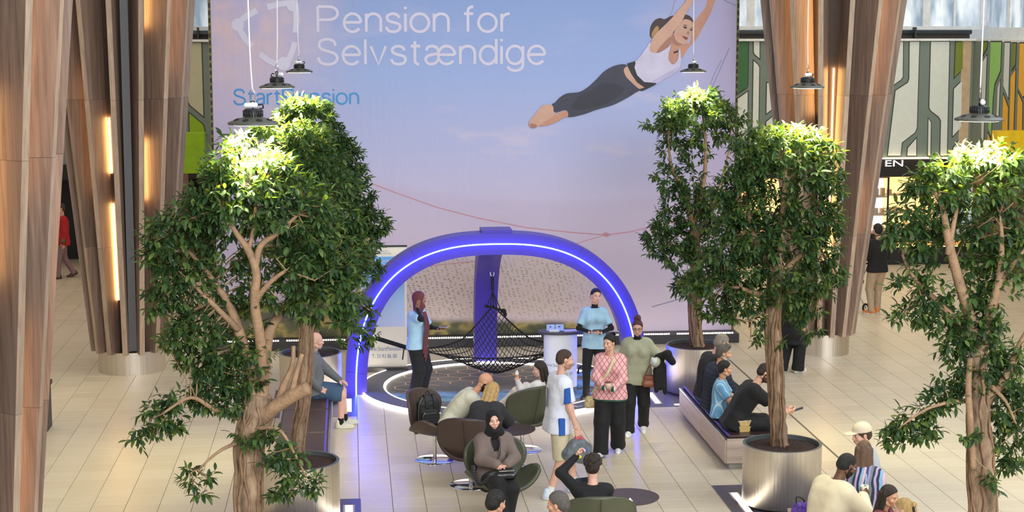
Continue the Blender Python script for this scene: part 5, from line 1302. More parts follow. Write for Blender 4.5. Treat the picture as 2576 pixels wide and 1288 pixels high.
tree('ficus_tree', 'rf', 13.8, 'ficus tree nearest on the right with a pale thick trunk cut by the frame',
     [(2474, 1400, 0, .115), (2474, 1288, 0, .115), (2470, 1200, 0, .11), (2468, 1120, 0, .105), (2462, 1040, 0, .095), (2466, 960, 0, .085), (2460, 880, 0, .075)],
     [[(2460, 900, 0, .06), (2440, 800, 0, .05), (2410, 700, -.05, .045), (2385, 600, -.1, .035), (2370, 520, -.1, .025), (2340, 470, -.05, .012)], [(2385, 640, -.1, .03), (2400, 560, -.1, .02), (2420, 470, 0, .01)], [(2470, 880, 0, .055), (2490, 790, -.05, .045), (2515, 700, -.1, .035), (2520, 600, -.1, .02), (2515, 540, -.05, .012)], [(2510, 720, -.1, .025), (2560, 650, -.1, .018), (2600, 600, -.05, .01)], [(2450, 860, 0, .05), (2390, 790, .05, .03), (2300, 700, .05, .018), (2270, 640, .05, .01)], [(2455, 1010, 0, .025), (2400, 1010, -.1, .018), (2330, 1030, -.15, .012), (2270, 1070, -.15, .007)], [(2475, 1020, 0, .05), (2530, 950, 0, .04), (2570, 860, 0, .03), (2620, 780, 0, .02)], [(2450, 1180, -.12, .028), (2442, 1080, -.12, .03), (2436, 980, -.12, .028), (2440, 900, -.1, .025)], [(2480, 960, 0, .03), (2530, 1010, -.1, .015), (2560, 1080, -.1, .01)]],
     [(2500, 395, 70, 30, 0, 1.4), (2440, 400, 55, 28, 0, 1.3), (2390, 425, 60, 30, 0, 1.2), (2550, 430, 50, 35, 0, 1.2), (2330, 450, 45, 30), (2300, 480, 30, 25), (2370, 480, 70, 40), (2460, 480, 90, 45, 0, 1.1), (2550, 500, 60, 50), (2290, 550, 55, 40), (2250, 580, 30, 28), (2340, 560, 60, 40, .1, .8), (2420, 560, 70, 50, .2, .7), (2500, 580, 70, 50, .1, .9), (2570, 590, 40, 60), (2290, 620, 45, 30), (2370, 640, 50, 40, .2, .6), (2460, 640, 60, 50, .2, .8), (2540, 660, 60, 50), (2310, 690, 40, 25, 0, .8), (2260, 715, 22, 16), (2340, 740, 50, 35, 0, .8), (2420, 730, 60, 45, .1, .7), (2500, 740, 50, 45, 0, .8), (2300, 785, 40, 28), (2260, 800, 20, 14), (2360, 800, 50, 35), (2440, 810, 50, 40), (2500, 820, 40, 35), (2400, 860, 50, 35), (2470, 870, 50, 40), (2520, 890, 35, 35, 0, .8), (2420, 920, 40, 30), (2480, 930, 45, 35), (2440, 965, 45, 28), (2370, 955, 22, 14), (2340, 990, 25, 14), (2390, 1000, 35, 22), (2350, 1030, 40, 24), (2300, 1045, 35, 28), (2260, 1070, 32, 26), (2240, 1105, 22, 22), (2290, 1100, 32, 22), (2340, 1085, 24, 20), (2330, 1105, 16, 16), (2520, 970, 45, 35), (2560, 1000, 40, 45), (2520, 1040, 40, 35), (2565, 1070, 40, 45), (2530, 1110, 35, 28), (2555, 1150, 35, 28), (2540, 1180, 20, 14), (2565, 900, 30, 40), (2440, 1095, 30, 18, -.2, .8), (2490, 1215, 22, 16, -.2)],
     .074, 1.25, 16)
# ------------------------------------------------------------------ people: one body mesh each, grown from a posed skeleton; clothes and hair as parts
def unit(v): v = np.array(v, float); return v / max(np.linalg.norm(v), 1e-9)
def Rz(a): c, s = math.cos(a), math.sin(a); return np.array([[c, -s, 0], [s, c, 0], [0, 0, 1]])
def Rx(a): c, s = math.cos(a), math.sin(a); return np.array([[1, 0, 0], [0, c, -s], [0, s, c]])
def Ry(a): c, s = math.cos(a), math.sin(a); return np.array([[c, 0, s], [0, 1, 0], [-s, 0, c]])
def rad(d): return math.radians(d)
# canonical head, facing +y, centre between the ears
_hp = [ell((0, -.014, .030), (.076, .096, .090)), ell((0, .030, -.040), (.056, .060, .076)), ell((0, .058, -.094), (.026, .022, .020)), cap((-.040, .058, -.026), (.040, .058, -.026), .026),
       cap((-.034, .072, .022), (.034, .072, .022), .014), cap((0, .086, .008), (0, .103, -.026), .0075, .0125), cap((-.012, .094, -.031), (.012, .094, -.031), .008),
       cap((-.017, .083, -.060), (.017, .083, -.060), .0085), cap((-.014, .081, -.070), (.014, .081, -.070), .009), ell((.077, -.006, -.008), (.010, .019, .031)), ell((-.077, -.006, -.008), (.010, .019, .031)),
       cap((-.055, -.02, -.05), (-.042, .03, -.082), .02), cap((.055, -.02, -.05), (.042, .03, -.082), .02), cap((0, -.03, -.05), (0, -.02, -.14), .052)]
HEAD_V, HEAD_F = sdf_mesh([(_hp, [((0, 0, -.135), (0, 0, 1))])], .0045, .013, [ell((.031, .098, .002), (.019, .016, .011)), ell((-.031, .098, .002), (.019, .016, .011))], .008)
HEAD_C = HEAD_V[HEAD_F].mean(1)
_x, _y, _z = np.abs(HEAD_C[:, 0]), HEAD_C[:, 1], HEAD_C[:, 2]
FACE_LIP = ((_x / .021) ** 2 + ((_z + .0645) / .0085) ** 2 < 1) & (_y > .078)
FACE_BROW = (_x > .014) & (_x < .047) & (np.abs(_z - (.0245 - .25 * np.maximum(_x - .036, 0) - .06 * np.maximum(.03 - _x, 0))) < .0036) & (_y > .055)
FACE_EYE = (((_x - .031) / .0125) ** 2 + ((_z - .002) / .0058) ** 2 < 1) & (_y > .05)
FACE_BEARD = ((_z < -.042) & (_y > -.012) & (_z > -.125) & ~((_x < .016) & (_z > -.075) & (_z < -.05))) | ((_x < .030) & (_z < -.040) & (_z > -.056) & (_y > .07)) | ((_x > .058) & (_y > -.012) & (_y < .022) & (_z < .0) & (_z > -.06))
# canonical hand (a along the fingers, b towards the thumb, c out of the palm)
def hand_mesh(curl, spread=0.0):
    pr = [cap((-.02, -.012, 0), (-.02, .012, 0), .024, .024), cap((.03, -.024, 0), (.03, .022, 0), .016), cap((.055, -.028, 0), (.055, .028, 0), .0145), cap((.082, -.030, 0), (.082, .030, 0), .0125)]
    for b, L, r in ((.031, .070, .0088), (.0105, .078, .009), (-.0105, .072, .0087), (-.031, .056, .0078)):
        p = np.array([.084, b, 0]); a = rad(curl * .5); sp = spread * b * 12
        for q, f in enumerate((.45, .32, .25)):
            d = np.array([math.cos(a) * math.cos(sp), math.sin(sp), math.sin(a)]); n = p + d * L * f
            pr.append(cap(p, n, r - q * .0008, r - (q + 1) * .0008)); p = n; a += rad(curl)
    p = np.array([.018, .026, .004]); d1 = unit((.62, .62, .25 + curl * .006)); d2 = unit((.85, .25 - curl * .004, .3 + curl * .006))
    pr += [cap(p, p + d1 * .042, .014, .011), cap(p + d1 * .042, p + d1 * .042 + d2 * .034, .0105, .0085)]
    return sdf_mesh([(pr, [])], .0042, .006)
HANDS = {'relax': hand_mesh(20), 'grip': hand_mesh(58), 'flat': hand_mesh(6, .04)}
def shoe_mesh():
    pr = [cap((0, -.04, .045), (0, .06, .045), .043, .043), cap((0, .06, .04), (.004, .155, .033), .043, .036), cap((0, -.035, .06), (0, -.03, .10), .043, .042), ell((0, .06, .016), (.05, .145, .03))]
    return sdf_mesh([(pr, [((0, 0, .001), (0, 0, 1))])], .0085, .02)
SHOE_V, SHOE_F = shoe_mesh(); SHOE_C = SHOE_V[SHOE_F].mean(1)
EYEW = M('eye_white', (226, 222, 216), .3); IRIS = M('eye_iris', (40, 28, 22), .2)
def ik(a, c, l1, l2, pole):
    a, c = np.array(a, float), np.array(c, float); d = c - a; L = np.linalg.norm(d); Lm = (l1 + l2) * .998
    if L > Lm: c = a + d / L * Lm; d = c - a; L = Lm
    u = d / L; x = (l1 * l1 - l2 * l2 + L * L) / (2 * L); h = math.sqrt(max(l1 * l1 - x * x, 0))
    pl = np.array(pole, float); pl = pl - u * (pl @ u); pl = unit(pl) if np.linalg.norm(pl) > 1e-6 else unit(np.cross(u, [1, 0, 0]))
    return a + u * x + pl * h, c
def cloth(name, col, var=.10, bump=.9, bs=9, rough=.85, **k): return M(name, col, rough, 0, var, 7, bump, bs, sheen=.04, **k)
def skin(name, col): return M(name, col, .5, 0, .06, 18, .04, 90)
def stripes_mat(name, cols, scale, axis=2, wob=.25):
    m, nt, bs = new_mat(name); tc = N(nt, 'ShaderNodeTexCoord'); sx = N(nt, 'ShaderNodeSeparateXYZ'); nt.links.new(tc.outputs['Object'], sx.inputs[0])
    no = N(nt, 'ShaderNodeTexNoise', ins={'Scale': 5.0}); nt.links.new(tc.outputs['Object'], no.inputs['Vector'])
    a = N(nt, 'ShaderNodeMath', operation='MULTIPLY_ADD'); a.inputs[1].default_value = wob / scale; nt.links.new(no.outputs[0], a.inputs[0]); nt.links.new(sx.outputs[axis], a.inputs[2])
    b = N(nt, 'ShaderNodeMath', operation='MULTIPLY'); b.inputs[1].default_value = scale; nt.links.new(a.outputs[0], b.inputs[0])
    f = N(nt, 'ShaderNodeMath', operation='FRACT'); nt.links.new(b.outputs[0], f.inputs[0])
    r = ramp(nt, [(i / len(cols), lin(c)) for i, c in enumerate(cols)], 'CONSTANT'); nt.links.new(f.outputs[0], r.inputs[0]); nt.links.new(r.outputs[0], bs.inputs['Base Color'])
    nb = N(nt, 'ShaderNodeTexNoise', ins={'Scale': 60.0}); nt.links.new(tc.outputs['Object'], nb.inputs['Vector']); bu = N(nt, 'ShaderNodeBump', ins={'Strength': .4, 'Distance': .01}); nt.links.new(nb.outputs[0], bu.inputs['Height']); nt.links.new(bu.outputs[0], bs.inputs['Normal'])
    bs.inputs['Roughness'].default_value = .9; return m

def person(label, loc, face, H, sk, hairc, hair='short', fat=1.0, fem=False, z0=0.0, pelvis=None, lean=(0, 0), side=0.0, twist=0.0, head=(0, 0, 0), hands=None, poles=None, feet=None, knees=None,
           top=None, sleeve='short', topfit=.016, hem=.10, under=None, arms=None, legs=None, legfit=.014, flare=0.0, shorts=False, shoe=None, sole=None, beard=None, belly=0.0, child=1.0,
           glasses=None, collar=None, vneck=False, extra=None, sock=None, sleeve_mat=None, jacket=False, hipw=1.0):
    s = H / 1.75; rt = empty('person', (loc[0], loc[1], z0), rad(face - 90), label, 'person')
    fw = .92 if fem else 1.0
    P0 = np.array(pelvis if pelvis is not None else (0, 0, .93 * s), float)
    def dirv(p): return np.array([math.sin(rad(side)), math.sin(rad(p)), math.cos(rad(p))]) if p or side else np.array([0, 0, 1.0])
    d1, d2 = unit(dirv(lean[0])), unit(dirv(lean[1])); dm = unit(d1 + d2)
    rp = np.array([1.0, 0, 0]); rc = unit(Rz(rad(twist)) @ rp); rc = unit(rc - d2 * (rc @ d2)); fr = np.cross(d2, rc); fp = np.cross(d1, rp)
    P1 = P0 + d1 * .15 * s; P2 = P1 + dm * .17 * s; P3 = P2 + d2 * .15 * s; P4 = P3 + d2 * .055 * s
    Rh = Rz(rad(head[0])) @ Rx(-rad(head[1])) @ Ry(rad(head[2])); hs = (.97 if fem else 1.0) * (.25 + .75 * s) * child
    nd = unit(d2 * .7 + Rh @ np.array([0, .02, 1.0]) * .5 + fr * .12)
    HC = P4 + nd * .115 * s + Rh @ np.array([0, .025, .085]) * hs
    def Hm(p): return HC + Rh @ (np.array(p, float) * hs)
    st = [(P0 - d1 * .04 * s, .085 * hipw, .098), (P0 + d1 * .05 * s, .078 * hipw, .103), (P1, .058 * fw, .096), (P2, .074 * fw, .104), (P2 + d2 * .07 * s, .085 * fw, .100), (P3 - d2 * .01 * s, .098 * fw, .070)]
    latv = [rp, rp, unit(rp * .7 + rc * .3), unit(rp * .3 + rc * .7), rc, rc]
    def torso(t, upto=9):
        out = []
        for i in range(len(st) - 1):
            for q in np.linspace(0, 1, 6)[:-1] if i < len(st) - 2 else np.linspace(0, 1, 6):
                c = st[i][0] * (1 - q) + st[i + 1][0] * q; w = (st[i][1] * (1 - q) + st[i + 1][1] * q) * s * (.5 + .5 * fat); r = (st[i][2] * (1 - q) + st[i + 1][2] * q) * s * (.35 + .65 * fat); l = unit(latv[i] * (1 - q) + latv[i + 1] * q)
                out.append(cap(c - l * w, c + l * w, r + t) + (True,))
        if fem:
            for sd in (-1, 1): out.append(ell(P2 + d2 * .035 * s + fr * .085 * s * (.6 + .4 * fat) + rc * sd * .075 * s, np.array([.06, .06, .062]) * s * (.6 + .4 * fat) + t * .8))
        if belly: out.append(ell(P1 + d1 * .03 + fp * .05 * s, np.array([.135, .11, .14]) * s * belly + t))
        return out
    sh = {k: P3 + rc * sg * (.158 if not fem else .142) * s * (.75 + .25 * fat) - d2 * .012 * s for k, sg in (('R', 1), ('L', -1))}
    hip = {k: P0 + rp * sg * .088 * s * hipw - d1 * .02 for k, sg in (('R', 1), ('L', -1))}
    hands = hands or {}; poles = poles or {}; feet = feet or {}; knees = knees or {}
    J = {}
    for k, sg in (('R', 1), ('L', -1)):
        hd = hands.get(k, ((sg * .24 * s, .04, .78 * s),)); w = np.array(hd[0], float)
        el, w = ik(sh[k], w, .285 * s, .25 * s, poles.get(k, (sg * .6, -1, -.3)))
        J['el' + k], J['wr' + k] = el, w
        ft = feet.get(k, ((sg * .10, 0, 0), sg * -8, 0)); an = np.array(ft[0], float) + np.array([0, 0, .085 * s])
        kn, an = ik(hip[k], an, .43 * s, .42 * s, knees.get(k, (sg * .12, 1, .05)))
        J['kn' + k], J['an' + k] = kn, an; J['ft' + k] = ft
    af = (.6 + .4 * fat) * (.88 if fem else 1.0)
    def arm(k, t, part='all', t2=None):
        o = []
        if part in ('all', 'up', 'short'):
            e = J['el' + k] if part != 'short' else sh[k] + (J['el' + k] - sh[k]) * .72
            o.append(cap(sh[k], e, .058 * s * af + t, (.043 if part != 'short' else .05) * s * af + (t if t2 is None else t2)))
        if part in ('all', 'low'): o.append(cap(J['el' + k], J['wr' + k], .043 * s * af + t, .028 * s + (t if t2 is None else t2)))
        return o
    def leg(k, t, part='all', fl=0.0):
        o = []
        e = J['kn' + k] if part != 'short' else hip[k] + (J['kn' + k] - hip[k]) * .96
        o.append(cap(hip[k], e, .090 * s * (.5 + .5 * fat) + t, (.060 * s * (.6 + .4 * fat) if part != 'short' else .075 * s) + t + fl * .6))
        if part != 'short': o.append(cap(J['kn' + k], J['an' + k], .057 * s * (.6 + .4 * fat) + t + fl * .6, .040 * s + t + fl))
        return o
    # ---- body, one surface: trunk, neck, limbs, head and hands
    neck = [cap(P4 - d2 * .02 * s, HC + Rh @ np.array([0, -.018, -.07]) * hs, .054 * s * (.8 + .2 * fat), .050 * s * (.85 + .15 * fat))]
    groups = [('neck', neck), ('torso', torso(0)), ('arm', arm('R', 0, 'up') + arm('L', 0, 'up')), ('fore', arm('R', 0, 'low') + arm('L', 0, 'low')), ('leg', leg('R', 0) + leg('L', 0))]
    V, Fq = sdf_mesh([([p for _, g in groups for p in g], [])], .016 * max(s, .75), .035)
    Cn = V[Fq].mean(1); best = np.full(len(Cn), 9.0); gi = np.zeros(len(Cn), int)
    for i, (_, g) in enumerate(groups):
        for p in g:
            d = prim_d(p, Cn[:, 0], Cn[:, 1], Cn[:, 2]); m = d < best - 1e-6; best[m] = d[m]; gi[m] = i
    skm = sk; mats = [skm, under or skm, arms or skm, M('lips_' + skm.name, (190, 116, 108), .4) if beard is None else M('lips_dark', (140, 86, 78), .4), hairc or skm, EYEW, IRIS, beard or skm]
    LUT = {0: 0, 1: 1, 2: 2, 3: 2, 4: 0}; fm = np.array([LUT[g] for g in gi])
    if under is not None and collar: fm[gi == 0] = 1
    VV, FF, MM = [V], [Fq], [fm]; n = len(V)
    hv = HC + (HEAD_V * hs) @ Rh.T; hm_ = np.zeros(len(HEAD_F), int)
    if beard is not None: hm_[FACE_BEARD] = 7
    hm_[FACE_LIP] = 3; hm_[FACE_BROW] = 4; hm_[FACE_EYE] = 5
    VV.append(hv); FF.append(HEAD_F + n); MM.append(hm_); n += len(hv)
    for sg in (-1, 1):   # eyes
        mbe = MB(); k1, k2 = 8, 6
        ev = []; ef = []; em = []
        for i in range(k2 + 1):
            for j in range(k1):
                a = PI * i / k2; b = 2 * PI * j / k1; ev.append((sg * .031 + .0105 * math.sin(a) * math.cos(b), .0775 + .0105 * math.cos(a), .002 + .0085 * math.sin(a) * math.sin(b)))
        for i in range(k2):
            for j in range(k1): ef.append((i * k1 + j, i * k1 + (j + 1) % k1, (i + 1) * k1 + (j + 1) % k1, (i + 1) * k1 + j)); em.append(6 if i < 2 else 5)
        VV.append(HC + (np.array(ev) * hs) @ Rh.T); FF.append(np.array(ef) + n); MM.append(np.array(em)); n += len(ev)
    for k, sg in (('R', 1), ('L', -1)):
        hd = hands.get(k, ()); fa = unit(J['wr' + k] - J['el' + k])
        d = unit(hd[1]) if len(hd) > 1 and hd[1] is not None else fa
        nrm = np.array(hd[2] if len(hd) > 2 and hd[2] is not None else (-sg, .2, 0), float); nrm = unit(nrm - d * (nrm @ d)); t = np.cross(d, nrm) * sg
        pose = hd[3] if len(hd) > 3 else 'relax'; v0, f0 = HANDS[pose]; B = np.stack([d, t, nrm], 1)
        hv = J['wr' + k] + (v0 * s * (1.0 if not fem else .93)) @ B.T; f1 = f0 if sg > 0 else f0[:, ::-1]
        if np.linalg.det(B) < 0 and sg > 0: f1 = f0[:, ::-1]
        elif np.linalg.det(B) > 0 and sg < 0: f1 = f0
        VV.append(hv); FF.append(f1 + n); MM.append(np.zeros(len(f1), int)); n += len(hv)
        J['palm' + k] = J['wr' + k] + d * .075 * s + nrm * .03 * s; J['hd' + k] = d; J['hn' + k] = nrm
    obj('body', mesh('body', np.concatenate(VV), np.concatenate(FF), mats, True, np.concatenate(MM)), rt)
    # ---- garments
    if top is not None:
        tz = topfit; tor = torso(tz); hempt = P0 - d1 * hem * s
        low = [cap(P0 - d1 * (hem * .55) * s - rp * .085 * s * hipw, P0 - d1 * (hem * .55) * s + rp * .085 * s * hipw, (.102 * s * (.35 + .65 * fat)) + tz + max(0, legfit - .012)), cap(P0 - d1 * hem * s * 1.1 - rp * .08 * s * hipw, P0 - d1 * hem * s * 1.1 + rp * .08 * s * hipw, (.102 * s * (.35 + .65 * fat)) + tz + max(0, legfit - .012))]
        layers = [(tor + low, [(hempt, d1)])]
        shl = [cap(P3 - d2 * .005, sh[k], .060 * s * af + tz) for k in 'RL'] + [cap(sh['L'], sh['R'], .062 * s * af + tz * .6)]
        layers[0] = (layers[0][0] + shl, layers[0][1])
        for k in 'RL':
            if sleeve == 'short':
                e = sh[k] + (J['el' + k] - sh[k]) * .78; layers.append((arm(k, tz, 'short', tz * 1.25), [(e, unit(sh[k] - J['el' + k]))]))
            elif sleeve == 'long': layers.append((arm(k, tz, 'all', tz * .9), [(J['wr' + k] + unit(J['wr' + k] - J['el' + k]) * .0, unit(J['el' + k] - J['wr' + k]))] if False else []))
        subs = [cap(P4 - d2 * .012 * s + fr * .012, P4 + nd * .12 * s, .062 * s * (.8 + .2 * fat), .085 * s)]
        if vneck: subs += [cap(P3 + fr * .12 * s, P2 - dm * .02 * s + fr * .15 * s * (.5 + .5 * fat), .066 * s, .012 * s)]
        v, f = sdf_mesh(layers, .0145 * max(s, .75), .03, subs, .006)
        top_o = obj('top', mesh('top', v, f, top, True), rt)
        if collar:
            v, f = sdf_mesh([([cap(P4 - d2 * .03 * s + rc * .055 * s * math.cos(a) + fr * .052 * s * math.sin(a) + fr * .008, P4 - d2 * .005 * s + rc * .06 * s * math.cos(a) + fr * .058 * s * math.sin(a), .013) for a in np.linspace(0, 2 * PI, 16, endpoint=False)], [])], .009, .01, [cap(P4 + fr * .10, P3 + fr * .12, .03, .012)] if collar == 'polo' else [])
            obj('collar', mesh('collar', v, f, top, True), top_o)
    if legs is not None:
        tz = legfit; part = 'short' if shorts else 'all'
        pel = [p for p in torso(min(tz * .8, topfit * .5))[:8]] + [cap(hip['L'], hip['R'], .092 * s * (.5 + .5 * fat) + tz)]
        L2 = [(pel, [(P0 + d1 * .09 * s, -d1)])]
        for k in 'RL':
            cut = [(J['an' + k] + np.array([0, 0, -.045 * s]), unit(J['kn' + k] - J['an' + k]))] if not shorts else [(hip[k] + (J['kn' + k] - hip[k]) * 1.02, unit(hip[k] - J['kn' + k]))]
            pr = leg(k, tz, part, flare)
            if not shorts: pr.append(cap(J['an' + k], J['an' + k] - unit(J['kn' + k] - J['an' + k]) * .06 * s, .040 * s + tz + flare, .042 * s + tz + flare))
            L2.append((pr, cut))
        v, f = sdf_mesh(L2, .015 * max(s, .75), .03)
        obj('shorts' if shorts else 'trousers', mesh('legwear', v, f, legs, True), rt)
    if shoe is not None:
        for k, sg in (('R', 1), ('L', -1)):
            ft = J['ft' + k]; R_ = Rz(rad(ft[1])) @ Rx(rad(-ft[2]) if len(ft) > 2 else 0)
            base = J['an' + k] - np.array([0, 0, .085 * s]); piv = np.array([0, .0, .085])
            v = base + np.array([0, 0, .085 * s]) + ((SHOE_V - piv) * s) @ R_.T
            sho = obj('shoe', mesh('shoe', v, SHOE_F, [shoe, sole or shoe], True, (SHOE_C[:, 2] < .024).astype(int)), rt)
            if sock is not None:
                d = unit(J['kn' + k] - J['an' + k]); vv, ff = sdf_mesh([([cap(J['an' + k] - d * .02, J['an' + k] + d * .07 * s, .044 * s)], [])], .01, .01); obj('sock', mesh('sock', vv, ff, sock, True), sho)
    # ---- hair and headwear, in head space
    def E(c, r): return ell(Hm(c), np.array(r) * hs, Rh)
    def Cp(a, b, r, r2=None): return cap(Hm(a), Hm(b), r * hs, None if r2 is None else r2 * hs)
    def cutp(c, nrm): return (Hm(c), Rh @ unit(nrm))
    skull = [E((0, -.016, .034), (.086, .106, .100))]
    hv = None; k = .02
    if hair in ('short', 'quiff', 'bun', 'long', 'tied', 'topbun', 'curly', 'crop', 'halfbun'):
        t_ = -.006 if hair == 'crop' else 0.0
        base = [E((0, -.016, .034), (.084 + t_, .104 + t_, .098 + t_))] + ([E((0, -.05, -.01), (.078, .07, .075))] if hair != 'crop' else [E((0, -.045, -.005), (.076, .07, .065))])
        cut = [cutp((0, .062, .064), (0, -.74, .67))]
        L3 = [(base, cut)]
        if hair == 'quiff': L3.append(([Cp((-.03, .06, .105), (.03, .06, .105), .026), Cp((-.03, .02, .118), (.03, .02, .118), .024)], []))
        if hair == 'curly':
            rg = np.random.default_rng(int(abs(loc[0]) * 100)); L3.append(([E(tuple(np.array([0, -.02, .05]) + u_ * np.array([.082, .09, .082])), (.026, .026, .024)) for u_ in [unit(w_ + np.array([0, -.1, .6])) for w_ in rg.normal(size=(34, 3))]], []))
        if hair == 'tied': L3.append(([E((0, -.115, -.01), (.034, .036, .036)), Cp((0, -.12, -.02), (0, -.13, -.09), .02, .012)], []))
        if hair == 'topbun':
            rg = np.random.default_rng(3); L3.append(([E((0, -.02, .145), (.048, .046, .042))] + [E(tuple(np.array([0, -.02, .15]) + unit(w_) * .042), (.016, .016, .016)) for w_ in rg.normal(size=(16, 3))], []))
        if hair == 'halfbun': L3.append(([E((0, -.11, .06), (.036, .034, .036)), E((0, -.09, .02), (.05, .03, .05))], []))
        if hair == 'long':
            L3.append(([Cp((-.075, -.02, .03), (-.085, -.02, -.16), .028, .03), Cp((.075, -.02, .03), (.085, -.02, -.16), .028, .03), Cp((-.05, -.075, .02), (-.06, -.09, -.24), .04, .035), Cp((.05, -.075, .02), (.06, -.09, -.24), .04, .035), Cp((0, -.085, .0), (0, -.10, -.26), .045, .035)], []))
        hv = sdf_mesh(L3, .0075 * hs, k * .6, [E((0, .085, -.035), (.062, .075, .085))] if hair == 'long' else ())
    elif hair == 'hijab':
        pr = [E((0, -.018, .030), (.093, .112, .104)), Cp((0, -.02, -.03), (0, -.015, -.12), .092, .085), Cp((-.035, .0, -.135), (.035, .0, -.135), .078), E((0, .03, -.115), (.07, .075, .05)), Cp((-.06, -.01, -.19), (.06, -.01, -.19), .075, .075)]
        hv = sdf_mesh([(pr, [])], .009, .03, [E((0, .11, -.008), (.064, .080, .092))], .006)
    elif hair == 'cap':
        hv = sdf_mesh([([E((0, -.016, .034), (.084, .104, .09)), E((0, -.05, -.01), (.078, .07, .07))], [cutp((0, .062, .03), (0, -.74, .67))])], .009 * hs, .01)
    if hv is not None: obj('headscarf' if hair == 'hijab' else 'hair', mesh('hair', hv[0], hv[1], hairc, True), rt)
    if hair == 'cap':
        v, f = sdf_mesh([([E((0, -.014, .045), (.090, .112, .098))], [cutp((0, 0, .035), (0, -.08, 1))]), ([E((0, .12, .042), (.068, .085, .012))], [cutp((0, .05, 0), (0, 1, 0))])], .007, .012)
        obj('cap', mesh('cap', v, f, collar and top or M('cap_cream', (222, 206, 176), .8, 0, .05, 10, .2, 60), True), rt)
    if glasses is not None:
        sp_o = MB().tube([Hm((-.009, .1, .002)), Hm((.009, .1, .002))], .0025 * hs, 5).build('spectacles', glasses, rt, True)
        for sg in (-1, 1):
            MB().tube([Hm((sg * .032 + .024 * math.cos(a), .098, .0 + .019 * math.sin(a))) for a in np.linspace(0, 2 * PI, 16, endpoint=False)], .0028 * hs, 5, closed=True).build('rim', glasses, sp_o, True)
            MB().tube([Hm((sg * .056, .096, .004)), Hm((sg * .076, .03, .008)), Hm((sg * .08, -.01, .004))], .0025 * hs, 5).build('temple', glasses, sp_o, True)
    J['top'] = top_o if top is not None else rt
    J.update(arm=arm, torso=torso, leg=leg, P0=P0, P1=P1, P2=P2, P3=P3, P4=P4, HC=HC, Hm=Hm, d1=d1, d2=d2, rc=rc, fr=fr, fp=fp, s=s, sh=sh, hip=hip, rt=rt)
    Mw = Rz(rad(face - 90)); J['W'] = lambda p: Mw @ np.array(p, float) + np.array([loc[0], loc[1], z0]); J['Wd'] = lambda p: Mw @ np.array(p, float); J['face'] = face
    return J
def tube_part(rt, name, pts, r, mat, n=8): return MB().tube(spline(pts, 6), r, n).build(name, mat, rt, True)
def ribbon(rt, name, pts, w, t, mat, nrm=(0, 1, 0)):
    """flat strap along a path"""
    P = spline(pts, 5); mb = MB(); vs = []; fs = []
    for i, p in enumerate(P):
        tg = unit(P[min(i + 1, len(P) - 1)] - P[max(i - 1, 0)]); b = unit(np.cross(tg, nrm)); n = np.cross(b, tg)
        vs += [p - b * w / 2 - n * t / 2, p + b * w / 2 - n * t / 2, p + b * w / 2 + n * t / 2, p - b * w / 2 + n * t / 2]
    for i in range(len(P) - 1):
        for j in range(4): fs.append((i * 4 + j, i * 4 + (j + 1) % 4, (i + 1) * 4 + (j + 1) % 4, (i + 1) * 4 + j))
    fs += [(3, 2, 1, 0), tuple(len(vs) - 4 + j for j in range(4))]
    return mb.add(vs, fs).build(name, mat, rt)
def blob(name, prims, mat, parent=None, h=.012, k=.02, loc=None, cuts=(), subs=()):
    v, f = sdf_mesh([(prims, list(cuts))], h, k, subs); return obj(name, mesh(name, v, f, mat, True), parent, loc)
def frame_at(name, J, p, d, n, label, cat):
    """an Empty at a held thing: local x along d, z along n"""
    d = unit(J['Wd'](d)); n = J['Wd'](n); n = unit(n - d * (n @ d)); y = np.cross(n, d)
    o = empty(name, J['W'](p), 0, label, cat); o.rotation_euler = Matrix(np.stack([d, y, n], 1).tolist()).to_euler(); return o
def phone(J, p, d, n, label, col=(30, 30, 34)):
    o = frame_at('phone', J, p, d, n, label, 'phone')
    MB().box((-.072, -.036, -.004), (.072, .036, .004)).build('case', M('phone_case_%d' % sum(col), col, .4), o)
    MB().box((-.068, -.033, .004), (.068, .033, .0052)).build('screen', M('phone_screen', (44, 48, 58), .1), o); return o
def cup(J, p, label, col, r=.04, h=.10, lid=None, straw=None):
    o = empty('drink_cup', J['W'](p), 0, label, 'cup')
    MB().lathe([(0, 0), (r * .78, 0), (r, h), (r * .93, h), (r * .75, .004)], 20).build('cup_wall', M('cup_%d' % sum(col), col, .5), o, True)
    if lid: MB().lathe([(0, h + .006), (r * .8, h + .012), (r * 1.05, h + .004), (r * 1.05, h - .004)], 20).build('lid', M('lid_%d' % sum(lid), lid, .4), o, True)
    if straw: MB().tube([(0.0, 0, h * .6), (.015, 0, h + .12)], .006, 6).build('straw', M('straw_%d' % sum(straw), straw, .4), o, True)
    return o
# ------------------------------------------------------------------ the crowd
SKF, SKL, SKT, SKO, SKB, SKD2 = skin('skin_fair', (228, 180, 160)), skin('skin_light', (222, 172, 148)), skin('skin_tan', (206, 152, 122)), skin('skin_olive', (212, 164, 136)), skin('skin_brown', (156, 106, 82)), skin('skin_deep', (104, 68, 52))
HBLK, HBRN, HBRD, HGRY, HSALT, HBLO, HPUR = [M('hair_' + n, c, .5, 0, .3, 60, .7, 150, (1, 1, .1)) for n, c in (('black', (24, 20, 20)), ('brown', (74, 54, 42)), ('darkbrown', (46, 34, 28)), ('grey', (150, 138, 128)), ('salt', (92, 86, 82)), ('blonde', (196, 160, 104)), ('plum', (88, 48, 58)))]
STUB = M('stubble', (176, 130, 108), .7); BEARDB = M('beard_black', (24, 19, 17), .9, 0, .3, 40, .8, 80); BEARDG = M('beard_grey', (170, 164, 158), .9, 0, .3, 40)
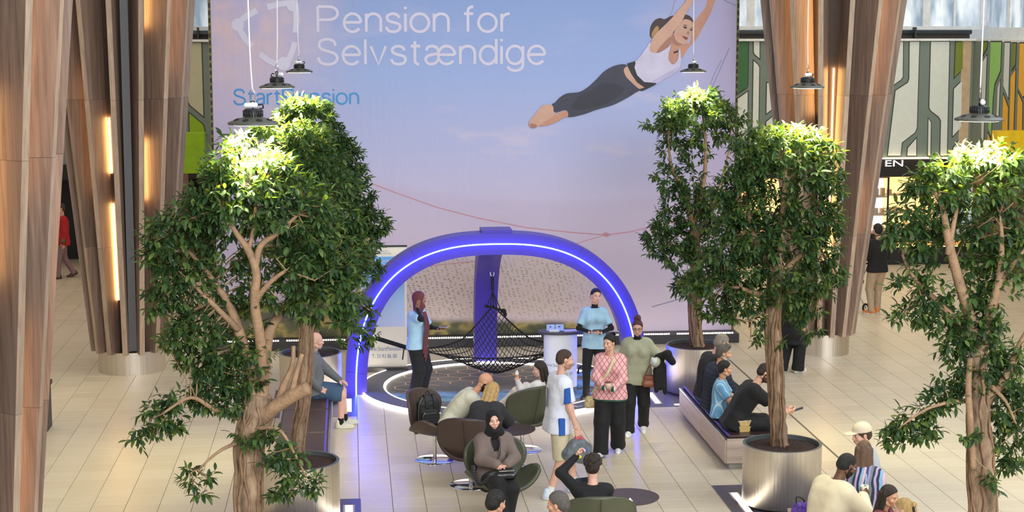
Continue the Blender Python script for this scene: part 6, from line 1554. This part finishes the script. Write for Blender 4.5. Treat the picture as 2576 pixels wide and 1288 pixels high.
BKC = cloth('black_cloth', (18, 17, 19)); BKT = cloth('black_trousers', (21, 20, 22)); BLUEP = cloth('light_blue_polo', (166, 204, 226)); JEAN = cloth('blue_jeans', (62, 84, 110), .2); DEN = cloth('denim_shorts', (66, 90, 118), .25)
WSH = M('white_shoe', (228, 228, 226), .5); BSH = M('black_shoe', (34, 32, 34), .5); SOLEW = M('white_sole', (232, 230, 224), .6); SOLEB = M('dark_sole', (60, 58, 58), .6)
def seat(px, py, Y, face, lean, zs, extra_up=0.0):
    h = at_y(px, py, Y); c0, c1, s0, s1 = math.cos(rad(lean[0])), math.cos(rad(lean[1])), math.sin(rad(lean[0])), math.sin(rad(lean[1])); zp = zs + .10
    s = (h[2] - zp) / (.235 * c0 + .40 * c1 + extra_up); f = s * (.235 * s0 + .40 * s1) + .02
    return (h[0] - f * math.cos(rad(face)), h[1] - f * math.sin(rad(face))), 1.75 * s, zp
# standing staff
J = person('standing woman in a maroon headscarf and light blue polo touching her ear', (1.01, 25.95), -35, 1.66, SKB, cloth('maroon_scarf', (104, 52, 54), .15), 'hijab', fem=True, head=(28, 4, 0), twist=0,
           hands={'R': ((.13, .09, 1.44), (-.15, .1, .9), (-.9, .1, .0), 'relax'), 'L': ((-.17, .30, 1.10), (.0, 1, .05), (.3, 0, .9), 'relax')}, poles={'R': (.6, .5, -1), 'L': (-.6, -.5, -.6)},
           top=BLUEP, sleeve='short', topfit=.018, hem=.09, under=BKC, arms=BKC, legs=BKT, legfit=.02, flare=.035, shoe=BSH, sole=SOLEB, collar=None)
J['pw'] = J['palmL']; phone(J, J['palmL'] + np.array([0, .02, .012]), (.1, 1, .1), (.2, 0, 1), 'pale phone held out by the woman in the maroon headscarf', (214, 200, 206))
for dx in (-.035, .0, .035):
    ribbon(J['rt'], 'scarf_tail', [J['P3'] + np.array([dx * .6, .13, .05]), J['P2'] + np.array([dx, .185, 0]), J['P1'] + np.array([dx * 1.1 - .01, .165, 0]), J['P0'] + np.array([dx * 1.2, .15, -.05]), J['P0'] + np.array([dx, .135, -.22 + dx * 2])], .045, .012, MATS['maroon_scarf'])
J = person('standing woman in a light blue polo over black sleeves looking at her phone hand', (3.74, 25.75), -100, 1.70, SKF, HBLK, 'tied', fem=True, fat=.92, head=(22, -2, -6),
           hands={'R': ((.05, .24, 1.08), (-1, .35, .05), (0, .2, 1), 'grip'), 'L': ((-.09, .25, 1.07), (1, .35, .05), (0, -.2, 1), 'grip')}, poles={'R': (1, -.3, -.5), 'L': (-1, -.3, -.5)},
           feet={'R': ((.12, .03, 0), -18, 0), 'L': ((-.06, -.06, 0), 12, 0)}, top=BLUEP, sleeve='short', topfit=.019, hem=.12, under=BKC, arms=BKC, legs=BKT, legfit=.012, shoe=BSH, sole=SOLEB, collar='polo')
phone(J, np.array([-.05, .31, 1.12]), (1, .3, .0), (0, -.6, .9), 'phone held by the dark-haired woman in the light blue polo', (60, 70, 96))
# walking pair
J = person('walking woman with plum top knot, glasses and sage jacket behind the pink sweater', (4.02, 23.45), -102, 1.62, SKL, HPUR, 'topbun', fem=True, fat=1.12, head=(0, 8, 0), glasses=BSH,
           hands={'L': ((-.26, .26, 1.06), (.1, .9, .4), (1, 0, .3), 'grip'), 'R': ((.25, .1, .85),)}, poles={'L': (-1, -.5, -.6)}, feet={'R': ((.10, .16, 0), -6, 0), 'L': ((-.09, -.16, .03), 6, 18)},
           top=cloth('sage_jacket', (166, 166, 142)), sleeve='long', topfit=.032, hem=.16, under=BKC, legs=BKT, legfit=.018, flare=.02, shoe=WSH, sole=SOLEW, collar='polo')
oc = empty('black_coat', J['W']((-.30, .18, .9)), 0, 'black coat hanging over the arm of the woman in the sage jacket', 'coat')
B0 = J['W']((-.30, .18, .9))
blob('coat_folds', [cap(J['W']((-.30, .12, 1.12)) - B0, J['W']((-.44, .20, 1.20)) - B0, .06, .05), cap(J['W']((-.42, .20, 1.18)) - B0, J['W']((-.50, .2, 1.08)) - B0, .06, .05), cap(J['W']((-.32, .16, 1.05)) - B0, J['W']((-.34, .17, .72)) - B0, .07, .055), cap(J['W']((-.36, .12, 1.0)) - B0, J['W']((-.40, .12, .62)) - B0, .055, .03), cap(J['W']((-.27, .2, .95)) - B0, J['W']((-.28, .2, .66)) - B0, .045, .03)], BKC, oc, .014, .03)
cup(J, np.array([-.25, .33, 1.05]), 'clear cup in the hand of the woman in the sage jacket', (206, 212, 220), .042, .1)
tg = empty('tan_handbag', J['W']((-.20, .15, .80)), 0, 'tan handbag at the hip of the woman in the sage jacket', 'handbag')
blob('bag_body', [cap((-.08, 0, -.05), (.08, 0, -.05), .05), cap((-.07, 0, .04), (.07, 0, .04), .04)], M('tan_leather', (134, 76, 54), .45), tg, .01, .04)
tube_part(tg, 'strap', [(-.08, 0, .06), (-.03, .0, .2), (.05, 0, .2), (.08, 0, .06)], .008, MATS['tan_leather'])
def lattice_mat():
    m, nt, bs = new_mat('pink_lattice'); L = nt.links.new; tc = N(nt, 'ShaderNodeTexCoord'); mp = N(nt, 'ShaderNodeMapping'); mp.inputs['Scale'].default_value = (1, .0, .72); L(tc.outputs['Object'], mp.inputs[0])
    vo = N(nt, 'ShaderNodeTexVoronoi', feature='DISTANCE_TO_EDGE', ins={'Scale': 21.0, 'Randomness': .0}); mp.inputs['Rotation'].default_value = (0, PI / 4, 0); L(mp.outputs[0], vo.inputs['Vector'])
    r = ramp(nt, [(.06, lin((188, 116, 122))), (.14, lin((236, 186, 186))), (.3, lin((232, 178, 180)))]); L(vo.outputs['Distance'], r.inputs[0]); L(r.outputs[0], bs.inputs['Base Color']); bs.inputs['Roughness'].default_value = .9; return m
PINK = lattice_mat()
J = person('walking woman in a pink lattice sweater holding an ice cream tub', (3.46, 22.32), -104, 1.63, SKL, HBLK, 'tied', fem=True, fat=1.2, head=(-26, 6, 0), hipw=1.1,
           hands={'R': ((.05, .32, .99), (-.9, .5, -.1), (-.2, -.3, .8), 'grip'), 'L': ((-.07, .32, .98), (.9, .5, -.1), (.2, -.3, .8), 'grip')}, poles={'R': (1, -.4, -.6), 'L': (-1, -.4, -.6)},
           feet={'R': ((.10, .20, .0), -6, -8), 'L': ((-.10, -.16, .02), 6, 14)}, top=PINK, sleeve='long', topfit=.026, hem=.10, under=BKC, legs=BKT, legfit=.025, flare=.035, shoe=WSH, sole=M('grey_sole', (96, 96, 98), .6))
BAND = stripes_mat('sweater_band', [(40, 84, 66), (40, 84, 66), (232, 226, 222), (232, 226, 222), (150, 60, 70), (232, 226, 222), (40, 84, 66), (40, 84, 66)], 14.5, 2, 0)
s_ = J['s']
blob('waistband', [cap(J['P0'] - np.array([.095 * s_, 0, .085]), J['P0'] + np.array([.095 * s_, 0, -.085]), .158 * s_), ], BAND, J['top'], .012, .02, None, [((0, 0, J['P0'][2] - .12), (0, 0, 1)), ((0, 0, J['P0'][2] - .052), (0, 0, -1))])
for k in 'RL':
    d = unit(J['wr' + k] - J['el' + k]); blob('cuff', [cap(J['wr' + k] - d * .05, J['wr' + k] + d * .005, .048)], stripes_mat('cuff_band_' + k, [(40, 84, 66), (232, 226, 222), (40, 84, 66)], 16, 0, 0), J['top'], .01, .02)
STR = M('strap_beige', (206, 190, 150), .7, 0, .3, 60)
ribbon(J['rt'], 'bag_strap', [J['sh']['L'] + np.array([.03, .02, .075]), J['P3'] + np.array([-.05, .13, 0]), J['P2'] + np.array([.01, .215, 0]), J['P1'] + np.array([.12, .19, 0]), J['P0'] + np.array([.23, .06, -.02])], .035, .008, STR)
hb = empty('small_handbag', J['W']((.25, .02, .72)), 0, 'small patterned beige bag hanging beside the pink sweater', 'handbag')
blob('bag_body', [cap((-.06, 0, -.06), (.06, 0, -.06), .034), cap((-.058, 0, -.03), (.058, 0, -.03), .036), cap((-.054, 0, 0), (.054, 0, 0), .035), cap((-.05, 0, .03), (.05, 0, .03), .03), cap((-.045, 0, .055), (.045, 0, .055), .022)], M('monogram_canvas', (190, 170, 122), .6, 0, .45, 45), hb, .009, .03)
tube_part(hb, 'handle', [(-.05, 0, .08), (0, 0, .15), (.05, 0, .08)], .007, M('tan_leather', (134, 76, 54), .45))
cup(J, np.array([-.01, .39, 1.0]), 'small tub of ice cream held in front of the pink sweater', (236, 206, 190), .042, .07, (118, 70, 52))
# football-shirt man
JER = cloth('white_jersey', (228, 230, 240), .04); SHB = cloth('beige_shorts', (206, 192, 162))
J = person('walking man in a white and blue football shirt and beige shorts', (2.50, 20.32), 12, 1.82, SKL, HBRN, 'crop', head=(-8, 6, 0), lean=(4, 4), beard=STUB,
           hands={'R': ((.26, .16, .90), (.0, .35, -1), (-1, 0, 0), 'grip'), 'L': ((-.24, .05, .85),)}, poles={'R': (.5, -1, .2)}, feet={'R': ((.10, -.13, 0), -6, 0), 'L': ((-.10, .24, .03), 4, -12)},
           top=JER, sleeve='short', topfit=.030, hem=.14, legs=SHB, legfit=.026, shorts=True, shoe=M('sneaker_pale', (206, 220, 236), .5), sole=SOLEW, sock=cloth('white_sock', (226, 226, 224)))
BLUJ = cloth('jersey_blue', (40, 92, 176))
for k, sg in (('R', 1), ('L', -1)):
    q0 = J['sh'][k]; e_ = q0 + (J['el' + k] - q0) * .78
    v, f = sdf_mesh([(J['arm'](k, .035, 'short', .043), [(e_, unit(q0 - e_)), (q0 + np.array([0, .045, 0]), (0, -1, 0)), (q0 + np.array([0, -.04, 0]), (0, 1, 0)), (q0 + np.array([-sg * .01, 0, 0]), (sg, 0, 0)), (q0 + np.array([0, 0, .05]), (0, 0, -1))])], .011, .01)
    obj('sleeve_stripe', mesh('sleeve_stripe', v, f, BLUJ, True), J['top'])
    z_ = J['P0'][2]; v, f = sdf_mesh([([cap((-.09, J['P0'][1], z_ + q), (.09, J['P0'][1], z_ + q), .162) for q in np.linspace(-.14, .10, 7)], [((0, 0, z_ - .14), (0, 0, 1)), ((0, 0, z_ + .07), (0, 0, -1)), ((0, -.06, 0), (0, 1, 0)), ((0, .02, 0), (0, -1, 0)), ((sg * .05, 0, 0), (sg, 0, 0))])], .011, .01)
    obj('side_stripe', mesh('side_stripe', v, f, BLUJ, True), J['top'])
ribbon(J['top'], 'shirt_number', [J['P2'] + np.array([.0, -.150, .08]), J['P2'] + np.array([.0, -.152, -.04]), J['P1'] + np.array([.0, -.146, .02])], .035, .008, cloth('number_grey', (120, 116, 136)), (0, -1, 0))
sb = empty('plastic_bag', J['W'](J['palmR']), 0, 'grey printed carrier bag in the hand of the football-shirt man', 'bag')
PB = M('grey_bag', (104, 110, 116), .45, 0, .35, 9, .6, 14)
blob('bag_body', [cap((-.05, .0, -.17), (.10, .04, -.20), .085), cap((-.12, 0, -.25), (.06, .02, -.30), .085), cap((-.02, 0, -.12), (.05, .02, -.12), .06)], PB, sb, .013, .05)
blob('bag_print', [ell((.0, -.05, -.275), (.05, .045, .028))], M('bag_yellow', (228, 214, 40), .5), sb, .01); blob('bag_print', [ell((.085, -.035, -.20), (.032, .042, .035))], M('bag_blue', (60, 96, 190), .5), sb, .01)
blob('bag_handle', [cap((-.02, 0, -.1), (.0, 0, .0), .035, .02), cap((.06, .02, -.1), (.02, 0, .0), .035, .02)], M('bag_red', (206, 82, 96), .5), sb, .009)
# bald man on the left bench
GRJ = cloth('grey_jacket', (112, 114, 114))
l, H_, zp = seat(792, 880, 24.25, 0, (-4, 6), .457)
J = person('bald man in a grey jacket and denim shorts sitting on the left bench', l, 0, 1.72, SKF, None, 'bald', fat=1.25, belly=1.0, pelvis=(0, 0, zp), lean=(-4, 6), head=(-8, 4, 0),
           hands={'R': ((.20, .10, .60), (.2, .9, -.3), (-.8, 0, -.4), 'grip'), 'L': ((-.13, .38, .66), (.3, .9, -.35), (0, 0, -1), 'relax')}, poles={'R': (1, -.8, .2), 'L': (-1, -.6, 0)}, feet={'R': ((.13, .40, 0), -4, 0), 'L': ((-.12, .46, 0), 6, 0)},
           top=GRJ, sleeve='long', topfit=.026, hem=.06, under=cloth('grey_tee', (150, 150, 152)), legs=DEN, legfit=.032, shorts=True, shoe=M('cream_shoe', (214, 210, 192), .6), sole=SOLEW, sock=BKC, collar='polo')
# bearded man leaning forward on the left chair
CRM = cloth('cream_tee', (206, 202, 184))
l, H_, zp = seat(1184, 1004, 22.22, 0, (36, 46), .40)
J = person('bald bearded man in a cream tee leaning forward on the left brown chair', l, 0, 1.80, SKT, None, 'bald', fat=1.08, pelvis=(0, 0, zp), lean=(36, 46), head=(-10, 32, 0), beard=BEARDB,
           hands={'R': ((.08, .66, .52), (-.5, .8, -.2), (-.6, -.3, 0), 'grip'), 'L': ((-.06, .68, .52), (.5, .8, -.2), (.6, -.3, 0), 'grip')}, poles={'R': (1, -.2, -.6), 'L': (-1, -.2, -.6)}, feet={'R': ((.16, .40, 0), -8, 0), 'L': ((-.14, .50, 0), 8, 0)},
           top=CRM, sleeve='short', topfit=.022, hem=.06, legs=JEAN, legfit=.018, shoe=WSH, sole=SOLEW)
# blonde woman seen from behind
l, H_, zp = seat(1228, 1032, 21.35, 70, (22, 34), .40)
J = person('blonde woman in a charcoal jacket bending over the low table, seen from behind', l, 70, 1.68, SKL, HBLO, 'long', fem=True, fat=1.2, pelvis=(0, 0, zp), lean=(22, 34), head=(-18, 30, 0),
           hands={'R': ((.14, .58, .60), (-.5, .8, 0), (0, 0, -1), 'relax'), 'L': ((-.16, .56, .60), (.5, .8, 0), (0, 0, -1), 'relax')}, poles={'R': (1, -.2, -.3), 'L': (-1, -.2, -.3)}, feet={'R': ((.13, .42, 0), -8, 0), 'L': ((-.13, .40, 0), 8, 0)},
           top=cloth('charcoal_jacket', (44, 44, 48)), sleeve='long', topfit=.03, hem=.06, legs=JEAN, legfit=.018, shoe=WSH, sole=SOLEW, collar='round')
# child with ice cream
l, H_, zp = seat(1352, 988, 22.9, 140, (-24, -12), .42)
J = person('girl curled up in the olive chair eating soft ice, only hair and knees showing', l, 140, 1.38, SKF, HBRD, 'long', child=1.06, fem=False, pelvis=(0, .0, zp), lean=(-24, -12), head=(38, 10, 0),
           hands={'L': ((-.06, .24, .86), (.3, .6, .7), (.8, .3, 0), 'grip'), 'R': ((.16, .22, .62),)}, poles={'L': (-1, -.2, -.6)}, feet={'R': ((.05, .46, .50), 0, 10), 'L': ((-.07, .50, .46), 0, 10)}, knees={'R': (.1, .5, 1), 'L': (-.1, .5, 1)},
           top=cloth('white_top', (222, 218, 216)), sleeve='long', topfit=.018, hem=.05, legs=M('dotted_leggings', (226, 214, 206), .85, 0, .3, 40), legfit=.012, shoe=WSH, sole=SOLEW)
ic = empty('ice_cream_cone', J['W'](J['palmL'] + np.array([0, .01, .05])), 0, 'soft ice cream cone held up above the olive chair', 'ice cream')
MB().lathe([(0, -.075), (.016, -.07), (.027, .0), (.03, .012), (.0, .012)], 16).build('wafer', M('wafer', (206, 156, 92), .7, 0, .25, 60), ic, True)
blob('ice', [ell((0, 0, .022), (.03, .03, .02)), ell((0, 0, .045), (.022, .022, .018)), ell((.003, 0, .062), (.012, .012, .014))], M('soft_ice', (238, 230, 216), .5), ic, .006, .008)
# woman in the taupe coat
TAU = cloth('taupe_coat', (116, 100, 92), .08, .25, 20)
l, H_, zp = seat(1243, 1104, 19.45, -84, (-14, -4), .40)
J = person('smiling woman in a black hood and taupe coat sitting in the olive chair', l, -84, 1.70, SKL, BKC, 'hijab', fem=True, fat=1.12, pelvis=(0, 0, zp), lean=(-14, -4), head=(0, 2, 4),
           hands={'R': ((.05, .34, .76), (-.9, .5, -.2), (0, -.1, -1), 'relax'), 'L': ((-.08, .36, .76), (.9, .4, -.1), (0, -.1, -1), 'relax')}, poles={'R': (1, -.3, -.5), 'L': (-1, -.3, -.5)},
           feet={'R': ((.02, .50, .10), -25, 0), 'L': ((-.05, .40, .0), 5, 0)}, knees={'R': (-.05, .9, .6), 'L': (-.1, 1, .2)},
           top=TAU, sleeve='long', topfit=.036, hem=.10, vneck=True, under=BKC, legs=BKT, legfit=.022, flare=.02, shoe=BSH, sole=SOLEB, collar=None)
for sg in (-1, 1):
    ribbon(J['top'], 'lapel', [J['P4'] + np.array([sg * .085, .0, .0]), J['P3'] + np.array([sg * .085, .125, -.03]), J['P2'] + np.array([sg * .07, .19, 0]), J['P1'] + np.array([sg * .012, .175, .06])], .075, .014, TAU, (sg * .4, 1, .1))
hbg = empty('black_handbag', J['W']((-.05, .42, .645)), rad(-84 - 90), 'black leather bag with a studded strap on the lap of the taupe coat', 'handbag')
BLE = M('black_leather', (22, 21, 22), .28, 0, .15, 15, .2, 30)
blob('bag_body', [cap((-.09, 0, .0), (.09, 0, .0), .05, .05), cap((-.08, -.02, .055), (.08, -.02, .055), .03)], BLE, hbg, .01, .03)
P_ = [(.10, 0, .03), (.17, .0, .02), (.24, -.02, -.06), (.30, -.06, -.10), (.34, -.14, -.02), (.34, -.22, .08)]
ribbon(hbg, 'strap', P_, .045, .008, BLE, (0, 1, .6))
for i, p in enumerate(spline(P_, 4)[1:-1]):
    for w in (-.012, .012): MB().lathe([(0, .004), (.005, .002), (.006, 0)], 8, (p[0], p[1] + .006, p[2] + w + .004)).build('stud', CHROME, hbg)
tube_part(hbg, 'zip', [(-.09, .03, .06), (0, .035, .062), (.09, .03, .06)], .004, ZIP)
# heads at the lower edge
l, H_, zp = seat(1238, 1296, 15.95, 80, (10, 12), .40)
person('dark-haired man at the bottom edge below the taupe coat, seen from behind', l, 80, 1.76, SKT, HBLK, 'short', pelvis=(0, 0, zp), lean=(10, 12), head=(-38, 14, 0), hands={'R': ((.16, .40, .55),), 'L': ((-.16, .40, .55),)}, feet={'R': ((.13, .44, 0), 0, 0), 'L': ((-.13, .44, 0), 0, 0)},
       top=cloth('navy_sweat', (44, 48, 60)), sleeve='long', topfit=.02, hem=.06, legs=JEAN, shoe=WSH, sole=SOLEW)
l, H_, zp = seat(1412, 1298, 15.85, 120, (10, 12), .40)
person('man with greying thinning hair at the bottom edge left of the boy', l, 120, 1.76, SKT, HSALT, 'short', pelvis=(0, 0, zp), lean=(10, 12), head=(35, 8, 0), hands={'R': ((.16, .40, .55),), 'L': ((-.16, .40, .55),)}, feet={'R': ((.13, .44, 0), 0, 0), 'L': ((-.13, .44, 0), 0, 0)},
       top=cloth('blue_grey_shirt', (120, 140, 160)), sleeve='long', topfit=.02, hem=.06, legs=JEAN, shoe=WSH, sole=SOLEW)
l, H_, zp = seat(1490, 1236, 17.3, 88, (-6, 2), .40)
J = person('boy with curly brown hair and a black sweatshirt raising one hand, seen from behind', l, 88, 1.66, SKL, HBRD, 'curly', pelvis=(0, 0, zp), lean=(-6, 2), head=(-8, 6, 0),
           hands={'L': ((-.17, .06, 1.28), (.5, .25, .55), (.3, -.6, -.5), 'grip'), 'R': ((.0, .30, .86),)}, poles={'L': (-1, -.2, -.25), 'R': (1, -.3, -.6)}, feet={'R': ((.13, .44, 0), 0, 0), 'L': ((-.13, .44, 0), 0, 0)}, top=BKC, sleeve='long', topfit=.012, hem=.06, legs=BKT, shoe=WSH, sole=SOLEW)
phone(J, np.array([-.08, .26, .96]), (1, 0, .1), (0, -.8, .5), 'phone held in front of the curly-haired boy')
# right bench
l, H_, zp = seat(1806, 872, 23.45, 20, (6, 16), .457)
person('grey-haired man in a black sweater at the far end of the right bench', l, 15, 1.84, SKL, HGRY, 'short', fat=1.2, pelvis=(0, 0, zp), lean=(6, 16), head=(-2, 22, 0), glasses=BSH, hands={'R': ((.12, .42, .62),), 'L': ((-.12, .42, .62),)}, feet={'R': ((.13, .46, 0), 0, 0), 'L': ((-.13, .46, 0), 0, 0)},
       top=BKC, sleeve='long', topfit=.03, hem=.05, legs=JEAN, shoe=BSH, sole=SOLEB)
NAV = stripes_mat('navy_puffer', [(38, 46, 64), (34, 42, 60), (40, 48, 66), (22, 28, 42)], 17, 2, .1)
l, H_, zp = seat(1815, 906, 22.8, 10, (4, 10), .457)
person('man in a quilted navy jacket with grey beard on the right bench', l, 10, 1.74, SKT, HSALT, 'quiff', fat=1.12, pelvis=(0, 0, zp), lean=(4, 10), head=(-20, 8, 0), beard=BEARDG, hands={'R': ((.10, .40, .66), (-.4, .9, .1), None, 'grip'), 'L': ((-.12, .40, .66),)}, feet={'R': ((.13, .46, 0), 0, 0), 'L': ((-.13, .46, 0), 0, 0)},
       top=NAV, sleeve='long', topfit=.04, hem=.06, legs=JEAN, shoe=BSH, sole=SOLEB, collar='round')
STB = stripes_mat('blue_striped_shirt', [(104, 156, 196), (96, 148, 190), (104, 156, 196), (176, 202, 222)], 26, 0, .02)
l, H_, zp = seat(1820, 944, 22.3, -15, (2, 6), .457)
J = person('black-haired boy in a blue striped shirt on the right bench', l, -15, 1.42, SKT, HBLK, 'short', child=1.05, pelvis=(0, 0, zp), lean=(2, 6), head=(12, 4, 0), hands={'R': ((.06, .34, .74), (-.5, .9, .3), None, 'grip'), 'L': ((-.08, .34, .74), (.5, .9, .3), None, 'grip')}, feet={'R': ((.10, .38, .05), 0, 0), 'L': ((-.10, .38, .05), 0, 0)},
           top=STB, sleeve='short', topfit=.022, hem=.08, legs=BKT, shoe=WSH, sole=SOLEW)
cup(J, np.array([-.0, .42, .74]), 'small cup with a black straw held by the boy in the striped shirt', (222, 210, 190), .032, .08, None, (30, 30, 32))
l, H_, zp = seat(1916, 950, 21.75, 0, (26, 34), .457)
J = person('bearded man in a black tee hunched over his phone on the right bench', l, 0, 1.84, SKL, HBRD, 'crop', fat=1.12, pelvis=(0, 0, zp), lean=(26, 34), head=(-8, 26, 0), beard=M('beard_brown', (72, 50, 38), .9, 0, .3, 40),
           hands={'R': ((.06, .72, .66), (-.1, .9, .15), (-.6, 0, .5), 'grip'), 'L': ((-.08, .70, .64), (.1, .9, .1), (.6, 0, .5), 'grip')}, poles={'R': (.9, -.4, -.8), 'L': (-.9, -.4, -.8)}, feet={'R': ((.14, .44, 0), 0, 0), 'L': ((-.13, .48, 0), 0, 0)},
           top=BKC, sleeve='short', topfit=.026, hem=.09, legs=BKT, legfit=.02, shoe=BSH, sole=SOLEB)
phone(J, np.array([0.02, .86, .70]), (.2, 1, .35), (0, -.4, .9), 'black phone held by the bearded man in the black tee')
# far walkers
J = person('person in a long black coat and wide trousers behind the right tree trunk', (7.25, 27.32), 35, 1.72, SKT, BKC, 'hijab', fem=True, hands={}, feet={'R': ((.09, .10, 0), -5, 0), 'L': ((-.09, -.10, 0), 5, 0)}, top=BKC, sleeve='long', topfit=.05, hem=.42, under=BKC, legs=BKT, legfit=.025, flare=.035, shoe=M('cream_shoe', (214, 210, 192), .6), sole=SOLEW)
ORS = M('orange_shoe', (206, 128, 70), .6)
person('man in a black top, beige chinos and orange shoes standing at the shop', (10.42, 32.75), 100, 1.78, SKT, HBLK, 'short', hands={'R': ((.2, .25, 1.0),), 'L': ((-.2, .25, 1.0),)}, feet={'R': ((.10, .14, 0), -20, 0), 'L': ((-.12, -.04, 0), 35, 0)}, top=BKC, sleeve='long', topfit=.022, hem=.10, legs=cloth('beige_chinos', (172, 148, 120)), legfit=.02, shoe=ORS, sole=SOLEW)
J = person('person in a red jacket walking past the far left shop', (-6.45, 39.1), 200, 1.68, SKL, HBRN, 'short', fem=True, feet={'R': ((.09, -.22, .03), 0, 20), 'L': ((-.09, .16, 0), 0, 0)}, top=cloth('red_jacket', (178, 30, 38)), sleeve='long', topfit=.03, hem=.14, legs=cloth('mauve_trousers', (140, 112, 116)), legfit=.018, shoe=M('maroon_shoe', (86, 34, 36), .5), sole=SOLEB)
bb = empty('brown_shoulder_bag', J['W']((-.27, .05, .92)), 0, 'brown shoulder bag of the person in the red jacket', 'handbag')
blob('bag_body', [cap((0, -.07, -.04), (0, .07, -.04), .06)], M('brown_bag', (110, 76, 44), .6), bb, .014)
# group at the lower right
BEI = cloth('beige_jacket', (212, 198, 174), .05, .3, 12)
l, H_, zp = seat(2118, 1186, 16.75, 22, (6, 22), .457)
J = person('bearded man in a beige jacket and glasses holding a cup at the lower right', l, 22, 1.86, SKD2, HBLK, 'crop', fat=1.32, belly=1.05, pelvis=(0, 0, zp), lean=(6, 22), head=(-4, 26, 0), beard=BEARDB, glasses=CHROME,
           hands={'R': ((.04, .46, .92), (-.2, .75, .5), (-.8, .1, .1), 'grip'), 'L': ((-.12, .44, .66),)}, poles={'R': (1, -.5, -.6)}, feet={'R': ((.15, .46, 0), 0, 0), 'L': ((-.15, .46, 0), 0, 0)}, top=BEI, sleeve='long', topfit=.036, hem=.08, legs=JEAN, shoe=WSH, sole=SOLEW, collar='polo')
cup(J, J['palmR'] + np.array([-.01, .01, -.05]), 'white paper cup with a pale blue straw held by the man in the beige jacket', (226, 222, 208), .042, .11, None, (150, 200, 226))
STW = stripes_mat('striped_knit', [(158, 146, 190), (44, 42, 60), (128, 164, 204), (206, 176, 190), (60, 70, 110), (150, 140, 186), (110, 120, 130), (46, 46, 62)], 5.2, 0, .35)
l, H_, zp = seat(2172, 1168, 17.4, 60, (8, 14), .457)
person('woman with long wavy brown hair and a striped knit jumper seen from behind', l, 60, 1.70, SKF, M('hair_chestnut', (104, 78, 60), .5, 0, .3, 60, .7, 150, (1, 1, .1)), 'long', fem=True, fat=1.25, pelvis=(0, 0, zp), lean=(8, 14), head=(6, 12, 0), hands={'R': ((.14, .40, .66),), 'L': ((-.14, .40, .66),)}, feet={'R': ((.13, .46, 0), 0, 0), 'L': ((-.13, .46, 0), 0, 0)},
       top=STW, sleeve='long', topfit=.04, hem=.08, legs=JEAN, shoe=WSH, sole=SOLEW)
l, H_, zp = seat(2174, 1120, 18.0, 160, (0, 4), .457)
person('man in a cream cap and light grey tee behind the striped jumper', l, 160, 1.78, SKL, HBRN, 'cap', pelvis=(0, 0, zp), lean=(0, 4), head=(30, 10, 0), hands={'R': ((.22, .25, .62),), 'L': ((-.18, .34, .64),)}, feet={'R': ((.13, .30, .0), 0, 0), 'L': ((-.13, .30, .0), 0, 0)},
       top=cloth('light_grey_tee', (172, 176, 184), .05), sleeve='short', topfit=.034, hem=.08, legs=BKT, shoe=WSH, sole=SOLEW)
l, H_, zp = seat(2232, 1256, 16.15, -35, (4, 8), .457)
person('girl with long straight dark hair and a plum top at the lower right', l, -35, 1.36, SKT, HBRD, 'long', child=1.08, pelvis=(0, 0, zp), lean=(4, 8), head=(-12, 12, 0), hands={'R': ((.12, .32, .64),), 'L': ((-.12, .32, .64),)}, feet={'R': ((.10, .36, .05), 0, 0), 'L': ((-.10, .36, .05), 0, 0)}, top=cloth('plum_top', (118, 56, 64)), sleeve='long', topfit=.02, hem=.06, legs=JEAN, shoe=WSH, sole=SOLEW)
l, H_, zp = seat(2278, 1282, 15.5, 140, (4, 8), .457)
J = person('blonde woman with a small bun and black hair tie at the lower right edge', l, 140, 1.50, SKF, HBLO, 'tied', fem=True, pelvis=(0, 0, zp), lean=(4, 8), head=(8, 10, 0), hands={'R': ((.14, .36, .64),), 'L': ((-.14, .36, .64),)}, feet={'R': ((.12, .36, .0), 0, 0), 'L': ((-.12, .36, .0), 0, 0)}, top=BKC, sleeve='long', topfit=.022, hem=.06, legs=BKT, shoe=WSH, sole=SOLEW)
blob('hair_tie', [ell(J['Hm']((.03 * math.cos(a), -.118, .03 * math.sin(a) + .0)), (.016, .016, .016)) for a in np.linspace(0, 2 * PI, 9, endpoint=False)], BSH, J['rt'], .006, .004)
blob('hair_bun', [ell(J['Hm']((0, -.125, .045)), (.03, .028, .03))], HBLO, J['rt'], .006, .004)

# odds and ends at the frame edges
p_ = at_z(2016, 1296, .457)
ob = empty('patterned_bag', (p_[0], p_[1], .457), .4, 'small purple patterned bag on the bench behind the man in the beige jacket', 'bag')
blob('bag_body', [cap((-.08, 0, .05), (.08, 0, .05), .05), cap((-.07, 0, .11), (.06, 0, .11), .04)], M('purple_pattern', (86, 56, 150), .7, 0, .8, 30), ob, .01, .03)
tube_part(ob, 'strap', [(-.07, 0, .13), (-.09, -.02, .22), (-.02, -.03, .2), (.05, 0, .13)], .007, BSH)
p_ = at_z(122, 1078, 0)
lb_ = empty('litter_bin', (p_[0] - .18, p_[1], 0), 0, 'dark upright bin mostly hidden behind the nearest timber column', 'bin')
MB().box((-.2, -.2, 0), (.2, .2, .62)).build('body', M('bin_dark', (54, 46, 44), .5), lb_); MB().box((-.22, -.22, .62), (.22, .22, .68)).build('lid', BLACK, lb_)
